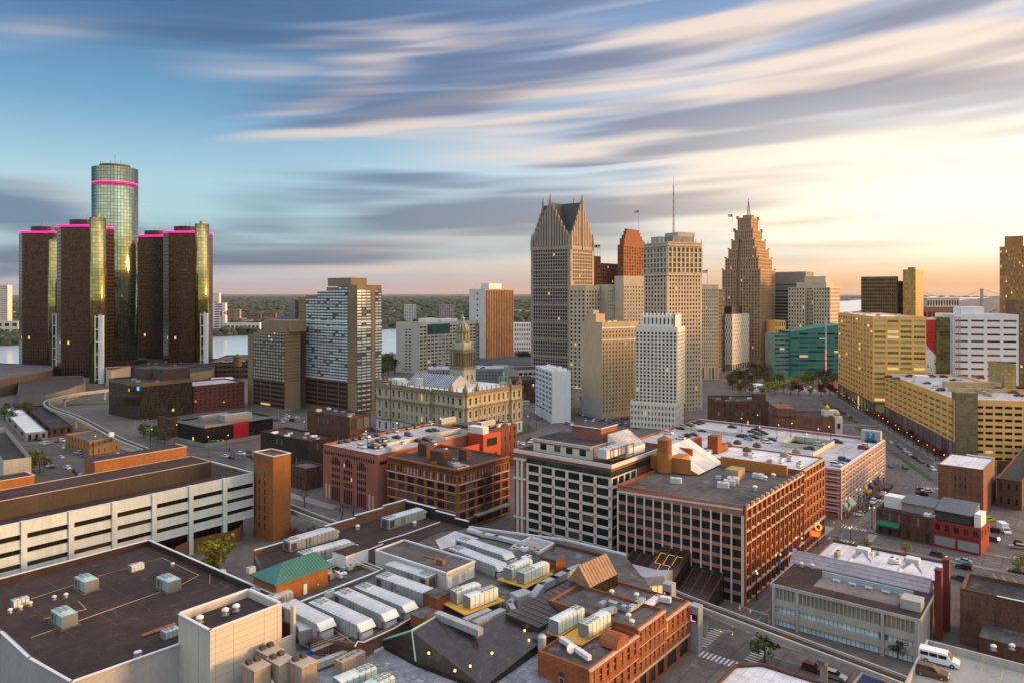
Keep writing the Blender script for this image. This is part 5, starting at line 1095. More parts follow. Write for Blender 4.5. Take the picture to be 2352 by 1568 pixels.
# ---------------------------------------------------------------- salmon brick garage with arches
C = V2(-53.9, 297); L = C + B_ * 35.1; Rr = C + A_ * 66; zt = 23
b = Bld('arched_garage', 'salmon brick parking garage with three tall arches of small openings and cars on its roof', 'parking garage', C, m_pinkb, G_OPEN)
b.core([C, Rr, Rr + B_ * 35.1, L], 0, zt, deckw, 1.0, .3); b.spand = m_sill
u = -B_; an = math.atan2(u.y, u.x); q = lambda x, z, o=.06: Vector((*(L + u * x - A_ * o)[:2], z))
for i in range(22): b.addwin(q(1.6 + i * 1.48, 20.0), .85, 1.3, an)
for k, c in enumerate((8.6, 16.6, 25.2)):
 for j in range(5):
  x = c + (j - 2) * 1.15
  for r in range(4): b.addwin(q(x, 7.9 + r * 2.75), .72, 1.5, an)
  hh = 2.6 - (j - 2) ** 2 * .42; b.addwin(q(x, 17.3 + hh / 2 - 1.0), .78, hh, an)
  b.addwin(q(x, 3.2), .7, 5.6, an)
 s = MB(); pr = [(3.5 * math.cos(math.pi * i / 14), 15.6 + 3.9 * math.sin(math.pi * i / 14)) for i in range(15)]
 for (x0, z0), (x1, z1) in zip(pr, pr[1:]): b.wall.solid([q(c + x0, z0, .2), q(c + x1, z1, .2), q(c + x1, z1, 0), q(c + x0, z0, 0)], [q(c + x0 * 1.1, z0 + .3, .2), q(c + x1 * 1.1, z1 + .3, .2), q(c + x1 * 1.1, z1 + .3, 0), q(c + x0 * 1.1, z0 + .3, 0)], 0)
for x in (2.4, 4.4, 30.2, 32.4):
 b.wall.box(L + u * x - A_ * .02, u, 1.1, .3, .4, 6.4, 1)
for z in (6.8, 12.2, 18.6, 21.4): b.wall.prism([L - A_ * .1, C - A_ * .1, C, L], z, z + .14, 0)
b.addwin(C + A_ * 3.5 - B_ * .05 + Vector((0, 0, 19.6)), 5, 1.2, math.atan2(A_.y, A_.x))
b.done(); parapet_cap(b, [L + A_ * 66, L, C, Rr], zt, .5, m_pinkb)
p = lambda t, r: C + A_ * t + B_ * r
s = MB(); s.prism([p(16, 12), p(62, 12), p(62, 12.4), p(16, 12.4)], zt - 1, zt + .9); s.prism([p(40, 0.5), p(40.4, .5), p(40.4, 12), p(40, 12)], zt - 1, zt + .9); s.build('deck_wall', m_beige, b.root)
s = MB(); s.prism([p(8, .8), p(15, .8), p(15, 4.4), p(8, 4.4)], zt - 1, zt + 1.8); s.build('glass_lobby', M('lobby_glass', (.45, .5, .5), rough=.2, var=.2), b.root)
GAR1 = (b, p, zt)
ramp_well(b, p, 41, 60, 1.5, 11, zt, m_beige, .9)
c = p(58, -6); b = Bld('stair_block', 'bright red orange painted stair block with a white glazed top beside the parking roof', 'stair tower', c, m_redpaint, G_DARK)
K = [c - A_ * 5 - B_ * 4, c + A_ * 7 - B_ * 4, c + A_ * 7 + B_ * 5, c - A_ * 5 + B_ * 5]; b.core(K, 0, 24.6, m_roofg, .5)
b.facade(K[0], K[1], 10, 24, 1, 2, .6, .5, .3); b.facade(K[3], K[0], 14, 20, 4, 1, .4, .5, .2); b.done()
s = MB(); s.prism([K[3], K[0], K[0] + A_ * 4, K[3] + A_ * 4], 24.6, 27.6); s.build('glazed_head', curtain('head_glass', 1.2, 1.4, .1, (.55, .6, .6), (.7, .7, .7), metal=.2, rough=.2, cover=(.12, .12)), b.root)
s = MB(); K = [p(30, -9), p(60, -9), p(60, -8.5), p(30, -8.5)]
s.prism(K, 0, 20.6); t = thing('painted_wall', 'long red orange painted wall behind the arched loft building', 'wall', K[0]); s.build('wall', m_redpaint, t)
b = deck('brick_warehouse', 'dark red brick block with two long pale roof units in front of the courthouse', 1030, 1108, 1186, 360, 989, m_red, GA, z1=21, left=dict(nc=6, nr=5, ww=.3, wh=.5), right=dict(nc=7, nr=5, ww=.32, wh=.5, d=.3, style='arch'), roofm=m_roofd, cat='building', gl=G_SASH)
s = MB(); s.prism([b.C + b.a * 4 + b.b * 12, b.C + b.a * 14 + b.b * 12, b.C + b.a * 14 + b.b * 20, b.C + b.a * 4 + b.b * 20], 20, 21.6); s.build('skylight', M('murky_skylight', (.12, .11, .12), rough=.3, var=.4, scale=.4), b.root)
WARE = b

# ---------------------------------------------------------------- loft building with arched top windows
C = V2(-20.2, 273.3); L = C + B_ * 37.7; Rr = C + A_ * 30; zt = 22.9
b = Bld('loft_building', 'orange red brick loft building with rows of big windows under small white arched ones', 'loft building', C, m_loft, glass('loft_glass', (.014, .014, .013), (.17, .16, .13), p_light=.3, p_lit=.006), frame=M('dark_green_sash', (.05, .045, .035), var=0)); b.spand = m_sill; b.trim = m_dred
b.core([C, Rr, Rr + B_ * 37.7, L], 0, zt, m_roofd, .9)
wa = glass('arched_glass', (.03, .03, .03), (.7, .7, .68), p_light=.6, p_lit=0)
for q0, q1, n in ((L, C, 7), (C, Rr, 6)):
 b.facade(q0, q1, 0, 17.2, n, 5, .68, .72, .5, bi=0, style='mull3'); b.facade(q0, q1, 17.2, 20.6, n * 3, 1, .58, .74, .45, gl=wa, style='arch', frame=MATS['dark_green_sash'])
 n_ = Vector(((q1 - q0).y, -(q1 - q0).x, 0)).normalized()
 for z, dd, h in ((17.0, .75, .4), (20.6, .6, .3), (22.3, .8, .6), (3.3, .7, .35)): b.wall.prism([q0 + n_ * dd, q1 + n_ * dd, q1, q0], z, z + h, 1 if z == 17.0 else 0)
 b.wall.prism([q0 + n_ * .55, q1 + n_ * .55, q1, q0], 21, 22, 2)
 for j in range(5): b.wall.prism([q0 + n_ * .6, q1 + n_ * .6, q1, q0], 17.2 * j / 5 + .25, 17.2 * j / 5 + .45, 1)
b.done()
p = lambda t, q: C + A_ * t + B_ * q
for a in ((3, 8, 10, 17, 4.5), (11, 15, 27, 32, 4), (15, 18, 9, 13, 3.4)):
 s = MB(); s.prism([p(a[0], a[2]), p(a[1], a[2]), p(a[1], a[3]), p(a[0], a[3])], zt - 1, zt + a[4]); s.build('roof_house', m_dred, b.root)
for q in ((5, 4), (7, 7)):
 s = MB(); c = p(*q); s.box(c, A_, 2.6, 2.6, zt - .9, zt + .2); s.build('skylight', m_conc, b.root)
s = MB(); s.path([(*p(2, 2)[:2], zt - .5), (*p(9, 2)[:2], zt - .5), (*p(9, 9)[:2], zt - .5)], .16); s.build('roof_pipe', m_alu, b.root)
s = MB(); s.prism([p(8, -3), p(28, -3), p(28, -.6), p(8, -.6)], 4.0, 4.6); s.build('canopy', m_concd, b.root)
s = MB()
for k in range(6):
 z = 4 + k * 2.9; s.prism([p(13, -2), p(19, -2), p(19, -.55), p(13, -.55)], z, z + .12); s.tube((*p(13.5, -1.4)[:2], z), (*p(18.5, -1.4)[:2], z + 2.9), .1, 4)
 for e in (13, 19): s.tube((*p(e, -1.9)[:2], z), (*p(e, -1.9)[:2], z + 2.9), .07, 4)
 s.tube((*p(13, -1.95)[:2], z + 1), (*p(19, -1.95)[:2], z + 1), .05, 4)
s.build('fire_escape', m_dark, b.root)

# ---------------------------------------------------------------- white banded office on columns, orange stair tower
E = V2(-93.5, 268); W0 = E - A_ * 112
m_wc = M('white_precast', (.53, .61, .66), var=.12, streak=.4)
b = Bld('banded_office', 'long white concrete office with ribbon windows raised on columns, brown roof and dark penthouse', 'office building', E, m_wc, G_BROWN, frame=m_dark)
bk = [W0, E, E + B_ * 30, W0 + B_ * 30]
b.wall.prism([W0 + B_ * .6, E + B_ * .6, E + B_ * 30, W0 + B_ * 30], 7.5, 22.2, 3)
r = MB(); r.face([(*v[:2], 22.22) for v in (W0 + B_ * .5, E + B_ * .5, E + B_ * 30, W0 + B_ * 30)]); r.build('roof', m_brownroof, b.root)
n_ = -B_
for (za, zb) in ((7.3, 9.9), (11.4, 14.0), (15.5, 18.0), (19.6, 23.0)):
 b.wall.prism([W0, E, E + B_ * .59, W0 + B_ * .59], za, zb, 0); b.wall.prism([W0 - B_ * .18, E - B_ * .18, E, W0], za - .02, za + .35, 0)
piers = [11.4 + 12.35 * i for i in range(9)]
for t_ in piers: b.wall.box(E - A_ * t_ + B_ * .2, A_, 1.5, 1.3, 0, 23.2, 0)
xs = [0] + piers
for i in range(len(xs) - 1):
 for zc in (10.65, 14.75, 18.8):
  c = E - A_ * ((xs[i] + xs[i + 1]) / 2) + B_ * .5; b.addwin((c.x, c.y, zc), xs[i + 1] - xs[i] - 1.6, 1.5, math.atan2(A_.y, A_.x), 'mull6')
s = MB(); s.prism([W0 + B_ * 7, E + B_ * 7, E + B_ * 7.5, W0 + B_ * 7.5], 0, 7.4); s.build('recessed_glazing', cw_dark, b.root)
s = MB(); cc = E - A_ * 16 + B_ * 2
pts = [E - A_ * 3 + B_ * 3, E - A_ * 6 - B_ * .5, E - A_ * 10 - B_ * 1.5, E - A_ * 15 + B_ * .5, E - A_ * 22 + B_ * 1, E - A_ * 30 - B_ * 2]
for q0, q1 in zip(pts, pts[1:]): s.box((q0 + q1) / 2, (q1 - q0).normalized(), (q1 - q0).length + .2, .6, 0, 4.6)
s.build('curved_wall', M('brown_brick_wall', (.19, .085, .05), var=.15), b.root)
b.done(mats=[m_wc, m_wc, m_wc, m_brownroof])
parapet_cap(b, [W0 + B_ * .3, E + B_ * .3, E + B_ * 30], 23.0, .7, m_wc, .15)
q = lambda t, o: E - A_ * t + B_ * o
s = MB(); s.prism([q(112, 10), q(10.8, 10), q(10.8, 24), q(112, 24)], 22, 27.6, 0, 1); s.build('dark_penthouse', [M('bronze_siding', (.050, .038, .034), rough=.55, var=.2, streak=.3), m_brownroof], b.root); parapet_cap(b, [q(112, 24), q(10.8, 24), q(10.8, 10), q(112, 10)], 27.6, .5, M('tan_coping', (.4, .33, .25), var=.1))
for (t0, t1, o0, o1, z) in ((12, 44, 25, 33, 31.2), (62, 110, 25, 33, 30.2)):
 s = MB(); s.prism([q(t1, o0), q(t0, o0), q(t0, o1), q(t1, o1)], 20, z, 0, 1); s.build('brick_plant_room', [m_orbr, m_brownroof], b.root); parapet_cap(b, [q(t1, o0), q(t0, o0), q(t0, o1)], z, .6, m_sill)
C = V2(-84.5, 262); Rr = C + A_ * 7.2; L = C + B_ * 12.2
b = Bld('stair_tower', 'tall plain orange brick stair tower with a few small dark windows', 'tower', C, m_orbr, G_DARK); b.core([C, Rr, Rr + B_ * 12.2, L], 0, 30.2, m_roofg, .8)
for j in range(7):
 for x in (3.6, 7.0): c = L - B_ * x - A_ * .05; b.addwin((c.x, c.y, 4.5 + j * 3.1), .95, 1.7, math.atan2(-B_.y, -B_.x), 'sash')
b.done(); parapet_cap(b, [L, C, Rr, Rr + B_ * 12.2, L], 30.2, .55)

# ---------------------------------------------------------------- brown flat roofed hall and white box
poly = [V2(-83.9, 141), V2(-70, 156.5), V2(-57.5, 172), V2(-57.3, 181), V2(-109, 222), V2(-146, 175), V2(-122, 167), V2(-112, 162), V2(-98, 150.2)]
m_panel = M('silver_panel', (.42, .42, .45), rough=.5, metal=.2, var=.12, streak=.2)
b = Bld('exhibition_hall', 'broad silver walled hall with a dark brown flat roof in the near left corner', 'hall', poly[0], m_panel)
b.wall.prism(poly, 0, 12.4, 0)
cen = sum(poly, Vector()) / len(poly)
for i in range(len(poly)):
 v, w = poly[i], poly[(i + 1) % len(poly)]; iv, iw = v + (cen - v).normalized() * .7, w + (cen - w).normalized() * .7
 b.wall.prism([v, w, iw, iv], 12.4, 14.0, 0 if i < 1 or i > 6 else 1)
b.wm = m_panel; b.done(mats=[m_panel, m_brownroof, m_panel])
r = MB(); r.face([(*(v + (cen - v).normalized() * .6)[:2], 12.43) for v in poly]); r.build('roof', m_brownroof, b.root)
parapet_cap(b, poly + [poly[0]], 14.0, .55)
s = MB(); K = lambda x, y: (*P(x, y, 12.5)[:2], 12.5)
for pts in ([(72, 1463), (420, 1340), (457, 1320), (372, 1280), (225, 1322)], [(72, 1374), (170, 1342)], [(225, 1322), (372, 1280)], [(180, 1380), (198, 1398), (100, 1420)], [(482, 1318), (482, 1340)]):
 s.path([K(*q) for q in pts], .07, 4)
s.build('gas_pipe', M('pale_yellow_pipe', (.55, .42, .18), var=0), b.root)
s = MB()
for k in range(7):
 a0 = poly[4] + (poly[5] - poly[4]) * (k + .5) / 7; a1 = a0 - B_ * random.uniform(45, 60); s.tube((*(a0 - B_ * 2)[:2], 12.44), (*a1[:2], 12.44), .05, 4)
s.build('roof_seam', M('seam_grey', (.14, .11, .10), var=0), b.root)
C = V2(-60.6, 148.6); Rr = C + A_ * 16.6; L = C + B_ * 12.7
m_wpan = M('cream_panel', (.50, .48, .44), rough=.55, var=.07, streak=.25)
b = Bld('panel_box', 'tall cream panelled box with a brown sunken roof in the near left foreground', 'building', C, m_wpan)
b.core([C, Rr, Rr + B_ * 12.7, L], 0, 20.3, m_brownroof, 1.6, .5); b.spand = M('joint_grey', (.22, .21, .2), var=0)
for k in range(1, 9):
 z = 20.3 - k * 1.25; b.wall.prism([C - B_ * .012, Rr - B_ * .012, Rr, C], z, z + .06, 1)
for f in (.07, .31, .74, .93): b.wall.box(C + A_ * 16.6 * f, A_, .07, .03, 8, 20.3, 1)
for f in (.35,): b.wall.box(C + B_ * 12.7 * f, B_, .07, .03, 8, 20.3, 1)
b.trim = m_alu; b.wall.box(Rr - A_ * 1.5 - B_ * .1, A_, 1.1, .2, 8.6, 11.6, 2)
b.wall.prism([Rr, Rr + A_ * 3, Rr + A_ * 3 + B_ * .4, Rr + B_ * .4], 6, 12.5, 0); b.wall.prism([Rr + A_ * 3.01, Rr + A_ * 3.6, Rr + A_ * 3.6 + B_ * 1.2, Rr + A_ * 3.01 + B_ * 1.2], 6, 18.6, 0)
b.done(); parapet_cap(b, [C, Rr, Rr + B_ * 12.7, L, C], 20.3, .6)
BOXC, BOXL, BOXR = C, L, Rr

# ---------------------------------------------------------------- the big flat roof full of machines
RZ = 11.5
m_wallb = M('brown_stucco', (.17, .09, .065), var=.15, streak=.3)
b = Bld('casino_block', 'sprawling low block whose grey flat roof carries many long air handlers and pipes', 'building', V2(-30, 200), m_wallb)
main = [V2(-75.4, 216), V2(-57, 182), V2(-49, 172), V2(-44, 163), V2(-33.4, 160), V2(-22.8, 174), V2(6, 164), V2(38, 178), V2(33, 216), V2(16, 229), V2(-14, 241.5), V2(-37.3, 260)]
b.wall.prism(main, 0, RZ, 0)
low = [V2(-57, 160), V2(-49, 130), V2(-20, 112), V2(8, 128), V2(14, 150), V2(5, 165), V2(-20, 176), V2(-45, 172)]
b.wall.prism(low, 0, 8.5, 0)
r = MB(); r.face([(*v[:2], RZ + .02) for v in main]); r.build('roof', m_charroof, b.root)
r = MB(); r.face([(*v[:2], 8.52) for v in low]); r.build('lower_roof', m_blueroof, b.root)
r = MB(); r.face([(*v[:2], RZ + .05) for v in (V2(-74.6, 216), V2(-60, 187), V2(-41, 205), V2(-24, 236), V2(-14, 241), V2(-37.3, 259.5))]); r.build('brown_roof_sheet', m_brownroof, b.root)
r = MB(); r.face([(*P(x, y, RZ)[:2], RZ + .08) for x, y in ((1000, 1240), (1046, 1219), (1100, 1236), (1012, 1262))]); r.build('white_roof_patch', M('pale_patch', (.46, .50, .55), var=.2, scale=.2, col2=(.34, .30, .26)), b.root)
# stepped parapet along the track side and toward the street
s = MB(); s2 = MB(); N0, N1 = main[0], main[-1]; L_ = (N1 - N0).length
for f0, f1, z in ((0, .2, 13.0), (.2, .42, 13.7), (.42, .62, 14.3), (.62, .82, 15.0), (.82, 1, 15.6)):
 q0, q1 = N0.lerp(N1, f0), N0.lerp(N1, f1); s.prism([q0, q0 - B_ * .5, q1 - B_ * .5, q1], RZ, z); s2.prism([q0 + B_ * .1, q0 - B_ * .6, q1 - B_ * .6, q1 + B_ * .1], z, z + .2)
for f0, f1, z in ((0, .5, 15.2), (.5, .8, 14.4), (.8, 1, 13.6)):
 q0, q1 = main[-1].lerp(main[-2], f0), main[-1].lerp(main[-2], f1); s.prism([q0, q1, q1 - A_ * .5, q0 - A_ * .5], RZ, z, 1); s2.prism([q0 + A_ * .1, q1 + A_ * .1, q1 - A_ * .6, q0 - A_ * .6], z, z + .2)
s.build('parapet', [m_wallb, M('black_parapet', (.028, .026, .03), var=.2)], b.root); s2.build('coping', m_alu, b.root)
parapet_cap(b, [V2(-14, 241.5), V2(16, 229), V2(33, 216)], RZ, .5, m_alu, .6); parapet_cap(b, [V2(-44, 163), V2(-33.4, 160), V2(-22.8, 174)], RZ, .7, m_wallb, .9)
parapet_cap(b, [V2(-54, 158.5), V2(-46, 146), V2(-43, 147.5), V2(-28, 134)], 8.5, .45, m_alu, .9); parapet_cap(b, [V2(-48, 168), V2(-36, 158.6), V2(-22, 172.6)], 8.5, .4, m_alu, .5)
# rooftop rooms
m_lgrey = M('light_grey_panel', (.52, .51, .49), var=.07, streak=.2)
C = V2(-16.9, 191); q = lambda t, o: C + A_ * t + B_ * o
s = MB(); s.prism([q(0, 0), q(11, 0), q(11, 27.5), q(0, 27.5)], RZ, 15.6, 0, 1)
for k in (1.0, 3.6): s.box(q(4 + k, -.08), A_, 1.1, .16, RZ + .3, RZ + 2.5, 2)
s.box(q(1.2, -.08), A_, 1.6, .16, RZ + .2, RZ + 2.8, 2); s.box(q(9.4, -.08), A_, 2.2, .16, RZ + .2, RZ + 3, 2); s.build('plant_room', [m_lgrey, m_charroof, m_whitep], b.root)
parapet_cap(b, [q(0, 0), q(11, 0), q(11, 27.5), q(0, 27.5), q(0, 0)], 15.6, .4, m_alu, .4)
s = MB()
for a0, a1 in ((14, 22), (12.6, 20)): s.path([(*q(5 + .0, a0)[:2], 15.75), (*q(6, a0 - 3)[:2], 15.75)], .3, 4)
s.box(q(4, 6), B_, 2.6, 1, 15.7, 16.9); s.build('roof_debris', m_rust, b.root)
s = MB(); c = P(700, 1262, RZ); C2 = V2(-46, 205); s.prism([C2, C2 + A_ * 8, C2 + A_ * 8 + B_ * 6, C2 + B_ * 6], RZ, 15.2, 0, 1); s.prism([C2 - A_ * 9 + B_ * 5, C2 + B_ * 5, C2 + B_ * 5.5, C2 - A_ * 9 + B_ * 5.5], RZ, 13.6); s.build('white_roof_box', [m_whitep, m_brownroof], b.root)
# green hipped roof house
C = V2(-57.8, 181); q = lambda t, o, z: (*(C + A_ * t + B_ * o)[:2], z)
s = MB(); s.prism([C + A_ * .5 + B_ * .5, C + A_ * 16 + B_ * .5, C + A_ * 16 + B_ * 10, C + A_ * .5 + B_ * 10], 0, 16.8)
for k in (3.6, 8.9): s.box(C + A_ * k + B_ * .42, A_, 1.1, .16, RZ, RZ + 2.6, 1)
s.build('brick_house', [m_orbr, m_whitep], b.root)
s = MB(); e = [q(-.3, -.3, 16.8), q(16.9, -.3, 16.8), q(16.9, 10.8, 16.8), q(-.3, 10.8, 16.8)]; r0, r1 = q(5.5, 5.2, 19.6), q(15.5, 5.2, 19.6)
s.face([e[0], e[1], r1, r0]); s.face([e[2], e[3], r0, r1]); s.face([e[3], e[0], r0]); s.face([e[1], e[2], r1]); s.solid([v[:2] + (16.5,) for v in e], e, 0)
for k in range(22):
 f = k / 21; x = -.3 + 17.2 * f; y1 = 5.2 * min(1, (x + .3) / 5.8) if x < 5.5 else 5.2; z1 = 16.8 + 2.8 * min(1, (x + .3) / 5.8); s.tube(q(x, -.3, 16.85), q(x, y1 - .1, z1 + .05), .05, 4, 1)
s.build('green_hip_roof', [M('green_metal_roof', (.05, .165, .14), rough=.5, var=.1), M('green_seam', (.03, .14, .115), var=0)], b.root)
# long white pipes
zp = RZ + .9
for pts in ([(790, 1275), (818, 1282), (880, 1306), (690, 1380)], [(785, 1278), (812, 1287), (872, 1310), (684, 1384)], [(953, 1413), (905, 1442), (835, 1474), (822, 1472), (815, 1484)], [(760, 1290), (830, 1268), (880, 1248)], [(870, 1245), (925, 1228), (1010, 1198)]):
 s = MB(); s.path([P(x, y, zp) for x, y in pts], .16, 6); s.build('insulated_pipe', m_alu, b.root)
s = MB()
for pts in ([(800, 1288), (862, 1311)], [(760, 1440), (815, 1478)], [(775, 1298), (720, 1318)]): s.path([P(x, y, RZ + .6) for x, y in pts], .12, 5)
s.build('yellow_pipe', m_yel, b.root)
# big dark glazed roofs over the courts
gl2 = M('dark_roof_glazing', (.042, .036, .038), seam=.42, seamc=(2.6, 2.0, 1.6), rough=.3, var=.3, scale=.5, spec=.5)
s = MB(); rib = MB()
r1, r2, r3, m_, l_, K_, e_, q_ = P(946, 1448, 14.8), P(1006.5, 1414, 15), P(1092, 1444.5, 14), P(955, 1519, 9.5), P(868, 1473, 9.4), P(1110, 1578, 9.4), P(1237.7, 1476.6, 10.6), P(1161, 1409, 14.2)
for f in ([m_, K_, r1], [K_, e_, r3], [K_, r3, r2], [K_, r2, r1], [e_, q_, r3], [l_, m_, r1]): s.face(f)
for v, w in ((l_, m_), (m_, K_), (K_, e_), (r2, r3), (r3, q_), (r1, r2)): s.face([(v.x, v.y, 8.4), (w.x, w.y, 8.4), w, v], 1)
s.build('glazed_court_roof', [gl2, M('court_glazing', (.03, .026, .014), rough=.15, var=.5, scale=1.5)], b.root); M('rib_brown', (.10, .075, .06), var=0)
s = MB()
for v, w in ((l_, r1), (r1, r2), (r1, m_), (r2, r3)): s.tube(v + Vector((0, 0, .12)), w + Vector((0, 0, .12)), .22, 4)
s.build('mint_ridge', M('mint_flashing', (.36, .58, .46), var=.05), b.root)
s = MB(); rib = MB(); s1, s2, s3, s4 = P(1307, 1332.5, 15.5), P(1383.5, 1361, 13), P(1237.7, 1441, 12.6), P(1161, 1409, 15)
s.face([s4, s3, s2, s1]); 
for v, w in ((s4, s3), (s3, s2), (s2, s1), (s1, s4)): s.face([(v.x, v.y, 8.4), (w.x, w.y, 8.4), w, v])
for k in range(13): f = k / 12; rib.tube(s4.lerp(s1, f) + Vector((0, 0, .08)), s3.lerp(s2, f) + Vector((0, 0, .08)), .06, 4)
s.build('glazed_court_roof', gl2, b.root); rib.build('roof_rib', MATS['rib_brown'], b.root)
# little copper coloured glazed gable
s = MB(); a0, a1, a2, a3 = P(1308.8, 1330, 15), P(1392.4, 1272, 20.5), P(1421, 1317, 15.5), P(1355, 1349, 15)
a0, a2b = P(1355, 1349, 14.8), P(1419, 1317, 14.8); u = (a2b - a0).normalized(); n_ = Vector((-u.y, u.x, 0)); t0 = a0 + n_ * 3.6 + Vector((0, 0, 4.6)); t1 = a2b + n_ * 3.6 + Vector((0, 0, 4.6)); b0, b1 = a0 + n_ * 7.2, a2b + n_ * 7.2
s.face([a0, a2b, t1, t0], 0); s.face([b1, b0, t0, t1], 0); s.face([b0, a0, t0], 0); s.face([a2b, b1, t1], 0); s.solid([(*v[:2], 11) for v in (a0, a2b, b1, b0)], [a0, a2b, b1, b0], 1)
s.build('glazed_gable', [M('copper_glazing', (.34, .22, .13), rough=.3, var=.2, scale=.6), MATS['court_glazing']], b.root)
rib = MB()
for k in range(11): f = k / 10; rib.tube(a0.lerp(a2b, f) + Vector((0, 0, .06)), t0.lerp(t1, f) + Vector((0, 0, .06)), .07, 4)
rib.build('gable_rib', MATS['rib_brown'], b.root)
s = MB()
for x, y, z in ((1012, 1478, 12.6), (1080, 1530, 11.6), (1130, 1500, 11.4), (1205, 1448, 11.9), (1215, 1470, 11.2), (985, 1500, 12.6), (1045, 1540, 11.6), (1100, 1455, 13.5)): c = P(x, y, z + .2); s.box(c, A_, .3, .3, z + .1, z + .5)
s.build('roof_lamp', glow('warm_lamp', (1, .6, .12), 3), b.root)
b.done()

# ---------------------------------------------------------------- brick shops on the near street
C = V2(15.1, 146.3)
def shop(name, label, t0, t1, s1, z, wm, nc, rows, arch, extra=None):
 c = C + A_ * t0; r = C + A_ * t1; b = Bld(name, label, 'building', c, wm, G_SASH, frame=m_sill); b.core([c, r, r + B_ * s1, c + B_ * s1], 0, z, m_charroof, .7); b.spand = m_sill
 b.facade(c, r, 4.6, z - .6, nc, rows, .36, .62, .25, style='arch' if arch else 'sash'); b.facade(c, r, 0, 4.2, max(2, nc // 2), 1, .7, .8, .25, gl=G_OFF)
 n_ = -B_
 for zz in (4.3, z - .5): b.wall.prism([c + n_ * .55, r + n_ * .55, r, c], zz, zz + .3, 1 if zz > 5 else 1)
 for j in range(1, rows): zz = 4.6 + (z - 5.2) * j / rows - .55; b.wall.prism([c + n_ * .32, r + n_ * .32, r, c], zz, zz + .14, 1)
 if t0 < 1:
  L = c + B_ * s1; b.addwin(L - B_ * 6 - A_ * .05 + Vector((0, 0, 10)), 1.2, 2.2, math.atan2(-B_.y, -B_.x), 'sash'); b.addwin(L - B_ * 6.4 - A_ * .05 + Vector((0, 0, 5)), 1.3, 2.4, math.atan2(-B_.y, -B_.x), 'sash')
  s = MB(); pr = [(2.6 * math.cos(math.pi * i / 12), 2.4 * math.sin(math.pi * i / 12)) for i in range(13)]; m0 = C + A_ * 13
  s.solid([(*(m0 + A_ * x + n_ * .3)[:2], z - .2 + h) for x, h in pr], [(*(m0 + A_ * x + B_ * 4)[:2], z - .2 + h) for x, h in pr], 0); s.build('arched_gable', m_loft, b.root)
 b.done(); return b
shop('brick_shop', 'orange brick shop with round arched windows and a curved gable, nearest of the street row', 0, 19.7, 12.4, 13.7, m_loft, 7, 2, True)
shop('brick_shop', 'tallest orange brick shop with plain sash windows in the middle of the street row', 19.8, 32.5, 24, 14.8, m_loft, 6, 3, False)
shop('brick_shop', 'orange brick shop at the street corner end of the row, beside the elevated track', 32.6, 45.6, 22, 12.45, m_loft, 5, 2, False)

# ---------------------------------------------------------------- mid-century concrete office with deep roof slab
C = V2(96.5, 174.6); L = C + B_ * 35.6; Rr = C + A_ * 18.6
b = Bld('concrete_office', 'low concrete office with a deep dark roof slab, slatted top storey and a roof patio', 'office building', C, M('board_concrete', (.40, .385, .36), var=.12, streak=.35), G_BLUE, frame=m_dark); b.spand = M('slat_concrete', (.36, .32, .26), var=.1)
i0 = .9; K = [C + A_ * i0 + B_ * i0, Rr - A_ * i0 + B_ * i0, Rr + B_ * (35.6 - i0) - A_ * i0, L + A_ * i0 - B_ * i0]
b.wall.prism(K, 0, 10.2, 0); c0, c1 = K[3], K[0]
b.wall.prism([C - A_ * 0, Rr, Rr + B_ * 35.6, L], 10.2, 11.0, 0); r = MB(); r.face([(*v[:2], 11.03) for v in (C + A_ * .3 + B_ * .3, Rr + B_ * .3, Rr + B_ * 35.3, L + A_ * .3 - B_ * .3)]); r.build('roof', m_brownroof, b.root)
u = -B_; Lw = (c1 - c0).length
for i in range(34): b.wall.box(c0 + u * (Lw * (i + .5) / 34) - A_ * .3, u, .3, .6, 7.2, 10.2, 1)
for (za, zb) in ((5.4, 7.2), (1.9, 3.7)): b.wall.prism([c0 - A_ * .75, c1 - A_ * .75, c1, c0], za, zb, 0)
b.facade(c0, c1, 3.71, 5.39, 16, 1, .9, .98, .1, pier=False, style='mull2'); b.facade(c0, c1, .1, 1.89, 16, 1, .9, .98, .1, pier=False, style='mull2')
for f in (.0, .18, .78, 1.0): b.wall.box(c0 + u * Lw * f - A_ * .5, u, .7, 1.2, 0, 10.2, 0)
b.done()
p = lambda t, q: C + A_ * t + B_ * q
s = MB(); s.face([(*v[:2], 11.06) for v in (p(5, 6), p(13, 6), p(13, 26), p(5, 26))]); s.build('patio', M('patio_paving', (.20, .16, .15), var=.25), b.root)
s = MB(); s.prism([p(13, 4), p(13.4, 4), p(13.4, 26), p(13, 26)], 11, 12.6); s.build('patio_wall', M('pale_blue_wall', (.34, .42, .5), var=.1), b.root)
for i in range(5):
 t = thing('patio_bench', 'white bench on the concrete office roof patio', 'bench', (*p(11.6, 22 - i * 4)[:2], 11.06), math.atan2(B_.y, B_.x), 'benches on the roof patio')
 s = MB(); s.box((0, 0), (1, 0), 1.8, .5, .38, .45); s.local('seat', m_whitep, t); s = MB(); s.box((0, .25), (1, 0), 1.8, .08, .5, .9); s.local('backrest', m_whitep, t)
 for e in (-.7, .7): s = MB(); s.box((e, 0), (1, 0), .08, .45, 0, .38); s.local('leg', m_whitep, t)
s = MB(); c = p(6.5, 3); s.box(c, A_, 4.5, 4.5, 11, 13.4); s.build('roof_hut', M('board_concrete', ()), b.root)
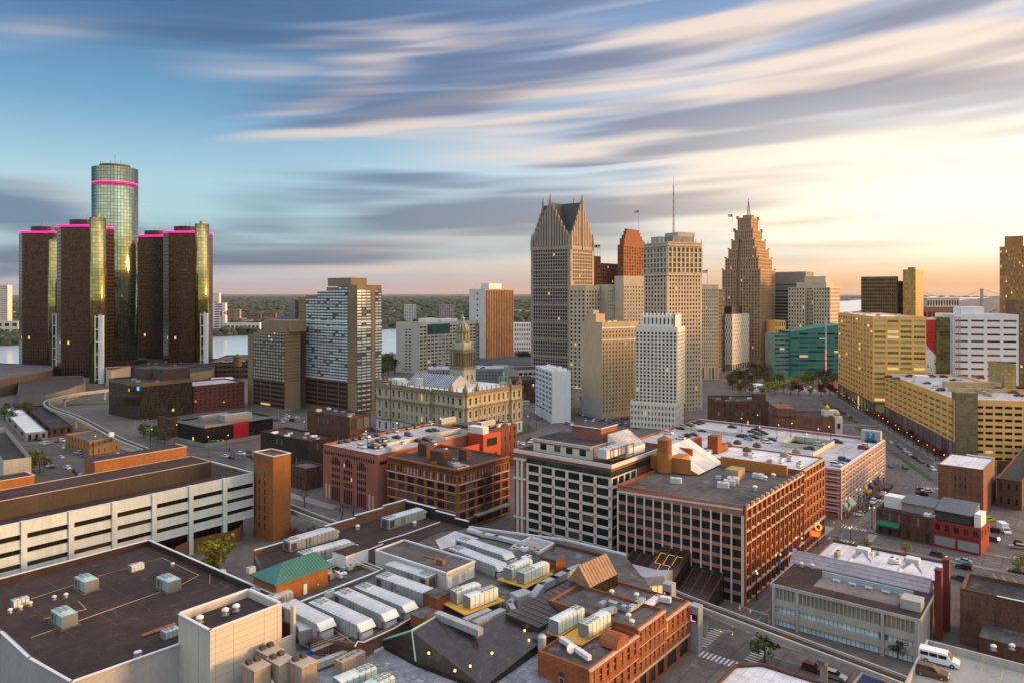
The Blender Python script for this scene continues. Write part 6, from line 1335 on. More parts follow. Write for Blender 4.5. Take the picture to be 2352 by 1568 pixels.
# grey metal roofed hall and dark brick behind it
b = Bld('metal_roof_hall', 'dark brick hall with a long pitched grey metal roof behind the concrete office', 'hall', p(20, 2), m_dred)
g = lambda t, q, z: (*p(t, q)[:2], z)
b.wall.prism([p(19, 1.5), p(27, 1.5), p(27, 37), p(19, 37)], 0, 9.6)
s = MB(); s.face([g(18.9, 37, 9.8), g(18.9, 1.5, 9.8), g(23.2, 1.5, 13.4), g(23.2, 37, 13.4)]); s.face([g(27.2, 1.5, 9.8), g(27.2, 37, 9.8), g(23.2, 37, 13.4), g(23.2, 1.5, 13.4)]); s.face([g(18.9, 1.5, 9.8), g(27.2, 1.5, 9.8), g(23.2, 1.5, 13.4)]); s.face([g(27.2, 37, 9.8), g(18.9, 37, 9.8), g(23.2, 37, 13.4)])
for k in range(5): z = 9.9 + k * .8; tt = 18.9 + (z - 9.8) * 4.3 / 3.6; s.tube(g(tt, 37, z + .03), g(tt, 1.5, z + .03), .06, 4)
s.build('metal_roof', M('lilac_grey_metal', (.32, .30, .33), rough=.5, metal=.2, var=.18, scale=.15, streak=.3), b.root); b.done()
for i, (t_, q_, z) in enumerate(((17.5, -1.6, 17.5), (24, -2.4, 18.5))):
 t = thing('red_chimney', ['tall flat dark red chimney nearer the concrete office', 'tall flat dark red chimney farther from the concrete office'][i], 'chimney', p(t_, q_)); s = MB(); s.prism([p(t_, q_), p(t_ + 2.4, q_), p(t_ + 2.4, q_ + 1.5), p(t_, q_ + 1.5)], 0, z); s.prism([p(t_ - .15, q_ - .15), p(t_ + 2.55, q_ - .15), p(t_ + 2.55, q_ + 1.65), p(t_ - .15, q_ + 1.65)], z, z + .25); s.build('stack', M('oxblood_paint', (.17, .035, .03), var=.12), t)
C = V2(116.5, 201.7); b = Bld('white_roof_block', 'brown brick block with a white roof and angled white ducts behind the metal roofed hall', 'building', C, m_dred, G_SASH); b.core([C, C + A_ * 18.5, C + A_ * 18.5 + B_ * 33, C + B_ * 33], 0, 9.4, m_roofw, .7)
b.facade(C + B_ * 33, C, 0, 9.2, 8, 2, .3, .4, .2); b.done(); p = lambda t, q: C + A_ * t + B_ * q
for k, q_ in enumerate((7, 20)):
 t = thing('roof_duct', ['white inverted V duct with a boxy hood, right one on the brown brick block', 'white inverted V duct with a boxy hood, left one on the brown brick block'][k], 'duct', (*p(2, q_)[:2], 9)); s = MB()
 s.box(p(3, q_), A_, 3, 3.4, 12.4, 13.6)
 for e in (-1, 1):
  v0, v1, v2 = p(2.6, q_ + e * .8), p(1.5, q_ + e * 2.8), p(-1.5, q_ + e * 3.4)
  s.tube((*v0[:2], 12.4), (*v1[:2], 10.6), .65, 4); s.tube((*v1[:2], 10.6), (*v2[:2], 8.8), .65, 4)
 s.build('duct', m_alu, t)
C = V2(157, 248); L = V2(133.7, 271.5); ub = (L - C).normalized(); ua = Vector((ub.y, -ub.x, 0)); p = lambda t, q: C + ua * t + ub * q; s_ = (L - C).length
b = Bld('brick_bar', 'two storey brown brick bar with a green awning and metal roofed rooms on top', 'building', p(0, 14.5), m_dred, G_SASH); b.core([p(0, 14.5), p(11, 14.5), p(11, s_), p(0, s_)], 0, 9.6, m_roofd, .7); b.facade(p(0, s_), p(0, 14.5), 4.8, 9.4, 6, 1, .28, .6, .2, style='arch'); b.facade(p(0, s_), p(0, 14.5), 0, 4.5, 6, 1, .4, .7, .2)
b.done()
s = MB(); s.prism([p(5, 26), p(10, 26), p(10, s_ - 1), p(5, s_ - 1)], 9, 13.2); s.build('white_room', m_whitep, b.root)
s = MB(); s.prism([p(4, 15), p(10, 15), p(10, 25.8), p(4, 25.8)], 9, 12.2, 0); s.solid([(*v[:2], 12.2) for v in (p(3.2, 14.7), p(10.5, 14.7), p(10.5, 25.8), p(3.2, 25.8))], [(*p(3.2, 14.7)[:2], 12.4), (*p(10.5, 14.7)[:2], 14.0), (*p(10.5, 25.8)[:2], 14.0), (*p(3.2, 25.8)[:2], 12.4)], 1); s.build('roof_room', [m_steel, M('slate_metal', (.13, .135, .15), rough=.5, var=.1)], b.root)
s = MB(); q = [p(-.2, s_ - .5), p(-.2, s_ - 8), p(-2, s_ - 8), p(-2, s_ - .5)]; s.solid([(*q[3][:2], 3.6), (*q[2][:2], 3.6), (*q[1][:2], 3.6), (*q[0][:2], 3.6)], [(*q[3][:2], 4.2), (*q[2][:2], 4.2), (*q[1][:2], 5.4), (*q[0][:2], 5.4)]); s.build('green_awning', M('awning_green', (.02, .17, .07), var=.05), b.root)
b = Bld('red_bar', 'red painted two storey bar with a grey metal pitched roof and white gable screen', 'building', C, M('red_paint_brick', (.25, .035, .028), var=.15), G_OFF); b.core([p(0, 0), p(11, 0), p(11, 14.3), p(0, 14.3)], 0, 9.2, m_roofd, .5); b.facade(p(0, 14.3), p(0, 0), 5, 9, 5, 1, .5, .5, .2, style='mull2'); b.facade(p(0, 14.3), p(0, 0), .4, 4.4, 2, 1, .9, .8, .15, gl=glass('mural_shutter', (.16, .17, .18), (.3, .32, .34), p_light=.5, p_lit=0, rough=.6)); b.facade(p(0, 0), p(11, 0), 5, 9, 3, 1, .3, .5, .2); b.done()
s = MB(); s.prism([p(2, 3), p(9.6, 3), p(9.6, 13.8), p(2, 13.8)], 9, 12.4, 1); s.solid([(*v[:2], 12.4) for v in (p(.8, 2.6), p(10.4, 2.6), p(10.4, 14), p(.8, 14))], [(*p(.8, 2.6)[:2], 12.6), (*p(10.4, 2.6)[:2], 15.2), (*p(10.4, 14)[:2], 15.2), (*p(.8, 14)[:2], 12.6)], 0); s.build('roof_room', [M('slate_metal', ()), G_DARK], b.root)
s = MB(); s.prism([p(1.4, .2), p(8, .2), p(8, 2.2), p(1.4, 2.2)], 8.8, 13.4); s.build('white_screen', m_whitep, b.root)
b = deck('tall_brick_block', 'tall windowless brown brick block with a bright white roof at the right', 2155, 2258, 2283, 292, 1078, M('sooty_brick', (.25, .12, .07), var=.3, scale=.15, streak=.35, brick=.9), 49, left=dict(nc=9, nr=6, ww=.32, wh=.42, d=.1, pier=False, cols=[3, 4, 5], rows=[1, 3, 4]), roofm=m_roofw, parapet=.3, cat='building', gl=G_DARK)
s = MB(); s.prism([b.C - b.b * .06 - b.a * .1, b.R + b.a * 5 - b.b * .06, b.R + b.a * 5 + b.b * 8, b.C + b.b * .3], 0, 9.5); s.build('lower_wing', M('plum_brick', (.24, .085, .07), var=.15), b.root)
s = MB(); s.prism([b.R, b.R + b.a * .4, b.R + b.a * .4 + b.b * 10, b.R + b.b * 10], 9.5, 18.9); s.build('white_side_wall', m_whitep, b.root)
deck('low_block', 'low dark brick block with a round white disc on its wall at the right edge', 2290, 2345, 2420, 300, 1098, m_dred, 49, z1=12, left=dict(nc=3, nr=2, ww=.3, wh=.4), roofm=m_roofd, cat='building')
deck('low_block', 'low block with a green fence behind the tall brown brick block', 2290, 2330, 2420, 345, 1075, m_dred, -12, z1=6, roofm=m_roofd, cat='building')
# brown brick with dark roof, right foreground
L = V2(112.6, 186); C = L - B_ * 34; b = Bld('brown_brick_block', 'brown stained brick block with a dark flat roof behind the van parking deck', 'building', L, M('stained_brick', (.17, .085, .055), var=.35, scale=.25, streak=.3, brick=.9), G_SASH, frame=m_whitep)
b.core([C, C + A_ * 13, L + A_ * 13, L], 0, 14, m_roofd, .9); an = math.atan2(-B_.y, -B_.x)
for x, z in ((17, 9.8), (17.2, 3.8), (25, 8.8), (30, 9), (27, 3.5)): b.addwin(L - B_ * x - A_ * .05 + Vector((0, 0, z)), 1.4, 2.4, an, 'sash')
b.done(); parapet_cap(b, [L - B_ * 8, C], 13.9, .5, m_alu, .15)
s = MB(); q = L - B_ * 5 - A_ * 9; s.prism([q, q - B_ * 14, q - B_ * 14 + A_ * 8.9, q + A_ * 8.9], 0, 6.5, 0, 1); s.build('lower_wing', [m_dred, m_charroof], b.root)
# van parking deck in the near right corner
c0 = V2(72.8, 130); b = Bld('parking_deck', 'pale concrete roof parking deck with a van in the near right corner', 'parking garage', c0, m_conc); K = [c0 - A_ * 45, c0 - A_ * 45 - B_ * 50, c0 - B_ * 50, c0]
b.wall.prism(K, 0, 26.0, 0); r = MB(); r.face([(*v[:2], 26.03) for v in K]); r.build('roof', M('worn_deck', (.33, .315, .29), var=.2, scale=.2, col2=(.24, .22, .20)), b.root)
b.wall.prism([c0, c0 - A_ * 45, c0 - A_ * 45 - B_ * .35, c0 - B_ * .35], 26, 27.3); b.wall.prism([c0 - B_ * .36, c0 - B_ * 50, c0 - B_ * 50 - A_ * .35, c0 - B_ * .36 - A_ * .35], 26, 27.3); b.done()
s = MB()
for k in range(9): q = c0 - B_ * (3 + k * 2.8) - A_ * .8; s.box(q - A_ * 2.4, A_, 4.8, .12, 26.034, 26.038)
s.build('bay_line', M('faded_yellow', (.5, .40, .2), var=.2), b.root)
# roofs at the bottom edge
b = Bld('white_roof_shop', 'shop with a bright white roof at the bottom edge right of the crossing', 'building', V2(52, 150), m_dred); K = [V2(30, 135), V2(48, 122), V2(72, 141), V2(52.7, 156.5), V2(47, 156)]; b.core(K, 0, 10, m_roofw, .6, .5); b.done()
b = Bld('blue_roof_shop', 'small shop with a dark blue roof beside the elevated track', 'building', V2(73, 148), m_concd); K = [V2(66, 147), V2(74, 138), V2(82, 145), V2(73, 154.5)]; b.core(K, 0, 9, M('navy_roof', (.02, .03, .09), var=.1), .4, .3); b.done()
# ================================================================ GROUND, WATER, ROADS
def sheet(name, polys, z, mat, kind='structure'):
 s = MB()
 for p in polys: s.face([(v[0], v[1], z) for v in p])
 o = s.build(name, mat, None); o['kind'] = kind; return o
bank = [(-560, 815), (-548, 880), (-390, 985), (0, 1160), (300, 1500), (800, 2250), (1870, 3900), (9000, 14000)]
fbank = [(-6000, 1050), (-887, 1247), (-598, 1538), (-314, 1842), (33, 2262), (700, 3300), (1870, 5300), (9000, 17000)]
sheet('ground', [[(-6000, -600), (9000, -600)] + bank[::-1] + [(-6000, 760)]], 0, M('city_ground', (.118, .104, .096), var=.3, scale=.03, col2=(.07, .06, .055)))
sheet('river', [[(-9000, 500), (14000, 500), (14000, 30000), (-9000, 30000)]], -2, M('river_water', (.50, .62, .70), rough=.18, var=.05, scale=.02, spec=1.0, bump=.02))
sheet('far_shore', [[*fbank, (16000, 26000), (16000, 45000), (-20000, 45000), (-20000, 1050)]], -.5, M('far_woods_floor', (.055, .058, .03), var=.35, scale=.006, col2=(.03, .032, .018)))
C0 = V2(65.2, 208.6); W = lambda t, off: C0 + A_ * t - B_ * off        # street grid: t along the brick warehouse front, off away from it
m_lane = M('road_paint', (.62, .62, .60), var=.2, scale=.6); m_pave = M('pavement_slabs', (.235, .215, .20), var=.2, scale=.12); m_bpave = M('brick_paving', (.16, .085, .07), var=.2, scale=.15)
def strip(pts, w): 
 P_ = [Vector((p[0], p[1], 0)) for p in pts]; out = []
 for p, q in zip(P_, P_[1:]):
  u = (q - p).normalized(); n = Vector((-u.y, u.x, 0)) * w / 2; out.append([p - n, q - n, q + n, p + n])
 return out
u4 = V2(.214, .977); n4 = V2(.977, -.214); R4 = lambda s, o: V2(188, 300) + u4 * s + n4 * o
sheet('road', strip([W(-75, 6.5), W(185, 6.5)], 9.5) , .004, m_asph)
sheet('road', strip([W(-24, -22), W(-24, 92)], 11), .008, m_asph)
sheet('road', strip([W(84, -60), W(84, 150)], 12), .008, m_asph)
sheet('road', strip([R4(-20, 0), R4(560, 0)], 27), .012, m_asph)
sheet('road', strip([(-250, 430), (-62, 283), (-40, 264)], 12) + strip([(-200, 398), (-110, 520), (-60, 640)], 14), .004, m_asph)
sheet('road', strip([P(1460, 1045), P(1320, 992), P(1218, 962), P(1196, 930), P(1210, 905)], 17) + strip([P(1320, 992), P(1470, 985), P(1660, 930), P(1800, 915)], 12), .004, m_asph)
sheet('road', strip([(-330, 470), (-190, 640), (-90, 770)], 18), .008, m_asph)
def slab(name, polys, h, mat):
 s = MB()
 for p in polys: s.prism(p, 0, h)
 o = s.build(name, mat, None); o['kind'] = 'structure'; return o
slab('pavement', strip([W(-6, 1.0), W(77, 1.0)], 1.6) + strip([W(101, 1), W(172, 1)], 1.6), .13, m_bpave)
slab('pavement', strip([W(2, 12.4), W(74, 12.4)], 2.2) + strip([W(92, 12.6), W(150, 12.6)], 2.4), .13, m_pave)
slab('pavement', strip([W(-31.5, -22), W(-31.5, 1)], 2.6) + strip([W(-16.5, 13), W(-16.5, 90)], 3) + strip([W(-31, 13), W(-31, 90)], 2.5), .13, m_pave)
slab('pavement', strip([W(76, 13.5), W(76, 140)], 2.4) + strip([W(91.5, 14), W(91.5, 140)], 1.6), .13, m_pave)
slab('pavement', strip([R4(60, 16), R4(330, 16)], 5), .13, m_pave); slab('pavement', strip([(-240, 436), (-72, 303)], 5), .13, m_pave)
m_grass = M('mown_grass', (.055, .085, .025), var=.3, scale=.3)
slab('grass_verge', strip([R4(48, -1), R4(120, -1)], 2.6) + strip([R4(150, -1), R4(190, -1)], 5) + strip([R4(215, -1), R4(300, -1)], 5), .16, m_grass)
slab('lawn', [[P(1188, 1000), P(1232, 988), P(1215, 975), P(1190, 980)]], .15, m_grass); slab('lawn', [[P(1310, 958), P(1345, 953), P(1335, 935), P(1308, 935)]], .15, m_grass)
slab('lawn', strip([P(150, 930), P(262, 925)], 10), .15, m_grass)
# markings
s = MB()
def dash(p, q, w=.14, on=3, off=4, z=.016):
 p, q = Vector(p), Vector(q); L_ = (q - p).length; u = (q - p) / L_; d = 0
 while d < L_: s.face([(v.x, v.y, z) for v in strip([p + u * d, p + u * min(L_, d + on)], w)[0]]); d += on + off
def cross(p, q, w, n, z=.018, sw=.5):
 p, q = Vector((p[0], p[1], 0)), Vector((q[0], q[1], 0)); u = (q - p).normalized(); v = Vector((-u.y, u.x, 0)); L_ = (q - p).length
 for i in range(n): c = p + u * L_ * (i + .5) / n; s.face([(x.x, x.y, z) for x in strip([c - v * w / 2, c + v * w / 2], sw)[0]])
dash(W(-14, 6.5), W(76, 6.5)); dash(W(94, 6.5), W(160, 6.5)); dash(W(-24, 16), W(-24, 88)); dash(W(-24, -4), W(-24, -20)); dash(W(84, 16), W(84, 140))
for o in (-6.5, 6.5): dash(R4(0, o), R4(420, o))
dash(P(1440, 1036), P(1320, 992)); dash(P(1320, 992), P(1218, 962)); dash((-230, 415), (-64, 285))
cross(W(-30, 0.6), W(-18.5, .6), 3, 9); cross(W(-33.5, 2), W(-33.5, 11.5), 3.2, 9); cross(W(-13, 2.2), W(-13, 11), 3.2, 8); cross(W(-30, 13.2), W(-18.5, 13.2), 3, 9)
cross(W(75.5, 2), W(75.5, 11), 3, 9); cross(W(93, 2), W(93, 11), 3, 9); cross(W(78, 14), W(90, 14), 3, 9); cross(W(78.5, -1), W(89.5, -1), 3, 9)
cross(R4(34, -12), R4(34, 12), 3, 18); cross(R4(44, 15), R4(58, 15), 3, 10); cross(W(140, 2), W(140, 11), 3, 9); cross(R4(200, -12), R4(200, 12), 3, 16)
for q in (W(-16, 2), W(-16, 11)): pass
s.face([(v.x, v.y, .018) for v in strip([W(-15.2, 6.7), W(-15.2, 11)], .4)[0]]); o = s.build('road_markings', m_lane, None); o['kind'] = 'structure'
s = MB()
for k in range(7): q = P(2215 + k * 22, 1352 - k * 2 + 5); 
for (x, y) in ((2290, 1328), (2312, 1334), (2336, 1338), (2275, 1352), (2300, 1356), (2325, 1361), (2350, 1366), (2225, 1338)): s.face([(v.x, v.y, .017) for v in strip([P(x, y), P(x, y) + V2(1.4, 4.4)], .2)[0]])
o = s.build('parking_lines', m_yel, None); o['kind'] = 'structure'
sheet('parking_lot', [[W(20, 48), W(70, 44), W(70, 110), W(20, 110)], [W(100, 16), W(145, 16), W(140, 34), W(110, 34)]], .003, M('worn_asphalt', (.10, .09, .085), var=.3, scale=.08))
sheet('parking_lot', [[(-300, 330), (-110, 300), (-150, 420), (-260, 440), (-340, 400)]], .003, M('worn_asphalt', ()))

# ================================================================ ELEVATED TRACK
def track(name, label, pts, z, piers):
 t = thing(name, label, 'elevated track', (*pts[0][:2], 0)); P_ = [Vector((p[0], p[1], 0)) for p in pts]
 # resample smoothly
 Q = []
 for i in range(len(P_) - 1):
  p0, p1, p2, p3 = P_[max(i - 1, 0)], P_[i], P_[i + 1], P_[min(i + 2, len(P_) - 1)]
  for k in range(6):
   f = k / 6; Q.append(.5 * ((2 * p1) + (p2 - p0) * f + (2 * p0 - 5 * p1 + 4 * p2 - p3) * f * f + (3 * p1 - p0 - 3 * p2 + p3) * f ** 3))
 Q.append(P_[-1]); N_ = []
 for i in range(len(Q)): u = (Q[min(i + 1, len(Q) - 1)] - Q[max(i - 1, 0)]).normalized(); N_.append(Vector((-u.y, u.x, 0)))
 def rib(o0, o1, z0, z1, nm, mat):
  s = MB()
  for i in range(len(Q) - 1):
   a, b = Q[i] + N_[i] * o0, Q[i] + N_[i] * o1; c, d = Q[i + 1] + N_[i + 1] * o1, Q[i + 1] + N_[i + 1] * o0; s.prism([a, d, c, b] if o1 > o0 else [a, b, c, d], z0, z1)
  s.build(nm, mat, t)
 rib(-1.7, 1.7, z - 1.5, z - .45, 'guideway_beam', m_conc); rib(-1.9, -1.55, z - .44, z + .35, 'side_rail', m_conc); rib(1.55, 1.9, z - .44, z + .35, 'side_rail', m_conc)
 rib(-1.5, 1.5, z - .43, z - .3, 'track_bed', m_dark); rib(-1.35, -1.1, z - .28, z + .2, 'power_rail', M('pale_power_rail', (.45, .55, .6), rough=.4, var=.1)); rib(.5, .62, z - .28, z - .1, 'running_rail', m_rust)
 for f in piers:
  i = int(f * (len(Q) - 1)); c = Q[i]; s = MB(); s.cyl((c.x, c.y), .85, 0, z - 3, 12); s.solid([(c.x + N_[i].x * e * .9 + w * N_[i].y, c.y + N_[i].y * e * .9 - w * N_[i].x, z - 3) for e, w in ((-1, -.8), (1, -.8), (1, .8), (-1, .8))], [(c.x + N_[i].x * e * 2 + w * N_[i].y, c.y + N_[i].y * e * 2 - w * N_[i].x, z - 1.5) for e, w in ((-1, -.8), (1, -.8), (1, .8), (-1, .8))]); s.build('pier', m_conc, t)
T8 = lambda x, y, z=8: tuple(P(x, y, z)[:2])
track('elevated_track', 'curving elevated train guideway on concrete piers in the left middle distance', [T8(262, 893), T8(180, 903), T8(125, 915), T8(106, 925), T8(125, 938), T8(185, 960), T8(265, 1003), T8(350, 1037), (-140, 333), T8(668, 1165), T8(770, 1203), (-52, 246)], 8, (.04, .14, .27, .36, .45, .54, .63, .72, .8, .88, .96))
track('elevated_track', 'straight elevated train guideway passing the concrete office in the right foreground', [tuple(W(-21, -12)[:2]), T8(1590, 1380, 7.5), T8(1850, 1478, 7.5), T8(2090, 1568, 7.5), (92, 139)], 7.5, (.3, .55, .8))

# ================================================================ TREES
def leaf_crown(seed, n, rx, rz, leaf, gap=.35):
 rnd = random.Random(seed); b = MB(); lumps = [(rnd.uniform(-.6, .6), rnd.uniform(-.6, .6), rnd.uniform(-.5, .6), rnd.uniform(.32, .55)) for _ in range(9)]
 while len(b.f) < n:
  l = rnd.choice(lumps); v = Vector((rnd.gauss(0, 1), rnd.gauss(0, 1), rnd.gauss(0, 1))).normalized() * (l[3] * rnd.uniform(.55, 1.05))
  c = Vector(((l[0] + v.x) * rx, (l[1] + v.y) * rx, (l[2] + v.z) * rz)); q = Vector((rnd.gauss(0, 1), rnd.gauss(0, 1), rnd.gauss(0, 1))).normalized(); a = q.orthogonal().normalized(); d = q.cross(a); k = leaf * rnd.uniform(.6, 1.3)
  b.face([c + a * k, c + d * k * .7, c - a * k, c - d * k * .7])
 return b
def leafmat(name, c1, c2):
 if name in MATS: return MATS[name]
 m = bpy.data.materials.new(name); MATS[name] = m; m.use_nodes = True; t = m.node_tree; N = NT(t); b = t.nodes['Principled BSDF']
 g = N.n('ShaderNodeNewGeometry'); N.l(N.mix(g.outputs['Random Per Island'], c1, c2), b.inputs['Base Color']); b.inputs['Roughness'].default_value = .8; b.inputs['Specular IOR Level'].default_value = .2; return m
LEAF = {'green': leafmat('green_leaves', (.035, .055, .012), (.11, .13, .025)), 'yellow': leafmat('yellow_leaves', (.13, .12, .012), (.30, .26, .02)), 'red': leafmat('crimson_leaves', (.06, .008, .008), (.22, .02, .02)),
  'rust': leafmat('rust_leaves', (.10, .03, .012), (.24, .085, .03)), 'dark': leafmat('dark_leaves', (.015, .022, .008), (.05, .06, .018))}
m_bark = M('bark', (.07, .05, .04), var=.2, scale=1)
PROTO = {}
def tree(kind, pos, h, label, group=None, w=.36, wood=True):
 k = (kind, len([1 for q in PROTO if q[0] == kind]) if len([1 for q in PROTO if q[0] == kind]) < 2 else random.randrange(2))
 nm = 'bare_tree' if kind == 'bare' else 'tree'
 if k not in PROTO:
  t = thing(nm, label, 'tree')
  s = MB(); s.tube((0, 0, 0), (.02, .01, .45), .032, 7, 0, .02); rnd = random.Random(len(PROTO) + 5)
  def br(p, d, l, r, n):
   q = p + d * l; s.tube(p, q, r, 5, 0, r * .55)
   if n:
    for _ in range(3 if kind == 'bare' else 2):
     br(q, (d + Vector((rnd.uniform(-.8, .8), rnd.uniform(-.8, .8), rnd.uniform(0, .5)))).normalized(), l * .72, r * .55, n - 1)
  for i in range(5): a = i * 1.257; br(Vector((.02, .01, .3 + .03 * i)), Vector((math.cos(a) * .7, math.sin(a) * .7, .8)).normalized(), .2, .016, 3 if kind == 'bare' else 1)
  s.local('trunk', m_bark, t)
  if kind != 'bare': c = leaf_crown(len(PROTO) * 7 + 3, 620, w + .1, .40, .044); c.v = [(x, y, z + .58) for x, y, z in c.v]; c.local('crown', LEAF[kind], t)
  else: c = leaf_crown(91, 60, .34, .3, .014); c.v = [(x, y, z + .66) for x, y, z in c.v]; c.local('crown', leafmat('sparse_leaves', (.16, .11, .03), (.2, .14, .04)), t)
  PROTO[k] = t
 else: t = copy_tree(PROTO[k])
 t.location = pos; t.scale = (h, h, h); t.rotation_euler = (0, 0, random.uniform(0, 6.28)); tag(t, label, 'tree', group)
 if not group and 'group' in t: del t['group']
 return t
tree('yellow', PD(500, 232), 12.5, 'bushy yellow green tree in the court below the white banded office', w=.45)
tree('yellow', PD(482, 229), 8, 'small yellow green tree at the left of the court below the banded office')
tree('green', P(1756, 1521), 7.5, 'small green street tree by the near crossing beside the elevated track'); 
tree('bare', P(700, 1163), 8.5, 'spreading bare tree on the street in front of the small brick house')
for x, y, h in ((785, 1196, 8), (812, 1192, 7)): tree('bare', P(x, y), h, 'thin bare tree in front of the arched garage', 'bare trees before the arched garage')
for x, y in ((690, 1236), (706, 1240), (672, 1228), (716, 1228)): tree('rust', P(x, y + 8), 4.5, 'low rust red tree beside the elevated track below the stair tower', 'rust red trees by the track')
for x, y, h in ((72, 1090, 13), (92, 1085, 12), (345, 1010, 10), (363, 1015, 9), (378, 1020, 8), (330, 1003, 9)): tree('green', P(x, y), h, 'rounded green tree on the left side streets', 'green trees on the left streets')
for x, y in ((455, 1086), (520, 1092), (540, 1088), (245, 1105), (470, 1090)): tree('yellow', P(x, y), 5, 'low olive tree behind the white banded office', 'olive trees behind the banded office')
for x, y in ((20, 950), (40, 953), (60, 948), (75, 955), (10, 962), (32, 968)): tree('green', P(x, y), 9, 'dull green tree at the left edge before the curved stone hall', 'trees before the curved hall')
for x, y in ((880, 870), (892, 862), (884, 850), (900, 846), (906, 858), (890, 840), (878, 846)): tree('dark' if x % 4 else 'green', P(x, y), 17, 'tall riverside tree between the apartment tower and the civic offices', 'riverside trees by the civic offices')
for x, y in ((1190, 832), (1199, 836), (1208, 831), (1216, 836)): tree('dark', P(x, y), 15, 'dark tree by the small white riverside office', 'trees by the white riverside office')
for kd, x, y, h in (('green', 1688, 888, 11), ('dark', 1708, 882, 11), ('dark', 1720, 890, 10), ('green', 1738, 878, 12), ('green', 1757, 880, 10), ('yellow', 1780, 906, 9), ('yellow', 1800, 902, 9), ('green', 1816, 905, 10), ('red', 1834, 907, 9.5), ('green', 1868, 886, 12), ('green', 1850, 890, 10), ('red', 1886, 910, 9), ('red', 1906, 908, 10), ('yellow', 1750, 908, 7), ('rust', 1700, 902, 8), ('green', 1900, 892, 10), ('green', 1722, 906, 8), ('green', 1682, 893, 9), ('green', 1770, 890, 9), ('green', 1695, 880, 12), ('dark', 1745, 872, 12), ('green', 1712, 896, 9), ('yellow', 1765, 900, 8), ('green', 1790, 884, 10), ('yellow', 1840, 884, 9), ('green', 1912, 886, 11), ('dark', 1895, 880, 11), ('yellow', 1860, 908, 7), ('yellow', 1825, 892, 9), ('green', 1760, 868, 12), ('dark', 1728, 866, 12), ('rust', 1676, 880, 9), ('green', 1880, 878, 11)):
 tree(kd, P(x, y), h * 1.3, {'green': 'green', 'dark': 'dark green', 'red': 'crimson', 'yellow': 'yellowing', 'rust': 'rust brown'}[kd] + ' autumn tree in the square before the teal building', 'autumn trees in the square')
for i in range(26): q = R4(95 + i * 10.5, 17.5 + random.uniform(-.4, .4)); tree('rust' if i % 5 else 'red', (q.x, q.y, .1), random.uniform(6, 8), 'small rust brown street tree along the golden stone buildings', 'street trees along the golden buildings')
for x, y in ((1925, 1255), (1990, 1259), (2080, 1272), (2348, 1295), (2340, 1310)): tree('yellow', P(x, y + 3), 4.2, 'thin yellowing young tree on the cross street pavement', 'young trees on the cross street')
tree('dark', P(2062, 1512), 5, 'dark shrubby tree against the front of the concrete office')
for x in (1340, 1352, 1362): tree('rust', P(x, 928), 8, 'rust brown tree beside the buff residential block', 'rust trees by the buff block')

# ================================================================ CARS
def car_mats(col, name): return [M('car_paint_' + name, col, rough=.35, var=.04, spec=.6), M('car_glass', (.012, .014, .016), rough=.08, var=0, spec=.7), M('tyre', (.015, .015, .015), rough=.9, var=0), M('hub', (.4, .4, .42), rough=.4, var=0, metal=.5), glow('head_lamp', (.9, .85, .7), .4), M('tail_lamp', (.35, .01, .01), var=0, rough=.3)]
def car_body(b, L, w, hb, h, suv):
 x0, x1 = -L / 2, L / 2; prof = [(x0, .28), (x1, .28), (x1, .62), (x1 - .1, hb - .12), (x1 - L * .26, hb), (x0 + .12, hb), (x0, .7)]
 prof = [(x, z) for x, z in prof]; n = len(prof)
 b.solid([(x, -w / 2, z) for x, z in prof], [(x, w / 2, z) for x, z in prof], 0)
 xa, xb, xc, xd = x1 - L * .28, x1 - L * .43, x0 + L * (.08 if suv else .26), x0 + L * (.02 if suv else .12); k = .82
 return [(xa, hb), (xb, h), (xc, h), (xd, hb)], k
def cabin(b, pr, w, k, hb, h, mg, mr):
 (xa, _), (xb, _), (xc, _), (xd, _) = pr; y = w / 2 - .04; yt = w / 2 * k
 q = [(xa, -y, hb), (xa, y, hb), (xd, y, hb), (xd, -y, hb)]; t = [(xb, -yt, h - .06), (xb, yt, h - .06), (xc, yt, h - .06), (xc, -yt, h - .06)]
 b.solid(q, t, mg); b.solid([(xb - .02, -yt, h - .06), (xb - .02, yt, h - .06), (xc + .02, yt, h - .06), (xc + .02, -yt, h - .06)], [(xb - .15, -yt + .1, h), (xb - .15, yt - .1, h), (xc + .15, yt - .1, h), (xc + .15, -yt + .1, h)], mr)
CARP = {}
COLS = {'black': (.012, .012, .014), 'dark grey': (.05, .05, .055), 'silver': (.42, .43, .45), 'white': (.75, .76, .78), 'red': (.32, .015, .015), 'blue': (.03, .07, .22), 'brown': (.13, .055, .03), 'maroon': (.12, .012, .02), 'pale blue': (.25, .42, .55), 'tan': (.36, .31, .24)}
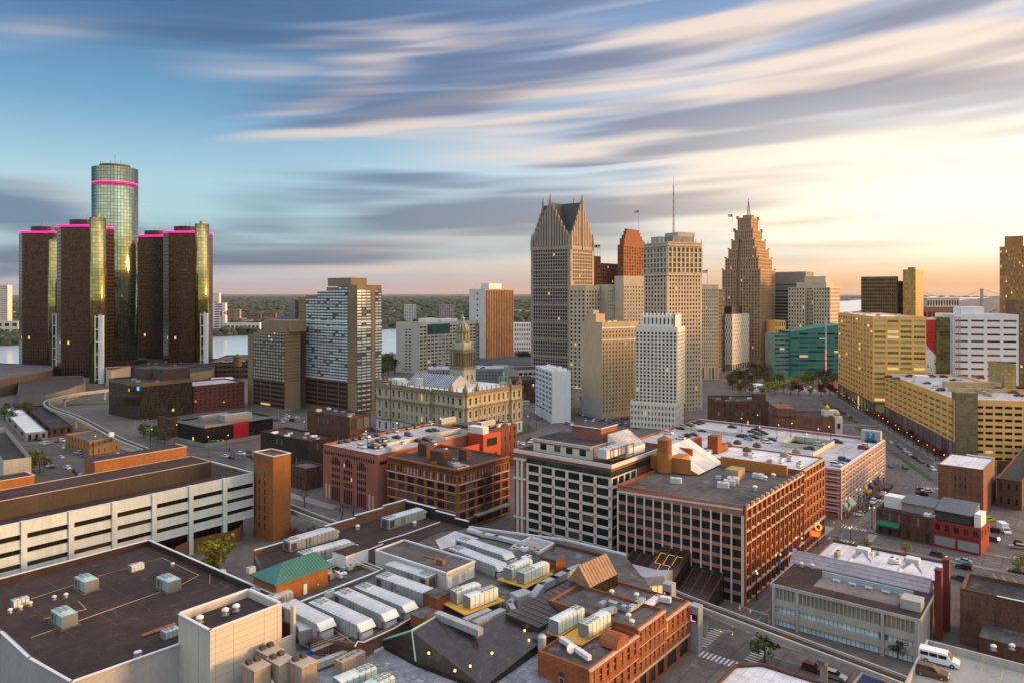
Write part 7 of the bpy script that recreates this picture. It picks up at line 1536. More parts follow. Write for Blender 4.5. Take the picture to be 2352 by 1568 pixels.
def car(pos, heading, col, kind, label, group, full):
 key = (col, kind, full)
 L, w, hb, h = {'sedan': (4.6, 1.8, .92, 1.45), 'suv': (4.8, 1.9, 1.08, 1.78), 'pickup': (5.4, 1.95, 1.08, 1.85)}[kind]; suv = kind == 'suv'
 if key not in CARP:
  ms = car_mats(COLS[col], col.replace(' ', '_'))
  def wheels(b, mi, hub):
   for sx in (-1, 1):
    for sy in (-1, 1): yield sx * L * .31, sy * (w / 2 - .1)
  if full:
   t = thing('parked_car', label, 'car'); b = MB(); pr, k = car_body(b, L, w, hb, h, suv)
   b.local('body', ms[0], t); g = MB(); cabin(g, pr, w, k, hb, h, 0, 1); g.local('window', [ms[1], ms[0]], t)
   for x, y in wheels(None, 0, 0):
    s = MB(); n = 12; r = .34; a = [2 * math.pi * i / n for i in range(n)]; s.solid([(x + r * math.cos(q), y - .12, r + r * math.sin(q)) for q in a], [(x + r * math.cos(q), y + .12, r + r * math.sin(q)) for q in a], 0); r2 = .2; yy = .13 if y > 0 else -.13
    s.face([(x + r2 * math.cos(q), y + yy, r + r2 * math.sin(q)) for q in a], 1); s.local('wheel', [ms[2], ms[3]], t)
   for y in (-w / 2 + .3, w / 2 - .3):
    s = MB(); s.box((L / 2 + .01, y), (1, 0), .06, .36, .66, .82); s.local('headlight', ms[4], t); s = MB(); s.box((-L / 2 - .01, y), (1, 0), .06, .3, .7, .9); s.local('tail_light', ms[5], t)
   CARP[key] = t
  else:
   b = MB(); pr, k = car_body(b, L, w, hb, h, suv); cabin(b, pr, w, k, hb, h, 1, 0)
   for x, y in wheels(None, 0, 0): s = b; r = .34; a = [2 * math.pi * i / 8 for i in range(8)]; s.solid([(x + r * math.cos(q), y - .12, r + r * math.sin(q)) for q in a], [(x + r * math.cos(q), y + .12, r + r * math.sin(q)) for q in a], 2)
   CARP[key] = b.local('parked_car', ms, None)
  t = CARP[key]
 else: t = copy_tree(CARP[key])
 t.location = pos; t.rotation_euler = (0, 0, heading); tag(t, label, 'car', group); return t
hA, hB = math.atan2(A_.y, A_.x), math.atan2(B_.y, B_.x)
def fleet(pts, z, head, place, group, conv, cols=None, jit=.08):
 for i, q in enumerate(pts):
  x, y = conv(q[0], q[1]); c = q[2] if len(q) > 2 else random.choice(cols or ['black', 'black', 'dark grey', 'dark grey', 'black', 'silver', 'silver', 'white', 'white', 'maroon', 'blue'])
  kd = random.choice(['sedan', 'suv']); p = P(x, y + 2, z); full = p.y < 300
  car((p.x, p.y, z + .03), head + random.uniform(-jit, jit) + (math.pi if random.random() < .5 else 0), c, kd, '%s %s %s' % (c, {'suv': 'SUV', 'sedan': 'sedan'}[kd], place), group, full)
cv1 = lambda x, y: (551.25 + .2502 * x, 643.1 + .2502 * y)
fleet([(905, 1485, 'black'), (970, 1478, 'maroon'), (1035, 1460, 'black'), (1095, 1450, 'brown'), (1155, 1437, 'white'), (1195, 1428, 'black'), (1245, 1423, 'black'), (1340, 1398, 'dark grey'), (1415, 1387, 'tan'), (1520, 1362, 'black'), (1595, 1348, 'black'), (1655, 1335, 'black'), (1700, 1325, 'dark grey'), (1735, 1320, 'white'), (1740, 1380, 'black'), (1785, 1375, 'dark grey'), (1548, 1420, 'blue'), (1435, 1442, 'black'), (1925, 1395, 'white'), (1330, 1465, 'dark grey'), (1120, 1530, 'white'), (1215, 1495, 'tan'), (1260, 1480, 'dark grey'), (1305, 1475, 'silver'), (1270, 1530, 'silver'), (1215, 1535, 'black'), (1320, 1520, 'maroon'), (1475, 1495, 'white'), (1640, 1475, 'black'), (1715, 1468, 'maroon'), (1760, 1505, 'pale blue')], 22.02, hB, 'parked on the arched salmon garage roof', 'cars on the salmon garage roof', cv1)
cv2 = lambda x, y: (1653.75 + .2971 * x, 826.9 + .2971 * y)
fleet([(95, 515, 'black'), (280, 535, 'black'), (250, 553, 'dark grey'), (335, 565, 'black'), (165, 588, 'black'), (300, 576), (260, 598, 'maroon'), (222, 608, 'pale blue'), (400, 615, 'dark grey'), (365, 632, 'white'), (910, 632, 'black'), (1115, 660, 'white'), (1110, 680, 'red'), (960, 770, 'blue'), (910, 792, 'brown'), (900, 810, 'white'), (1165, 628, 'black'), (600, 635, 'black'), (770, 652, 'white'), (690, 683, 'dark grey')], 18.62, hB, 'parked on the striped garage roof', 'cars on the striped garage roof', cv2)
cv3 = lambda x, y: (1139.25 + .2502 * x, 826.9 + .2502 * y)
fleet([(1695, 626, 'black'), (1730, 614, 'tan'), (1765, 602, 'black'), (1800, 593, 'silver'), (1845, 580, 'black'), (1880, 570, 'dark grey'), (1895, 648, 'black'), (1585, 670, 'white'), (1690, 715, 'white'), (1745, 695, 'black'), (1815, 682, 'maroon')], 18.62, hB, 'parked on the left part of the striped garage roof', 'cars on the striped garage roof', cv3)
fleet([(1300, 128, 'black'), (1360, 143, 'blue'), (1460, 122, 'maroon'), (1550, 158, 'white'), (1600, 176, 'black'), (1640, 124, 'brown'), (1730, 127, 'black'), (1805, 153, 'black'), (1860, 160, 'white'), (1975, 132, 'tan'), (2012, 138, 'red'), (1660, 206, 'white'), (1705, 230, 'black'), (2000, 186, 'silver'), (2100, 202, 'dark grey'), (2120, 172, 'white'), (2165, 180, 'tan'), (2200, 190, 'brown'), (2260, 203, 'silver'), (2265, 248, 'red'), (2310, 272, 'black'), (2020, 240, 'silver'), (1975, 226, 'maroon'), (2140, 220, 'blue'), (2320, 215, 'black')], 32.55, R(-12), 'parked on the golden stone garage roof', 'cars on the golden garage roof', cv2)
fleet([(1080, 1190, 'silver'), (1115, 1160, 'black'), (1150, 1125, 'black'), (1185, 1095, 'white'), (1225, 1055, 'black'), (1260, 1032, 'white'), (1290, 1000, 'dark grey'), (1315, 977, 'black')], 0, hA, 'parked along the kerb by the striped garage', 'cars along the striped garage kerb', cv2, jit=.02)
fleet([(1560, 1000, 'dark grey'), (1600, 1010, 'white'), (1560, 1034, 'black'), (1520, 1060, 'silver')], 0, hB + .3, 'in the small lot beside the tall brown brick block', 'cars in the small brick block lot', cv2)
fleet([(1320, 820, 'dark grey'), (1430, 830, 'black'), (1648, 843, 'white'), (1625, 818, 'black'), (1320, 635, 'silver'), (1380, 660), (1400, 677), (1430, 702), (1465, 727), (1500, 748), (1540, 772), (1560, 784), (1010, 440), (1050, 470), (960, 410), (930, 390), (905, 372), (985, 425)], 0, R(77.8), 'on the boulevard beside the golden stone buildings', 'cars on the boulevard', cv2, jit=.03)
cv4 = lambda x, y: (1653.75 + .3557 * x, 1010.6 + .3557 * y)
fleet([(1760, 584, 'black'), (1755, 644, 'dark grey'), (1920, 692, 'tan'), (1950, 676, 'black'), (1410, 748, 'dark grey'), (1575, 783, 'pale blue'), (1575, 824, 'black'), (1552, 898, 'dark grey'), (1915, 852, 'black'), (1955, 772, 'white')], 0, hB, 'near the red painted bar on the right', 'cars near the red bar', cv4, jit=.3)
fleet([(600, 1482, 'maroon'), (742, 1530, 'silver')], 0, hB, 'parked under the elevated track in the near right', 'cars under the track', cv4, jit=.03)
cv5 = lambda x, y: (.2502 * x, 735 + .2502 * y)
fleet([(50, 1062, 'silver'), (270, 1100), (340, 1095), (395, 1130, 'white'), (435, 1125, 'silver'), (520, 1110), (570, 1105), (440, 1060), (585, 1165), (715, 1215, 'silver'), (780, 1245, 'blue'), (560, 1255), (455, 1280), (1085, 1240), (820, 1300, 'blue'), (440, 1335, 'silver'), (480, 1342, 'black'), (615, 1355, 'white'), (880, 1340, 'silver'), (700, 1390, 'maroon'), (720, 1410), (735, 1425, 'silver'), (950, 1368, 'white'), (340, 1205, 'white'), (2065, 1245, 'white'), (2120, 1260), (2215, 1225, 'white'), (2290, 1207), (2300, 1250), (2330, 1272, 'blue'), (2120, 1187)], 0, hB, 'in the open parking lots on the left', 'cars in the left parking lots', cv5, jit=.4)
fleet([(435, 1243, 'white'), (410, 1265, 'white'), (450, 1273, 'white'), (520, 1258, 'white'), (385, 1297), (325, 1282), (1215, 1372), (1260, 1363), (1310, 1358, 'silver'), (480, 1285)], 0, hB, 'parked behind the black brick building', 'cars behind the black brick building', cv1, jit=.2)
fleet([(775, 492), (800, 500), (822, 508), (845, 516), (865, 524), (885, 533), (905, 541), (1110, 541, 'red'), (1160, 560, 'red'), (1020, 550, 'silver'), (1088, 546, 'black'), (1200, 536), (890, 557, 'white'), (825, 566, 'white'), (700, 582), (645, 577, 'red'), (1140, 590), (1190, 574, 'silver'), (1212, 600, 'black'), (1040, 566), (300, 722), (320, 747), (210, 762), (252, 768), (960, 552, 'red'), (1000, 545), (1160, 535), (750, 488, 'red')], 0, hA + .4, 'in the crowded lot right of the white hotel', 'cars in the crowded centre lot', cv3, jit=.3)
fleet([(1350, 455), (1375, 430, 'white'), (1395, 420, 'silver'), (1400, 405), (1340, 470), (1390, 412, 'white')][:0] + [(385, 375, 'white'), (398, 398, 'silver'), (410, 415, 'silver'), (420, 428, 'silver'), (390, 388, 'silver'), (470, 325, 'maroon')], 0, R(80), 'between the two old brick blocks', 'cars between the old brick blocks', cv2)
cvd = lambda x, y: (826.9 + .1953 * x, 790 + .1953 * y)
fleet([(880, 256, 'red'), (935, 262, 'white'), (870, 232), (970, 220), (1030, 238), (1050, 206, 'white'), (1380, 228, 'maroon'), (1480, 236, 'blue'), (1540, 238, 'maroon'), (1440, 276, 'blue'), (895, 226, 'silver')], 13.1, R(8), 'on the grey parking deck behind the courthouse', 'cars on the grey deck', cvd)
fleet([(x, 828 + (x % 3), random.choice(['white', 'silver', 'black'])) for x in range(494, 566, 8)], zat(826, 760) - .95, R(10), 'on the dark riverside garage roof', 'cars on the riverside garage', lambda x, y: (x, y))
# van, pick-up, truck, buses
def boxy(name, label, cat, pos, head, L, w, h, col, nose=0.0, stripe=None, glassz=(1.15, 1.75), wheels=2):
 t = thing(name, label, cat, pos, head); m = M(name + '_paint', col, rough=.35, var=.04, spec=.5); s = MB(); x1 = L / 2
 if nose: pr = [(-x1, .35), (x1, .35), (x1, .95), (x1 - nose * .55, 1.15), (x1 - nose, 1.25), (x1 - nose - .75, h), (-x1 + .1, h), (-x1, h - .15)]
 else: pr = [(-x1, .35), (x1, .35), (x1, h - .5), (x1 - .25, h), (-x1, h)]
 s.solid([(x, -w / 2, z) for x, z in pr], [(x, w / 2, z) for x, z in pr], 0); s.local('body', m, t); g = M('car_glass', ())
 xe = x1 - (nose + .6 if nose else .5); n = max(3, int(L / 1.5))
 for sy in (-1, 1):
  for i in range(n):
   xa = -x1 + .25 + (xe + x1 - .3) * i / n; xb = xa + (xe + x1 - .3) / n - .12; s = MB(); y = sy * (w / 2 + .012); s.face([(xa, y, glassz[0]), (xb, y, glassz[0]), (xb, y, glassz[1]), (xa, y, glassz[1])]); s.local('window', g, t)
 s = MB()
 if nose: s.face([(x1 - nose + .02, -w / 2 + .12, 1.3), (x1 - nose + .02, w / 2 - .12, 1.3), (x1 - nose - .68, w / 2 - .15, h - .08), (x1 - nose - .68, -w / 2 + .15, h - .08)])
 else: s.face([(x1 + .012, -w / 2 + .12, 1.2), (x1 + .012, w / 2 - .12, 1.2), (x1 + .012, w / 2 - .15, h - .6), (x1 + .012, -w / 2 + .15, h - .6)])
 s.local('windscreen', g, t)
 if stripe: s = MB(); s.box((0, 0), (1, 0), L * .7, w + .04, .5, 1.0); s.local('side_stripe', M(name + '_stripe', stripe, var=0), t)
 for sx in ([-.31, .33] if wheels == 2 else [-.3, -.2, .33]):
  for sy in (-1, 1):
   s = MB(); r = .38; a = [2 * math.pi * i / 12 for i in range(12)]; y = sy * (w / 2 - .12); s.solid([(sx * L + r * math.cos(q), y - .14, r + r * math.sin(q)) for q in a], [(sx * L + r * math.cos(q), y + .14, r + r * math.sin(q)) for q in a], 0); s.face([(sx * L + .2 * math.cos(q), y + sy * .15, r + .2 * math.sin(q)) for q in a], 1); s.local('wheel', [M('tyre', ()), M('hub', ())], t)
 return t
q = P(2157, 1522, 26.05); boxy('passenger_van', 'long white passenger van parked on the near right roof deck', 'van', (q.x, q.y, 26.05), math.atan2(-B_.y, -B_.x) + .05, 5.9, 2.05, 2.15, (.78, .78, .80), nose=1.0, glassz=(1.25, 1.85))
q = P(2140, 1551, 26.05); car((q.x, q.y, 26.05), math.atan2(-B_.y, -B_.x) + .05, 'brown', 'suv', 'brown SUV beside the white van on the near roof deck', None, True)
q = P(2307, 1222); t = boxy('box_truck', 'white box truck parked in the lot behind the red bar', 'truck', (q.x, q.y, 0), R(-100), 6, 2.3, 2.1, (.72, .73, .75), nose=.9); s = MB(); s.box((-1.2, 0), (1, 0), 4.0, 2.4, 1.0, 3.4); s.local('cargo_box', m_whitep, t)
q = P(2271, 1196); boxy('pickup_van', 'lime green van in the lot beside the plum brick wing', 'van', (q.x, q.y, 0), R(20), 4.8, 1.9, 1.8, (.16, .35, .03), nose=.9)
for (x, y, nm, st) in ((1199, 929, 'white coach passing the courthouse corner', None), (1312, 894, 'white and red coach behind the white hotel, nearer one', (.5, .03, .05)), (1330, 899, 'white and red coach behind the white hotel, farther right', (.5, .03, .05))):
 q = P(x, y); boxy('coach', nm, 'bus', (q.x, q.y, 0), R(150 if st else 178), 11.5, 2.5, 3.2, (.7, .71, .73), stripe=st, glassz=(1.5, 2.6), wheels=3)
for i, (x, y, w_) in enumerate(((1745, 893, 11), (1842, 893, 7), (1862, 897, 7))):
 q = P(x, y + 4); t = thing('event_tent', ['large white arched tent in the square', 'small white peaked tent in the square, left one', 'small white peaked tent in the square, right one'][i], 'tent', q); s = MB()
 if i == 0: s.solid([(w_ * math.cos(k * .3142), -7, 6 * math.sin(k * .3142)) for k in range(11)], [(w_ * math.cos(k * .3142), 7, 6 * math.sin(k * .3142)) for k in range(11)])
 else: s.box((0, 0), (1, 0), w_, w_, 0, 2.6); s.solid([(-w_ / 2, -w_ / 2, 2.6), (w_ / 2, -w_ / 2, 2.6), (w_ / 2, w_ / 2, 2.6), (-w_ / 2, w_ / 2, 2.6)], [(-.1, -.1, 6), (.1, -.1, 6), (.1, .1, 6), (-.1, .1, 6)])
 s.local('canvas', m_whitep, t)
# ================================================================ ROOF MACHINES
def fan_part(t, x, y, z, r, rim):
 s = MB(); s.cyl((x, y), r, z, z + .22, 12, 1, tmi=0); s.cyl((x, y), r * .22, z + .22, z + .3, 6, 1)
 for a in (0, .785, 1.571, 2.356): s.tube((x - r * math.cos(a), y - r * math.sin(a), z + .26), (x + r * math.cos(a), y + r * math.sin(a), z + .26), .035, 3, 1)
 s.local('fan', [m_fan, rim], t)
def air_handler(c, ang, L, w, h, label, group=None, side=None, top=None, fans=(3, 2), fan_end=-1, hood=True, panels=12, z0=0.0, louvre=True, legs=.5, cat='air handler', name='air_handler'):
 """long roof unit: ribbed casing on a raised base, a bank of fans at one end, an intake hood at the other"""
 side = side or m_ahu; top = top or m_ahut
 t = thing(name, label, cat, c, ang, group); x0, x1 = -L / 2, L / 2
 s = MB(); s.box((0, 0), (1, 0), L, w, legs, h, 0, 1)
 for i in range(panels + 1):
  x = x0 + L * i / panels; s.box((x, 0), (1, 0), .07, w + .1, legs, h + .07, 2, 2)
 s.solid([(x0, -w / 2 - .06, h), (x1, -w / 2 - .06, h), (x1, w / 2 + .06, h), (x0, w / 2 + .06, h)], [(x0, -.1, h + .16), (x1, -.1, h + .16), (x1, .1, h + .16), (x0, .1, h + .16)], 1)
 s.local('casing', [side, top, M('panel_seam', (.20, .21, .22), var=0)], t)
 s = MB(); s.box((0, 0), (1, 0), L * .96, w * .9, 0, legs * .98); s.local('base_frame', m_concd, t)
 fx = x0 if fan_end < 0 else x1; d = 1 if fan_end < 0 else -1
 fr = min(.5, w / fans[1] * .36)
 for i in range(fans[0]):
  for j in range(fans[1]): fan_part(t, fx + d * (.7 + i * fr * 2.5), (j - (fans[1] - 1) / 2) * fr * 2.5, h + .12, fr, top)
 if louvre:
  for (x, y, ww, face) in ((fx + d * 1.4, -w / 2 - .06, 1.7, 0), (fx - d * .06, 0, w * .6, 1)):
   s = MB(); 
   if face == 0: s.box((x, y), (1, 0), ww, .1, legs + .3, h - .5)
   else: s.box((x, y), (0, 1), ww, .1, legs + .3, h - .5)
   s.local('louvre', M('louvre_brown', (.075, .062, .058), rough=.7, var=0), t)
  for k in (.36, .43): s = MB(); s.box((fx + d * L * k, -w / 2 - .12), (1, 0), .5, .22, legs, h - .2); s.local('duct_riser', m_concd, t)
 if hood:
  hx = -fx; e = -d
  s = MB()
  s.solid([(x, -w / 2, z) for x, z in ((hx, h + .1), (hx + 1.5 * d, h * .66), (hx, h * .6))], [(x, w / 2, z) for x, z in ((hx, h + .1), (hx + 1.5 * d, h * .66), (hx, h * .6))], 0)
  s.box((hx + .6 * d, 0), (1, 0), 1.2, w * .7, .2, h * .5); s.local('intake_hood', top, t)
 return t
hBm = math.atan2(-B_.y, -B_.x)
def unit(a, b, z0, h, w, label, **k):
 p, q = P(a[0], a[1], z0 + h), P(b[0], b[1], z0 + h); c = (p + q) / 2; v = q - p; L_ = v.length
 return air_handler((c.x, c.y, z0), math.atan2(v.y, v.x), L_, w, h, label, panels=max(5, int(L_ / 1.3)), **k)
gA = 'long grey air handlers on the big flat roof'
unit((659.7, 1380.5), (746, 1425), RZ, 3.6, 4.2, 'long grey air handler nearest the cream panelled box', group=gA, fans=(1, 1))
unit((726, 1376), (837, 1427), RZ, 3.6, 4.2, 'long grey air handler, second from the cream panelled box, with fans at its far end', group=gA)
unit((782.5, 1353.9), (892, 1404), RZ, 3.6, 4.2, 'long grey air handler in the middle of the row of five', group=gA)
unit((828, 1341), (937, 1385), RZ, 3.6, 3.9, 'long grey air handler between the middle one and the brick roof hut', group=gA)
unit((875.6, 1316.5), (985, 1356), RZ, 3.6, 4.0, 'long grey air handler in front of the one against the plant room', group=gA)
unit((896, 1291), (992, 1322), RZ, 3.4, 3.8, 'long grey air handler against the plant room with fans at its near end', group=gA, fan_end=1, hood=False)
unit((1058, 1234.5), (1164, 1269.5), RZ, 3.4, 3.9, 'long grey air handler behind the plant room, nearer the street', group=gA)
unit((1042, 1254.5), (1149, 1295), RZ, 3.4, 3.9, 'long grey air handler just behind the plant room', group=gA)
unit((883.8, 1191), (965.6, 1167), RZ, 3.4, 4.0, 'long pale air handler by the stepped parapet facing the loft building', group=gA)
unit((658, 1242), (764.7, 1212), RZ, 3.2, 3.6, 'long pale air handler along the stepped parapet above the track', group=gA)
unit((690, 1270), (800, 1240), RZ, 3.4, 4.0, 'long pale air handler behind the green roofed house', group=gA)
unit((585, 1352), (622, 1338), RZ, 2.6, 3.4, 'small grey roof unit left of the green roofed house front', fans=(1, 1), hood=False)
unit((622, 1370), (664, 1354), RZ, 2.8, 3.6, 'small grey roof unit right in front of the green roofed house', fans=(1, 1), hood=False)
t = unit((690, 1418), (705, 1446), RZ - 1, 3.0, 3.0, 'ribbed cooler with fans between the cream box and the first long unit', fans=(2, 2), hood=False)
# mint units on yellow walkways
def platform(c, u, L_, w, z0, z1, label):
 t = thing('walkway', label, 'walkway', (c.x, c.y, z0)); n = Vector((-u.y, u.x, 0)); s = MB(); s.box(c, u, L_, w, z1 - .2, z1); s.build('deck', m_yel, t); s = MB()
 for i in (-1, 0, 1):
  for j in (-1, 1): q = c + u * L_ * .46 * i + n * w * .46 * j; s.tube((q.x, q.y, z0), (q.x, q.y, z1 - .2), .12, 4)
 s.build('legs_frame', m_brown, t); s = MB()
 for j in (-1, 1):
  for z in (.55, 1.05): s.tube(c + u * L_ * .5 + n * w * .5 * j + Vector((0, 0, z1 + z)), c - u * L_ * .5 + n * w * .5 * j + Vector((0, 0, z1 + z)), .04, 4)
  for i in range(6): q = c + u * L_ * (i / 5 - .5) + n * w * .5 * j; s.tube((q.x, q.y, z1), (q.x, q.y, z1 + 1.05), .035, 4)
 s.build('handrail', m_yel, t)
gM = 'mint green roof units on yellow walkways'
def pair(a, b, c, d, zb, l1, l2, l3):
 h = 2.9; p = [P(x, y, zb + h) for x, y in (a, b, c, d)]; m = sum(p, Vector()) / 4; u = (p[1] - p[0]).normalized(); u.z = 0
 platform(Vector((m.x, m.y, 0)), u, 12.5, 9.4, RZ, zb, l3)
 for (q, r, lb, n) in ((a, b, l1, 2), (c, d, l2, 4)): unit(q, r, zb, h, 2.7, lb, group=gM, side=m_mint, top=m_mintt, fans=(n, 2), hood=False, louvre=False, legs=.25, fan_end=-1)
pair((1166, 1305), (1214, 1282), (1195, 1314), (1253, 1289.5), 13.2, 'mint roof unit, rear one of the pair farthest from the viewer', 'mint roof unit, front one of the pair farthest from the viewer', 'yellow railed walkway under the farthest pair of mint units')
pair((1041, 1357), (1097, 1338), (1136, 1346), (1072, 1369), 13.2, 'mint roof unit, rear one of the pair left of the far pair', 'mint roof unit, front one of the pair beside the galvanised ducts', 'yellow railed walkway under the left pair of mint units')
pair((1332, 1392), (1271, 1424), (1340, 1433), (1392, 1403.5), 13.6, 'mint roof unit, larger left one on the roof above the brick shops', 'mint roof unit, right one on the roof above the brick shops', 'yellow railed walkway above the brick shop roofs')
unit((857, 1527), (774, 1561), 8.6, 3.4, 3.2, 'long mint unit at the bottom edge, farther of two', group=gM, side=m_sky, top=m_mintt, fans=(3, 2), hood=False, louvre=False)
unit((897, 1548), (822, 1584), 8.6, 3.4, 3.2, 'long mint unit at the bottom edge, nearer of two', group=gM, side=m_sky, top=m_mintt, fans=(3, 2), hood=False, louvre=False)
# rooftop units on the brown roof
gB = 'sky blue roof units on the brown roof'
for (x, y, lb) in ((199, 1352, 'sky blue roof unit in the middle of the brown roof'), (387.7, 1352, 'sky blue roof unit on the right of the brown roof'), (147.6, 1432, 'sky blue roof unit nearest the front of the brown roof')):
 p = P(x, y, 12.45); air_handler((p.x, p.y, 12.45), hBm, 6.2, 3.3, 2.9, lb, gB, m_sky, M('sky_blue_top', (.42, .58, .60), rough=.5, var=.08), (3, 2), -1, False, 8, legs=.35, cat='roof unit', name='roof_unit')
 s = MB(); s.box((0, 0), (1, 0), 7.4, 4.4, -.0, .12); s.local('kerb', m_charroof, [o for o in SC.objects if o.get('label') == lb][0])
for (x, y, w_, lb) in ((313, 1309, 3.4, 'small pale roof unit near the back of the brown roof'), (46, 1390, 3.4, 'small pale roof unit at the left of the brown roof'), (391, 1462, 3.2, 'small pale roof unit beside the cream panelled box')):
 p = P(x, y, 12.45); air_handler((p.x, p.y, 12.45), hA, w_, 2.2, 1.7, lb, None, m_mint, m_ahut, (2, 1), -1, False, 4, legs=.3, louvre=False, cat='roof unit', name='roof_unit')
t = thing('roof_skid', 'rust orange flat metal skid lying on the brown roof', 'metal skid', P(365, 1448, 12.45), hA)
for k in range(3): s = MB(); s.box((k * 2.6 - 2.6, 0), (1, 0), 2.4, 1.2, .15, .4); s.local('panel', M('orange_rust', (.36, .12, .06), rough=.8, var=.2), t)
def vent(pos, z, label, group=None, s_=1.0, mat=None):
 t = thing('roof_vent', label, 'roof vent', (pos[0], pos[1], z), 0, group); s = MB(); s.lathe((0, 0), [(.35 * s_, 0), (.35 * s_, .7 * s_), (.6 * s_, .75 * s_), (.62 * s_, 1.05 * s_), (.3 * s_, 1.3 * s_), (.05, 1.35 * s_)], 10); s.local('hood', mat or m_alu, t, True); s = MB(); s.box((0, 0), (1, 0), 1.0 * s_, 1.0 * s_, 0, .2 * s_); s.local('kerb', m_concd, t); return t
def cvz(x0, y0, sc): return lambda x, y: ((x0 + x / sc) * .91875, (y0 + y / sc) * .91875)
z1_, z2_, z3_, z4_ = cvz(0, 1100, 2.583), cvz(600, 1100, 2.583), cvz(1200, 1100, 2.583), cvz(1800, 1100, 2.583)
def vents(L_, conv, z, place, group, s_=1.0):
 for x, y in L_: p = P(*conv(x, y), z); vent((p.x, p.y), z, 'white mushroom roof vent ' + place, group, s_)
vents([(65, 1115), (132, 1095), (195, 1070), (425, 1015), (350, 1030), (1115, 815), (880, 1395), (900, 1390)], z1_, 12.45, 'on the brown roof', 'roof vents on the brown roof', .9)
vents([(1290, 1180), (1455, 1130), (1525, 1105)], z1_, 18.8, 'inside the cream panelled box', 'roof vents in the cream box', 1.3)
vents([(675, 885), (760, 575), (1128, 552), (750, 705), (495, 955)], z2_, RZ + .05, 'on the big grey roof', 'roof vents on the big grey roof', 1.2)
vents([(958, 1155), (980, 1195), (1010, 1020), (850, 1000)], z3_, 14.2, 'on the brick shop roofs', 'roof vents on the brick shops', 1.1)
vents([(420, 195), (345, 245), (225, 325), (375, 195), (290, 260), (100, 270)], z4_, 26.8, 'on the brick warehouse roof', 'roof vents on the brick warehouse', 1.3)
vents([(595, 825), (525, 815), (1765, 1355), (1885, 1350), (1650, 980)], z4_, 11.2, 'on the right hand roofs', 'roof vents on the right roofs', 1.0)
vents([(340, 245), (760, 20), (700, 60)], cvz(1240, 900, 3.672), 36.3, 'on the rose brick hotel', 'roof vents on the hotel', 1.2)
def box_unit(conv, x, y, z, L_, w, h, ang, label, group, mat=None, top=None, fans=1):
 p = P(*conv(x, y), z); t = thing('condenser', label, 'condenser', (p.x, p.y, z), ang, group); s = MB(); s.box((0, 0), (1, 0), L_, w, .15, h, 0, 1)
 for i in range(5): s.box((-L_ / 2 + L_ * i / 4, 0), (1, 0), .06, w + .06, .15, h + .03, 0, 1)
 s.local('casing', [mat or m_mint, top or m_ahut], t)
 for i in range(fans): fan_part(t, (i - (fans - 1) / 2) * L_ / max(fans, 1), 0, h, min(.42, w * .36), top or m_ahut)
 s = MB(); s.box((0, 0), (1, 0), L_ * 1.1, w * 1.1, 0, .14); s.local('base', m_concd, t); return t
for x, y, n in ((1265, 275, 1), (1570, 305, 1), (1540, 250, 0), (1635, 275, 1), (60, 290, 1)): box_unit(z3_ if x > 100 else z4_, x, y, 26.75, 3.4 if n else 1.6, 2.2 if n else 1.2, 1.7 if n else 1, hB + .3, 'pale roof unit standing on the brick warehouse roof', 'roof units on the brick warehouse', m_tan if False else m_ahut)
for x, y in ((300, 165), (335, 205), (245, 243), (85, 265)): box_unit(z4_, x, y, 26.75, 3.2, 2.2, 1.5, hB, 'pale roof unit near the street edge of the warehouse roof', 'roof units on the warehouse street edge', m_ahut)
zz = cvz(500, 1400, 4.704)
for x, y, lb in ((820, 1290, 'tan cooling tower with a flat lid, farthest of four'), (945, 1400, 'tan cooling tower with fan boxes, second of four'), (1210, 1430, 'tan cooling tower on the right of four'), (660, 1470, 'broad tan cooling tower with small box vents, nearest the panelled box')):
 p = P(*zz(x, y), 8.6); t = thing('cooling_tower', lb, 'cooling tower', (p.x, p.y, 8.6), hB); s = MB(); s.box((0, 0), (1, 0), 4.4, 3.6, 0, 4.2)
 for i in range(7): s.box((-2.2 + 4.4 * i / 6, 0), (1, 0), .12, 3.72, .3, 4.0)
 s.box((0, 0), (1, 0), 4.7, 3.9, 4.2, 4.4, 1); s.local('casing', [m_tanm, M('tan_lid', (.42, .35, .29), var=.15)], t)
 for i in (-1, 1): s = MB(); s.box((1.2, i * .9), (1, 0), 1.2, 1.1, 4.4, 5.1); s.cyl((1.2, i * .9), .45, 5.1, 5.14, 10, 0); s.local('fan_box', M('umber_metal', ()), t)
for x, y in ((1700, 1235), (1830, 1165)): box_unit(zz, x, y + 60, 8.6, 3.2, 2.6, 2.6, hA, 'tan condenser with twin black fans on the pale lower roof', 'tan condensers on the lower roof', m_tanm, M('tan_lid', ()), 2)
for x, y in ((250, 165), (600, 125), (1520, 410)): box_unit(zz, x, y + 20, RZ + .1, 1.9, 1.5, 1.6, hA, 'small white condenser on the roof behind the panelled box', 'small white condensers', m_mint)
for x, y in ((185, 640),): pass
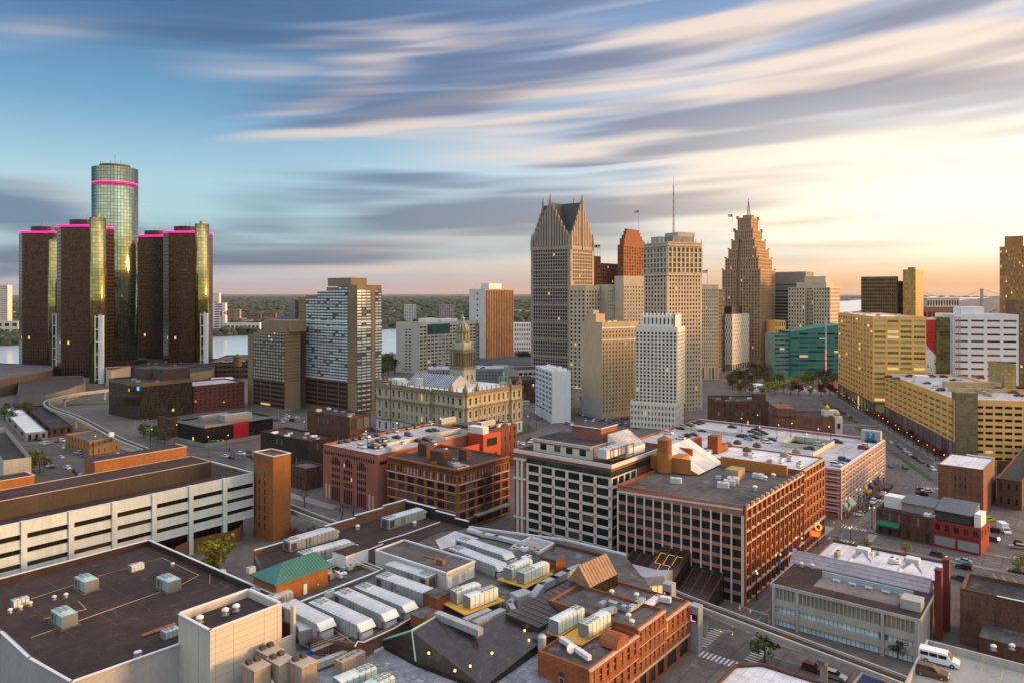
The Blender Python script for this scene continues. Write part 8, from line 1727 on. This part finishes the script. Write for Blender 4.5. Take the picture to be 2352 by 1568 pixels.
# galvanised ducts
def duct(name_label, pts, w, z0, h, conv=None, mat=None):
 Q = [P(*conv(x, y), z0 + h) for x, y in pts]; t = thing('duct', name_label, 'duct', (Q[0].x, Q[0].y, z0)); s = MB()
 for p, q in zip(Q, Q[1:]):
  v = Vector((q.x - p.x, q.y - p.y, 0)); L_ = v.length; u = v / L_; c = Vector(((p.x + q.x) / 2, (p.y + q.y) / 2, 0)); s.box(c, u, L_ + w * .9, w, z0 + .5, z0 + h)
  n = max(2, int(L_ / 1.1))
  for i in range(n + 1): s.box(Vector((p.x, p.y, 0)) + u * L_ * i / n, u, .1, w + .14, z0 + .44, z0 + h + .06)
 s.build('casing', mat or m_galv, t); s = MB()
 for p in Q: s.box(p, (1, 0), .3, .3, z0, z0 + .5)
 s.build('support', m_steel, t); return t
duct('galvanised duct bending round the roof in front of the copper glazed gable', [(340, 1000), (400, 920), (480, 880), (560, 840), (640, 805)], 1.9, RZ, 2.2, z3_)
duct('galvanised duct with a square bend beside the left mint pair', [(215, 1080), (190, 1040), (225, 1010)], 1.3, RZ, 2.2, z3_)
zc = cvz(840, 1350, 4.392)
duct('long galvanised duct along the mint ridge of the dark glass roof', [(1130, 790), (1560, 960)], 1.7, RZ + 2.4, 1.9, zc)
duct('galvanised twin duct below the left mint pair, farther one', [(1440, 850), (1660, 760)], 1.6, RZ + 1, 2, zc); duct('galvanised twin duct below the left mint pair, nearer one', [(1550, 880), (1810, 760)], 1.8, RZ + 1, 2.1, zc)
duct('galvanised cube plenum beside the yellow walkways', [(2000, 580), (2060, 560)], 3.2, RZ, 3, zc)
z7 = cvz(1500, 1460, 7.84)
duct('galvanised duct with a rusty end on the tallest brick shop roof', [(30, 350), (130, 290), (380, 380), (560, 440), (700, 360), (830, 260)], 1.2, 14.2, 1.5, z7)
duct('pale bent duct on the corner brick shop roof', [(890, 385), (1130, 210), (1340, 250)], 1.3, 11.8, 1.7, z7, m_alu); duct('short galvanised duct by the mint unit on the brick shops', [(60, 500), (250, 450)], 1.6, 14.2, 1.6, z7)
duct('long pale sloping duct on the nearest brick shop roof', [(530, 1270), (700, 1385)], 1.0, 13.2, 1.4, z3_, m_alu)
duct('low pale duct run along the back edge of the big flat roof', [(1375, 1175), (1500, 1215), (1620, 1240), (1830, 1290)], 1.5, RZ, 1.5, cvz(800, 1000, 3.672), m_ahut)
duct('thick concrete coloured duct on the pale lower roof', [(1400, 1180), (1690, 1070)], 1.4, 8.6, 1.9, zz, m_conc)
# brick huts on the roof
for (x, y, w_, d_, h, lb) in ((1110, 610, 5, 4.5, 3.6, 'brick roof hut with a flat grey lid beside the left mint pair'), (970, 800, 5, 4, 2.8, 'brick roof hut at the top of the mint ridge')):
 p = P(*zc(x, y + 130), RZ); t = thing('roof_hut', lb, 'hut', (p.x, p.y, RZ), hA); s = MB(); s.box((0, 0), (1, 0), w_, d_, 0, h); s.local('wall', m_loft, t); s = MB(); s.box((0, 0), (1, 0), w_ + .4, d_ + .4, h, h + .2); s.local('lid', m_charroof, t)
p = P(*z3_(470, 830), RZ); t = thing('roof_hut', 'small orange brick stair hut behind the far mint pair', 'hut', (p.x, p.y, RZ), hA); s = MB(); s.box((0, 0), (1, 0), 4.5, 5.5, 0, 3.4); s.local('wall', m_loft, t); s = MB(); s.box((0, 0), (1, 0), 4.8, 5.8, 3.4, 3.6); s.local('lid', m_charroof, t)
# low roof levels at the back right of the big roof
for pts, z, lb, m in (([(1500, 655), (1740, 760), (1560, 800), (1310, 700)], RZ + .9, 'x', m_charroof),): pass
# raised flat roofs and parapet frames
t = thing('roof_kerb_frame', 'brown kerbed rectangle of flat roof in front of the rose brick hotel', 'roof kerb', P(1330, 1290, RZ)); s = MB(); K = [P(*z3_(x, y), RZ + 1) for x, y in ((490, 660), (800, 735), (650, 850), (400, 770))]
for a, b_ in zip(K, K[1:] + K[:1]): v = Vector((b_.x - a.x, b_.y - a.y, 0)); s.box(Vector(((a.x + b_.x) / 2, (a.y + b_.y) / 2, 0)), v.normalized(), v.length + .4, .4, RZ, RZ + 1)
s.build('kerb', m_brown, t)
t = thing('roof_kerb_frame', 'pale kerbed square with a bleached patch near the loft building side', 'roof kerb', P(1230, 1250, RZ)); s = MB(); K = [P(*z3_(x, y), RZ + .8) for x, y in ((330, 620), (480, 660), (380, 715), (205, 680))]
for a, b_ in zip(K, K[1:] + K[:1]): v = Vector((b_.x - a.x, b_.y - a.y, 0)); s.box(Vector(((a.x + b_.x) / 2, (a.y + b_.y) / 2, 0)), v.normalized(), v.length + .4, .4, RZ, RZ + .8)
s.build('kerb', m_alu, t); s = MB(); s.face([(k.x, k.y, RZ + .1) for k in K]); s.build('patch', M('bleached_patch', (.36, .35, .34), var=.3, scale=.3, col2=(.15, .14, .14)), t)
# satellite dish and tank
p = P(1412, 1500, 13.2); p = P(*z3_(580, 1385), 13.2); t = thing('satellite_dish', 'white satellite dish on the nearest brick shop roof', 'dish', (p.x, p.y, 13.2)); s = MB(); s.tube((0, 0, 0), (0, 0, 1.2), .08, 5); s.local('post', m_steel, t); s = MB(); s.lathe((0, 0), [(.05, 0), (.5, .06), (.95, .3), (.9, .34), (.4, .12)], 14); o = s.local('reflector', m_whitep, t, True); o.location = (0, 0, 1.3); o.rotation_euler = (R(70), 0, R(30))
p = P(*z3_(400, 1340), 13.2); t = thing('roof_tank', 'silver upright tank at the corner of the nearest brick shop roof', 'tank', (p.x, p.y, 13.2)); s = MB(); s.cyl((0, 0), .9, 0, 2.4, 14); s.lathe((0, 0), [(.95, 2.4), (.6, 2.8), (.1, 2.9)], 14); s.local('tank', m_galv, t)
# scaffold and ladders beside the first units
t = thing('scaffold', 'tangle of steel scaffold tubes below the long grey units', 'scaffold', P(775, 1500, 8.6)); 
for i in range(4):
 s = MB(); c = P(740 + i * 18, 1510 - i * 8, 8.6)
 for j in range(2):
  for k in range(2): s.tube((c.x + j * 1.4, c.y + k * 1.2, 8.6), (c.x + j * 1.4, c.y + k * 1.2, 11.8), .05, 4)
 for z in (9.4, 10.4, 11.6): s.tube((c.x, c.y, z), (c.x + 1.4, c.y, z), .04, 4); s.tube((c.x, c.y + 1.2, z), (c.x + 1.4, c.y + 1.2, z), .04, 4); s.tube((c.x, c.y, z), (c.x + 1.4, c.y + 1.2, z - .8), .03, 4)
 s.build('scaffold_bay', m_steel, t)
t = thing('steel_gangway', 'steel gangway with railings in front of the long grey units', 'gangway', P(800, 1470, RZ)); a, b_ = P(716, 1497, RZ), P(962, 1402, RZ); u = Vector((b_.x - a.x, b_.y - a.y, 0)); Lg = u.length; u /= Lg; n = Vector((-u.y, u.x, 0)); s = MB(); c = Vector(((a.x + b_.x) / 2, (a.y + b_.y) / 2, 0)); s.box(c, u, Lg, 1.0, RZ + .3, RZ + .4); s.build('deck', m_concd, t); s = MB()
for j in (-.5, .5):
 for z in (.9, 1.4): s.tube(a + n * j + Vector((0, 0, z)), b_ + n * j + Vector((0, 0, z)), .03, 4)
 for i in range(16): q = a + u * Lg * i / 15 + n * j; s.tube(q + Vector((0, 0, .3)), q + Vector((0, 0, 1.4)), .03, 4)
s.build('handrail', m_galv, t)
t = thing('blue_tarpaulin', 'crumpled bright blue tarpaulin on the lower roof', 'tarpaulin', P(*zz(1230, 1130), 8.6)); s = MB(); s.box((0, 0), (A_.x, A_.y), 3.6, .9, .05, .5); s.box((.3, .5), (A_.x, A_.y), 2.6, .6, .5, .75); s.local('sheet', M('tarp_blue', (.01, .12, .55), rough=.5, var=.1), t)
# lengths of roof clutter on other roofs
def clutter(bld, n, z, place, mats, seed, tr=None, sr=None):
 rnd = random.Random(seed)
 for i in range(n):
  t_, q_ = rnd.uniform(*(tr or (2, bld.sr - 2))), rnd.uniform(*(sr or (2, bld.sl - 2))); c = bld.C + bld.a * t_ + bld.b * q_; w_, d_, h = rnd.uniform(1.4, 3.4), rnd.uniform(1, 2), rnd.uniform(.8, 1.7)
  t = thing('roof_unit', 'boxy roof unit ' + place, 'roof unit', (c.x, c.y, z), math.atan2(bld.a.y, bld.a.x), 'roof units ' + place); s = MB(); s.box((0, 0), (1, 0), w_, d_, .2, h); s.local('casing', mats[i % len(mats)], t); s = MB(); s.box((0, 0), (1, 0), w_ * .9, d_ * .9, 0, .2); s.local('base', m_concd, t); s = MB(); s.cyl((w_ * .2, 0), min(.4, d_ * .35), h, h + .15, 10); s.local('fan', m_fan, t)
for (nm, n, place) in (('black painted brick', 7, 'on the black brick building'), ('brown brick building with big', 8, 'on the brown brick building'), ('golden stone office block with a chamf', 14, 'on the golden stone office'), ('old brown brick row', 6, 'on the old brick row'), ('dark red brick block with two long', 5, 'on the dark red brick block'), ('black glass low', 7, 'on the black glass office'), ('mirror glass office cube', 6, 'on the mirror office'), ('pale stone civic', 6, 'on the civic offices'), ('buff brick block', 7, 'on the buff block'), ('tan brick building', 4, 'on the tan corner building'), ('plain red brick garage', 4, 'on the red brick garage'), ('small brick house', 2, 'on the small brick house'), ('broad low dark', 6, 'on the low dark hall')):
 pass
class _R: pass
def rect(C, t, s, ang): r = _R(); r.C = C; r.sr = t; r.sl = s; r.a, r.b = dirs(ang); return r
def fr(xl, xc, xr, D, ang=GA): C, _, _, _, sl, sr = foot(xl, xc, xr, D, ang); return rect(C, sr, sl, ang)
pal = [m_ahut, m_galv, m_tanm, m_whitep]
clutter(fr(599, 711, 770, 368), 8, zat(1012, 368) - .9, 'on the black brick building', pal, 1); clutter(fr(706, 803, 850, 420), 8, zat(957, 420) - .9, 'on the brown brick building', pal, 2)
clutter(fr(1922, 2006, 2127, 518, -12.2), 14, zat(727, 518) - .9, 'on the golden stone office', pal, 3); clutter(rect(PD(1644, 455), 28, 20, -4), 6, zat(920, 455) - .9, 'on the old brick row', pal, 4)
clutter(fr(1030, 1108, 1186, 360), 5, 20.2, 'on the dark red brick block', pal, 5); clutter(fr(408, 470, 627, 423), 7, zat(977.7, 423) - .8, 'on the black glass office', pal, 6); clutter(fr(250, 322, 441.6, 510), 6, zat(880, 510) - .9, 'on the mirror office', [m_brown, m_steel], 7)
clutter(fr(1336, 1382, 1462, 519, 30), 8, zat(740, 519) - .9, 'on the buff residential block', pal, 8); clutter(rect(V2(-20.2, 273.3), 28, 34, GA), 9, 22.1, 'on the loft building', [m_tanm, m_galv, m_rust], 9)
clutter(rect(V2(116.5, 201.7), 17, 31, GA), 8, 8.8, 'on the white roofed block', pal, 10); clutter(rect(C0 + A_ * 53, 22, 38, GA), 9, 28, 'on the white part of the warehouse roof', pal, 11); clutter(rect(V2(45, 130), 15, 12, GA), 5, 9.5, 'on the bright white shop roof', pal, 12)
clutter(rect(V2(153, 252), 9, 15, 45), 8, 9, 'on the brown brick bar roof', pal, 13); clutter(rect(V2(-165, 215), 40, 8, GA), 4, 22.3, 'on the banded office roof', [m_tanm], 14); clutter(rect(V2(-435, 760), 90, 60, 5), 12, 12.3, 'on the riverside podium', [m_steel, m_brown], 15)
clutter(rect(V2(-46, 194), 12, 10, GA), 7, RZ + .08, 'by the green roofed house', pal, 21); clutter(rect(V2(-2, 200), 22, 12, GA), 9, RZ + .05, 'at the back right of the big flat roof', pal, 22); clutter(rect(V2(-30, 138), 14, 9, GA), 9, 8.55, 'on the pale lower roof', [m_tanm, m_galv, m_ahut], 23); clutter(rect(V2(-41, 168), 30, 3, GA), 8, RZ + .05, 'between the long grey units', pal, 24)
p = lambda t, q: WARE.C + WARE.a * t + WARE.b * q
for i, (x, y) in enumerate(((1027, 968), (1118, 975))):
 q = P(x, y + 6, 20.3); air_handler((q.x, q.y, 20.3), hA, 11, 2.6, 3.2, ['long cream roof unit, left one on the dark red brick block', 'long cream roof unit, right one on the dark red brick block'][i], None, M('cream_casing', (.52, .50, .42), var=.08), M('cream_top', (.6, .58, .5), var=.08), (1, 1), 1, False, 9, legs=.9, louvre=False)
q = P(1405, 1030, 34); pp = V2(31.9, 238) + A_ * 9 + B_ * 3.5
for i in range(3): c = V2(31.9, 238) + A_ * (5 + i * 5) + B_ * 5.2; box_unit(lambda x, y: (x, y), CX + c.x / c.y * F, HY + (H - 33.6) * F / c.y, 33.6, 4.2, 3.4, 3, hA, 'pale boxed air handler inside the red steel gantry', 'air handlers in the gantry', m_ahut, m_ahut, 2)

# ================================================================ STREET FURNITURE
def lamp(pos, label, group, h=8, banner=False, twin=True):
 t = thing('street_lamp', label, 'street lamp', pos, random.uniform(0, 3), group); s = MB(); s.tube((0, 0, 0), (0, 0, h), .13, 6, 0, .08); s.cyl((0, 0), .25, 0, .9, 8); s.local('post', m_dark, t)
 for e in ((-1, 1) if twin else (1,)):
  s = MB(); s.tube((0, 0, h - .4), (e * .9, 0, h), .05, 5); s.local('arm', m_dark, t); s = MB(); s.lathe((e * .9, 0), [(.1, h - .35), (.26, h - .2), (.2, h + .15), (.04, h + .3)], 8); s.local('lantern', glow('lantern_glow', (1, .66, .3), .9), t)
 if banner: s = MB(); s.box((.45, 0), (1, 0), .7, .05, h - 4, h - 1.8); s.local('banner', M('banner_blue', (.01, .16, .55), var=.05), t)
for t_ in (6, 24, 44, 64): q = W(t_, 1.6); lamp((q.x, q.y, .13), 'black twin street lamp with a blue banner along the brick warehouse', 'lamps along the brick warehouse', banner=True)
for t_ in (104, 120, 138, 156): q = W(t_, 1.6); lamp((q.x, q.y, .13), 'black twin street lamp with a blue banner along the striped garage', 'lamps along the striped garage', banner=True)
for t_ in (14, 40, 66, 96, 122): q = W(t_, 12); lamp((q.x, q.y, .13), 'black twin street lamp across the street from the brick warehouse', 'lamps across from the warehouse', banner=t_ in (14, 66))
for i in range(22): q = R4(70 + i * 12.5, 15); lamp((q.x, q.y, .13), 'small glowing street lamp along the golden stone buildings', 'lamps along the golden buildings', 5.5, twin=False)
for x, y in ((480, 1050), (402, 1018), (215, 1048), (345, 1030), (520, 1045), (905, 975), (1215, 995), (1232, 985), (1290, 955), (1320, 965), (700, 1010), (812, 985), (1245, 962)): q = P(x, y); lamp((q.x, q.y, 0), 'tall thin street lamp in the middle distance streets', 'tall street lamps', 11, twin=False)
def deck_lamp(conv, L_, z, place):
 for x, y in L_: q = P(*conv(x, y), z); lamp((q.x, q.y, z), 'thin lamp post standing on the ' + place, 'lamp posts on the ' + place, 6.5, twin=False)
deck_lamp(cv2, [(168, 550), (282, 520), (440, 605), (548, 590), (655, 680), (757, 640), (857, 620), (318, 625)], 18.65, 'striped garage roof'); deck_lamp(cv1, [(1170, 1525), (1448, 1440), (1828, 1390)], 22.05, 'salmon garage roof')
def signal(base, u, L_, label, h=6.2):
 t = thing('traffic_signal', label, 'traffic signal', base); u = Vector((u[0], u[1], 0)).normalized(); s = MB(); s.tube((0, 0, 0), (0, 0, h), .15, 6); s.tube((0, 0, h - .4), u * L_ + Vector((0, 0, h)), .09, 5); s.local('mast', m_steel, t)
 for f in (.6, .95): s = MB(); c = u * L_ * f; s.box((c.x, c.y), (u.x, u.y), .35, .35, h - 1.3, h - .2); s.local('signal_head', M('signal_yellow', (.6, .33, .02), var=0), t); s = MB(); s.cyl((c.x, c.y - .2), .1, h - .6, h - .4, 6); s.local('signal_lens', glow('green_signal', (.1, .9, .5), 1), t)
 s = MB(); c = u * L_ * .3; s.box((c.x, c.y), (u.x, u.y), 1.6, .06, h - .75, h - .3); s.local('street_name_plate', M('plate_green', (.02, .25, .18), var=0), t)
signal(W(-32, 1.6), -B_ + A_ * .2, 8, 'traffic signal mast with yellow heads at the near crossing by the brick shops'); signal(W(-15, 12.4), B_, 8, 'traffic signal mast on the far side of the near crossing')
signal(W(76, 12.4), B_, 9, 'traffic signal mast by the white roofed block'); signal(W(92.5, 1.2), -B_, 9, 'traffic signal mast at the corner of the striped garage'); signal(R4(60, 14), -n4, 11, 'traffic signal mast on the wide boulevard crossing')
for x, y, u in ((480, 1035, (1, .2)), (310, 985, (1, .3)), (640, 960, (1, .1)), (1905, 975, (1, 0))): signal(tuple(P(x, y)), u, 8, 'traffic signal mast at a middle distance crossing')
# red neon eatery sign, letter boxes, banners
q = W(58, -.0) - B_ * .5; t = thing('neon_sign', 'glowing red neon shop sign on the brick warehouse street front', 'sign', (q.x, q.y, 5)); un = -B_
s = MB(); s.box(q + un * 2.2, un, 3.4, .5, 5.2, 7.2); s.build('sign_board', glow('neon_board_red', (.9, .03, .015), .8), t)
s = MB()
for z, L_ in ((6.75, 2.9), (6.3, 3.0), (5.85, 2.6), (5.45, 2.0)): s.box(q + un * 2.2 - A_ * .32, un, L_, .1, z - .09, z + .09)
s.build('neon_tube', glow('neon_orange', (1, .30, .05), 1.1), t)
s = MB(); pr = [(1.0 * math.cos(k * .5236), 1.0 * math.sin(k * .5236)) for k in range(13)]
for (a, b_), (c, d) in zip(pr, pr[1:]): cc = q + un * 3.2; s.tube((*(cc + un * a - A_ * .1)[:2], 8.6 + b_), (*(cc + un * c - A_ * .1)[:2], 8.6 + d), .26, 5)
s.build('neon_ring', glow('neon_orange', ()), t)
for i, (t_, c) in enumerate(((32, (.10, .10, .4)), (37, (.12, .14, .45)), (43, (.45, .12, .2)))):
 q = W(t_, .6); tt = thing('wall_flag', ['deep blue cloth banner hung on the brick warehouse front', 'violet blue cloth banner hung on the brick warehouse front', 'pink cloth banner hung on the brick warehouse front'][i], 'banner', (q.x, q.y, 6)); s = MB(); s.box(q + un * .6, un, 1.1, .08, 5.4, 7.4); s.build('cloth', M('flag_cloth_%d' % i, c, var=.05), tt); s = MB(); s.tube((*q[:2], 7.4), (*(q + un * 1.3)[:2], 7.6), .04, 4); s.build('pole', m_dark, tt)
for i, (x, y, zb) in enumerate(((1598, 1412, 8.4), (1537, 1360, 9.2))):
 p_ = P(x, y, zb); t = thing('letter_sign', ['grey boxy lift shaft with a pink letter sign at the brick corner shop', 'grey boxy lift shaft with a pink letter sign by the footbridge'][i], 'sign', (p_.x, p_.y, 0), 0); s = MB(); s.box(p_, A_, 2.6, 2.6, 0, zb + 2.6); s.build('shaft', M('grey_cladding', ()), t)
 c = p_ - A_ * 1.36 - B_ * 0; s = MB(); s.box(c, B_, 1.9, .06, zb - 1.2, zb + .7); s.build('sign_face', m_dark, t); f = p_ - A_ * 1.45
 s = MB(); s.box(f + B_ * .55, B_, .16, .06, zb - .9, zb + .4); s.box(f, B_, 1.2, .06, zb - 1.0, zb - .84); s.build('letter', glow('pink_letter', (1, .25, .5), 1.2), t)

# ================================================================ FAR SHORE
m_far = [M('far_white', (.55, .56, .57), var=.08), M('far_tan', (.33, .25, .17), var=.1), M('far_red', (.24, .11, .08), var=.1), M('far_grey', (.28, .28, .29), var=.1)]
def far(name, label, x, w, yb, yt, m, nc=5, nr=6, ang=8, depth=20, group=None, gl=None, D=None):
 D = D or dep(yb); C, Rr, Bk, L, sl, sr = foot(x - w / 2 - 1, x - w / 2, x + w / 2, D, ang, depth); z = zat(yt, D); b = Bld(name, label, 'building', C, m, gl or G_DARK, group=group); b.core([C, Rr, Bk, L], -.5, z, m_roofg, .6, .4); b.facade(C, Rr, 0, z - .8, nc, nr, .6, .5, .3); b.done(); return b
far('waterfront_tower', 'white balconied waterfront tower cut by the left edge', 4, 26, 766, 655, m_far[0], 5, 22); b = far('waterfront_hall', 'white sloping sided waterfront hall at the left edge', 16, 52, 768, 738, m_far[0], 3, 2)
far('white_slab', 'white office slab with blue bands across the river beside the right glass tower', 502, 30, 764, 696, m_far[0], 1, 12, gl=glass('blue_band', (.03, .06, .12), (.1, .2, .35), p_lit=0)); far('plain_tower', 'plain white tower behind the blue banded slab', 495, 16, 752, 673, m_far[0], 1, 1)
far('apartment_slab', 'tan apartment slab across the river, left of two', 527, 15, 745, 712, m_far[1], 4, 9); far('apartment_slab', 'tan apartment slab across the river, right of two', 543, 15, 745, 712, m_far[1], 4, 9)
far('long_hall', 'long low white waterfront hall across the river', 558, 76, 764, 742, m_far[0], 8, 1); far('brick_offices', 'broad red brick block across the river behind the white hall', 583, 30, 742, 722, m_far[2], 7, 4); far('brick_offices', 'smaller red brick block across the river near the hotel', 622, 22, 738, 719, m_far[2], 5, 4); far('blue_hall', 'low blue sided hall across the river beside the hotel', 660, 44, 742, 727, M('far_blue', (.07, .17, .36), var=.1), 6, 1)
far('gabled_tower_block', 'white and dark apartment tower across the river left of the dome tower', 942, 27, 741, 700, m_far[0], 5, 12); far('apartment_tower', 'brown ribbed apartment tower across the river right of the white one', 1026, 34, 741, 700, m_far[3], 8, 12); far('low_brick', 'low pink brick building at the foot of the white riverside tower', 936, 44, 748, 739, m_far[2], 6, 1)
far('dark_slab', 'dark slab rising behind the hotel tower', 682, 8, 742, 690, m_dark, 2, 8)
random.seed(21); gF = 'low buildings on the far shore'
for i in range(70):
 x = random.choice([random.uniform(490, 690), random.uniform(490, 690), random.uniform(878, 1080), random.uniform(1180, 1222), random.uniform(0, 36), random.uniform(2120, 2295)]); y = random.uniform(706, 745) if x < 1000 else random.uniform(700, 733)
 D = dep(y); k = random.randrange(4); w_ = random.uniform(14, 60); h = random.uniform(5, 14); t = thing('far_building', ['low white building', 'low tan building', 'low red brick building', 'low grey building'][k] + ' among the trees on the far shore', 'building', PD(x, D), random.uniform(-.3, .3), gF); s = MB(); s.box((0, 0), (1, 0), w_, random.uniform(12, 24), 0, h); s.local('wall', m_far[k], t); s = MB(); s.box((0, 0), (1, 0), w_ * .97, 11, h, h + .8); s.local('roof', m_roofg, t)
far('white_court_block', 'pale classical block with a red base on the right horizon', 2166, 74, 716, 684, M('far_cream', (.5, .46, .42), var=.1), 12, 4, D=1500); far('low_red_block', 'long low red brick building on the right horizon', 2180, 120, 722, 706, m_far[2], 12, 2, D=1350)
far('tan_low_block', 'low tan block beside the river right of the twin winged tower', 1955, 40, 735, 718, m_far[1], 6, 2, D=1250)
t = thing('canada_flag', 'large red and white maple leaf flag on a pole across the river', 'flag', P(505, 766)); s = MB(); s.tube((0, 0, 0), (0, 0, 50), .4, 6); s.local('pole', m_whitep, t)
for (x0, x1, mi) in ((.3, 5.5, 0), (5.5, 15, 1), (15, 20, 0)):
 s = MB(); s.solid([(x0, 0, 38 + x0 * .12), (x1, .0, 38 + x1 * .12), (x1, .2, 38 + x1 * .12), (x0, .2, 38 + x0 * .12)], [(x0, 0, 48 + x0 * .12), (x1, 0, 48 + x1 * .12), (x1, .2, 48 + x1 * .12), (x0, .2, 48 + x0 * .12)]); s.local('flag_panel', [M('flag_red', ()), M('flag_white', ())][mi], t)
s = MB(); s.solid([(10.2 + a, -.12, 44.2 + b_) for a, b_ in ((-.4, -3), (-.4, -1.6), (-2.6, -2), (-2, -.8), (-3.2, .6), (-1.8, .7), (-1.6, 1.6), (-.8, .9), (0, 3.2), (.8, .9), (1.6, 1.6), (1.8, .7), (3.2, .6), (2, -.8), (2.6, -2), (.4, -1.6), (.4, -3))], [(10.2 + a, -.02, 44.2 + b_) for a, b_ in ((-.4, -3), (-.4, -1.6), (-2.6, -2), (-2, -.8), (-3.2, .6), (-1.8, .7), (-1.6, 1.6), (-.8, .9), (0, 3.2), (.8, .9), (1.6, 1.6), (1.8, .7), (3.2, .6), (2, -.8), (2.6, -2), (.4, -1.6), (.4, -3))]); s.local('maple_leaf', M('flag_red', ()), t)
# woods to the horizon: one mass nobody could count
rnd = random.Random(5); s = MB(); oc = [(0, 0, 1), (1, 0, .1), (0, 1, .0), (-1, 0, .1), (0, -1, 0)]
def dome(x, y, r, h, z=-.5):
 i = len(s.v); n = 6; a0 = rnd.uniform(0, 1)
 for k in range(n): a = a0 + 6.283 * k / n; rr = r * rnd.uniform(.8, 1.2); s.v.append((x + rr * math.cos(a), y + rr * math.sin(a), z))
 for k in range(n): a = a0 + .5 + 6.283 * k / n; rr = r * rnd.uniform(.55, .95); s.v.append((x + rr * math.cos(a), y + rr * math.sin(a), z + h * rnd.uniform(.55, .8)))
 s.v.append((x, y, z + h))
 for k in range(n): l = (k + 1) % n; s.f += [(i + k, i + l, i + n + l, i + n + k), (i + n + k, i + n + l, i + 2 * n)]; s.m += [0, 0]
def inshore(x, y):
 for (x0, y0), (x1, y1) in zip(fbank, fbank[1:]):
  if x0 <= x <= x1: return y > y0 + (y1 - y0) * (x - x0) / (x1 - x0) + 12
 return True
nT = 0
while nT < 9000:
 y = 1200 * (14 ** rnd.random()); px = rnd.uniform(-150, 2500); x = (px - CX) / F * y
 if not inshore(x, y): continue
 sc = 1 + y / 2600; dome(x, y, rnd.uniform(6, 13) * sc, rnd.uniform(8, 15) * min(1.7, 1 + y / 9000)); nT += 1
mw = bpy.data.materials.new('far_woods_leaves'); mw.use_nodes = True; N_ = NT(mw.node_tree); bb_ = mw.node_tree.nodes['Principled BSDF']; g_ = N_.n('ShaderNodeNewGeometry')
N_.l(N_.ramp(g_.outputs['Random Per Island'], [(0, (.010, .024, .012)), (.6, (.022, .042, .018)), (.86, (.045, .052, .018)), (.95, (.085, .05, .016)), (1, (.10, .075, .02))]), bb_.inputs['Base Color']); bb_.inputs['Roughness'].default_value = .9
o = s.build('far_woods', mw, None, False); o['kind'] = 'stuff'; o['label'] = 'autumn woods covering the far shore to the horizon'
t = thing('suspension_bridge', 'distant suspension bridge with two towers on the right horizon', 'bridge', PD(2180, 5200)); 
for x in (2110, 2255): s = MB(); q = PD(x, 5200); s.box(q, (1, 0), 14, 14, 0, 118); s.build('tower', m_steel, t)
s = MB(); q0, q1 = PD(1930, 5200), PD(2330, 5200); s.box((q0 + q1) / 2, (1, 0), (q1 - q0).length, 20, 42, 47); s.build('deck', m_steel, t)
s = MB(); A0, A1 = PD(2110, 5200), PD(2255, 5200); prev = None
for k in range(25): f = k / 24; v = A0.lerp(A1, f); v.z = 50 + 66 * (2 * f - 1) ** 2; (s.tube(prev, v, 1.4, 4) if prev else None); prev = v
s.tube((A0.x, A0.y, 116), (*PD(1960, 5200)[:2], 45), 1.4, 4); s.tube((A1.x, A1.y, 116), (*PD(2330, 5200)[:2], 45), 1.4, 4); s.build('cable', m_steel, t)
hz = MB(); hz.solid([(-14000, -700, -3), (15000, -700, -3), (15000, 30500, -3), (-14000, 30500, -3)], [(-14000, -700, 262), (15000, -700, 262), (15000, 30500, 262), (-14000, 30500, 262)])
m = bpy.data.materials.new('haze_air'); m.use_nodes = True; nt = m.node_tree; nt.nodes.clear(); v = nt.nodes.new('ShaderNodeVolumePrincipled'); v.inputs['Color'].default_value = (.72, .80, .95, 1); v.inputs['Density'].default_value = 1.5e-5; v.inputs['Anisotropy'].default_value = .3
oo = nt.nodes.new('ShaderNodeOutputMaterial'); nt.links.new(v.outputs[0], oo.inputs['Volume']); o = hz.build('haze', m, None); o['kind'] = 'stuff'; o['label'] = 'thin evening haze over the whole city'
def proj(o):
 v = world_loc(o); return (CX + v.x / max(v.y, 1) * F, HY + (H - v.z) / max(v.y, 1) * F)
ORD = ['leftmost', 'second from left', 'third from left', 'fourth from left', 'fifth from left', 'sixth from left', 'seventh from left', 'eighth from left', 'ninth from left', 'tenth from left']
def finish():
 by = {}
 for o in SC.objects:
  if o.parent is None and 'label' in o: by.setdefault(o['label'], []).append(o)
 for lab, L in by.items():
  if len(L) < 2: continue
  L.sort(key=lambda o: proj(o)[0])
  for i, o in enumerate(L):
   n = i + 1
   suf = ORD[i] if i < len(ORD) else '%d%s from left' % (n, 'th' if 10 <= n % 100 <= 20 else {1: 'st', 2: 'nd', 3: 'rd'}.get(n % 10, 'th'))
   o['label'] = lab + ', ' + suf
finish()
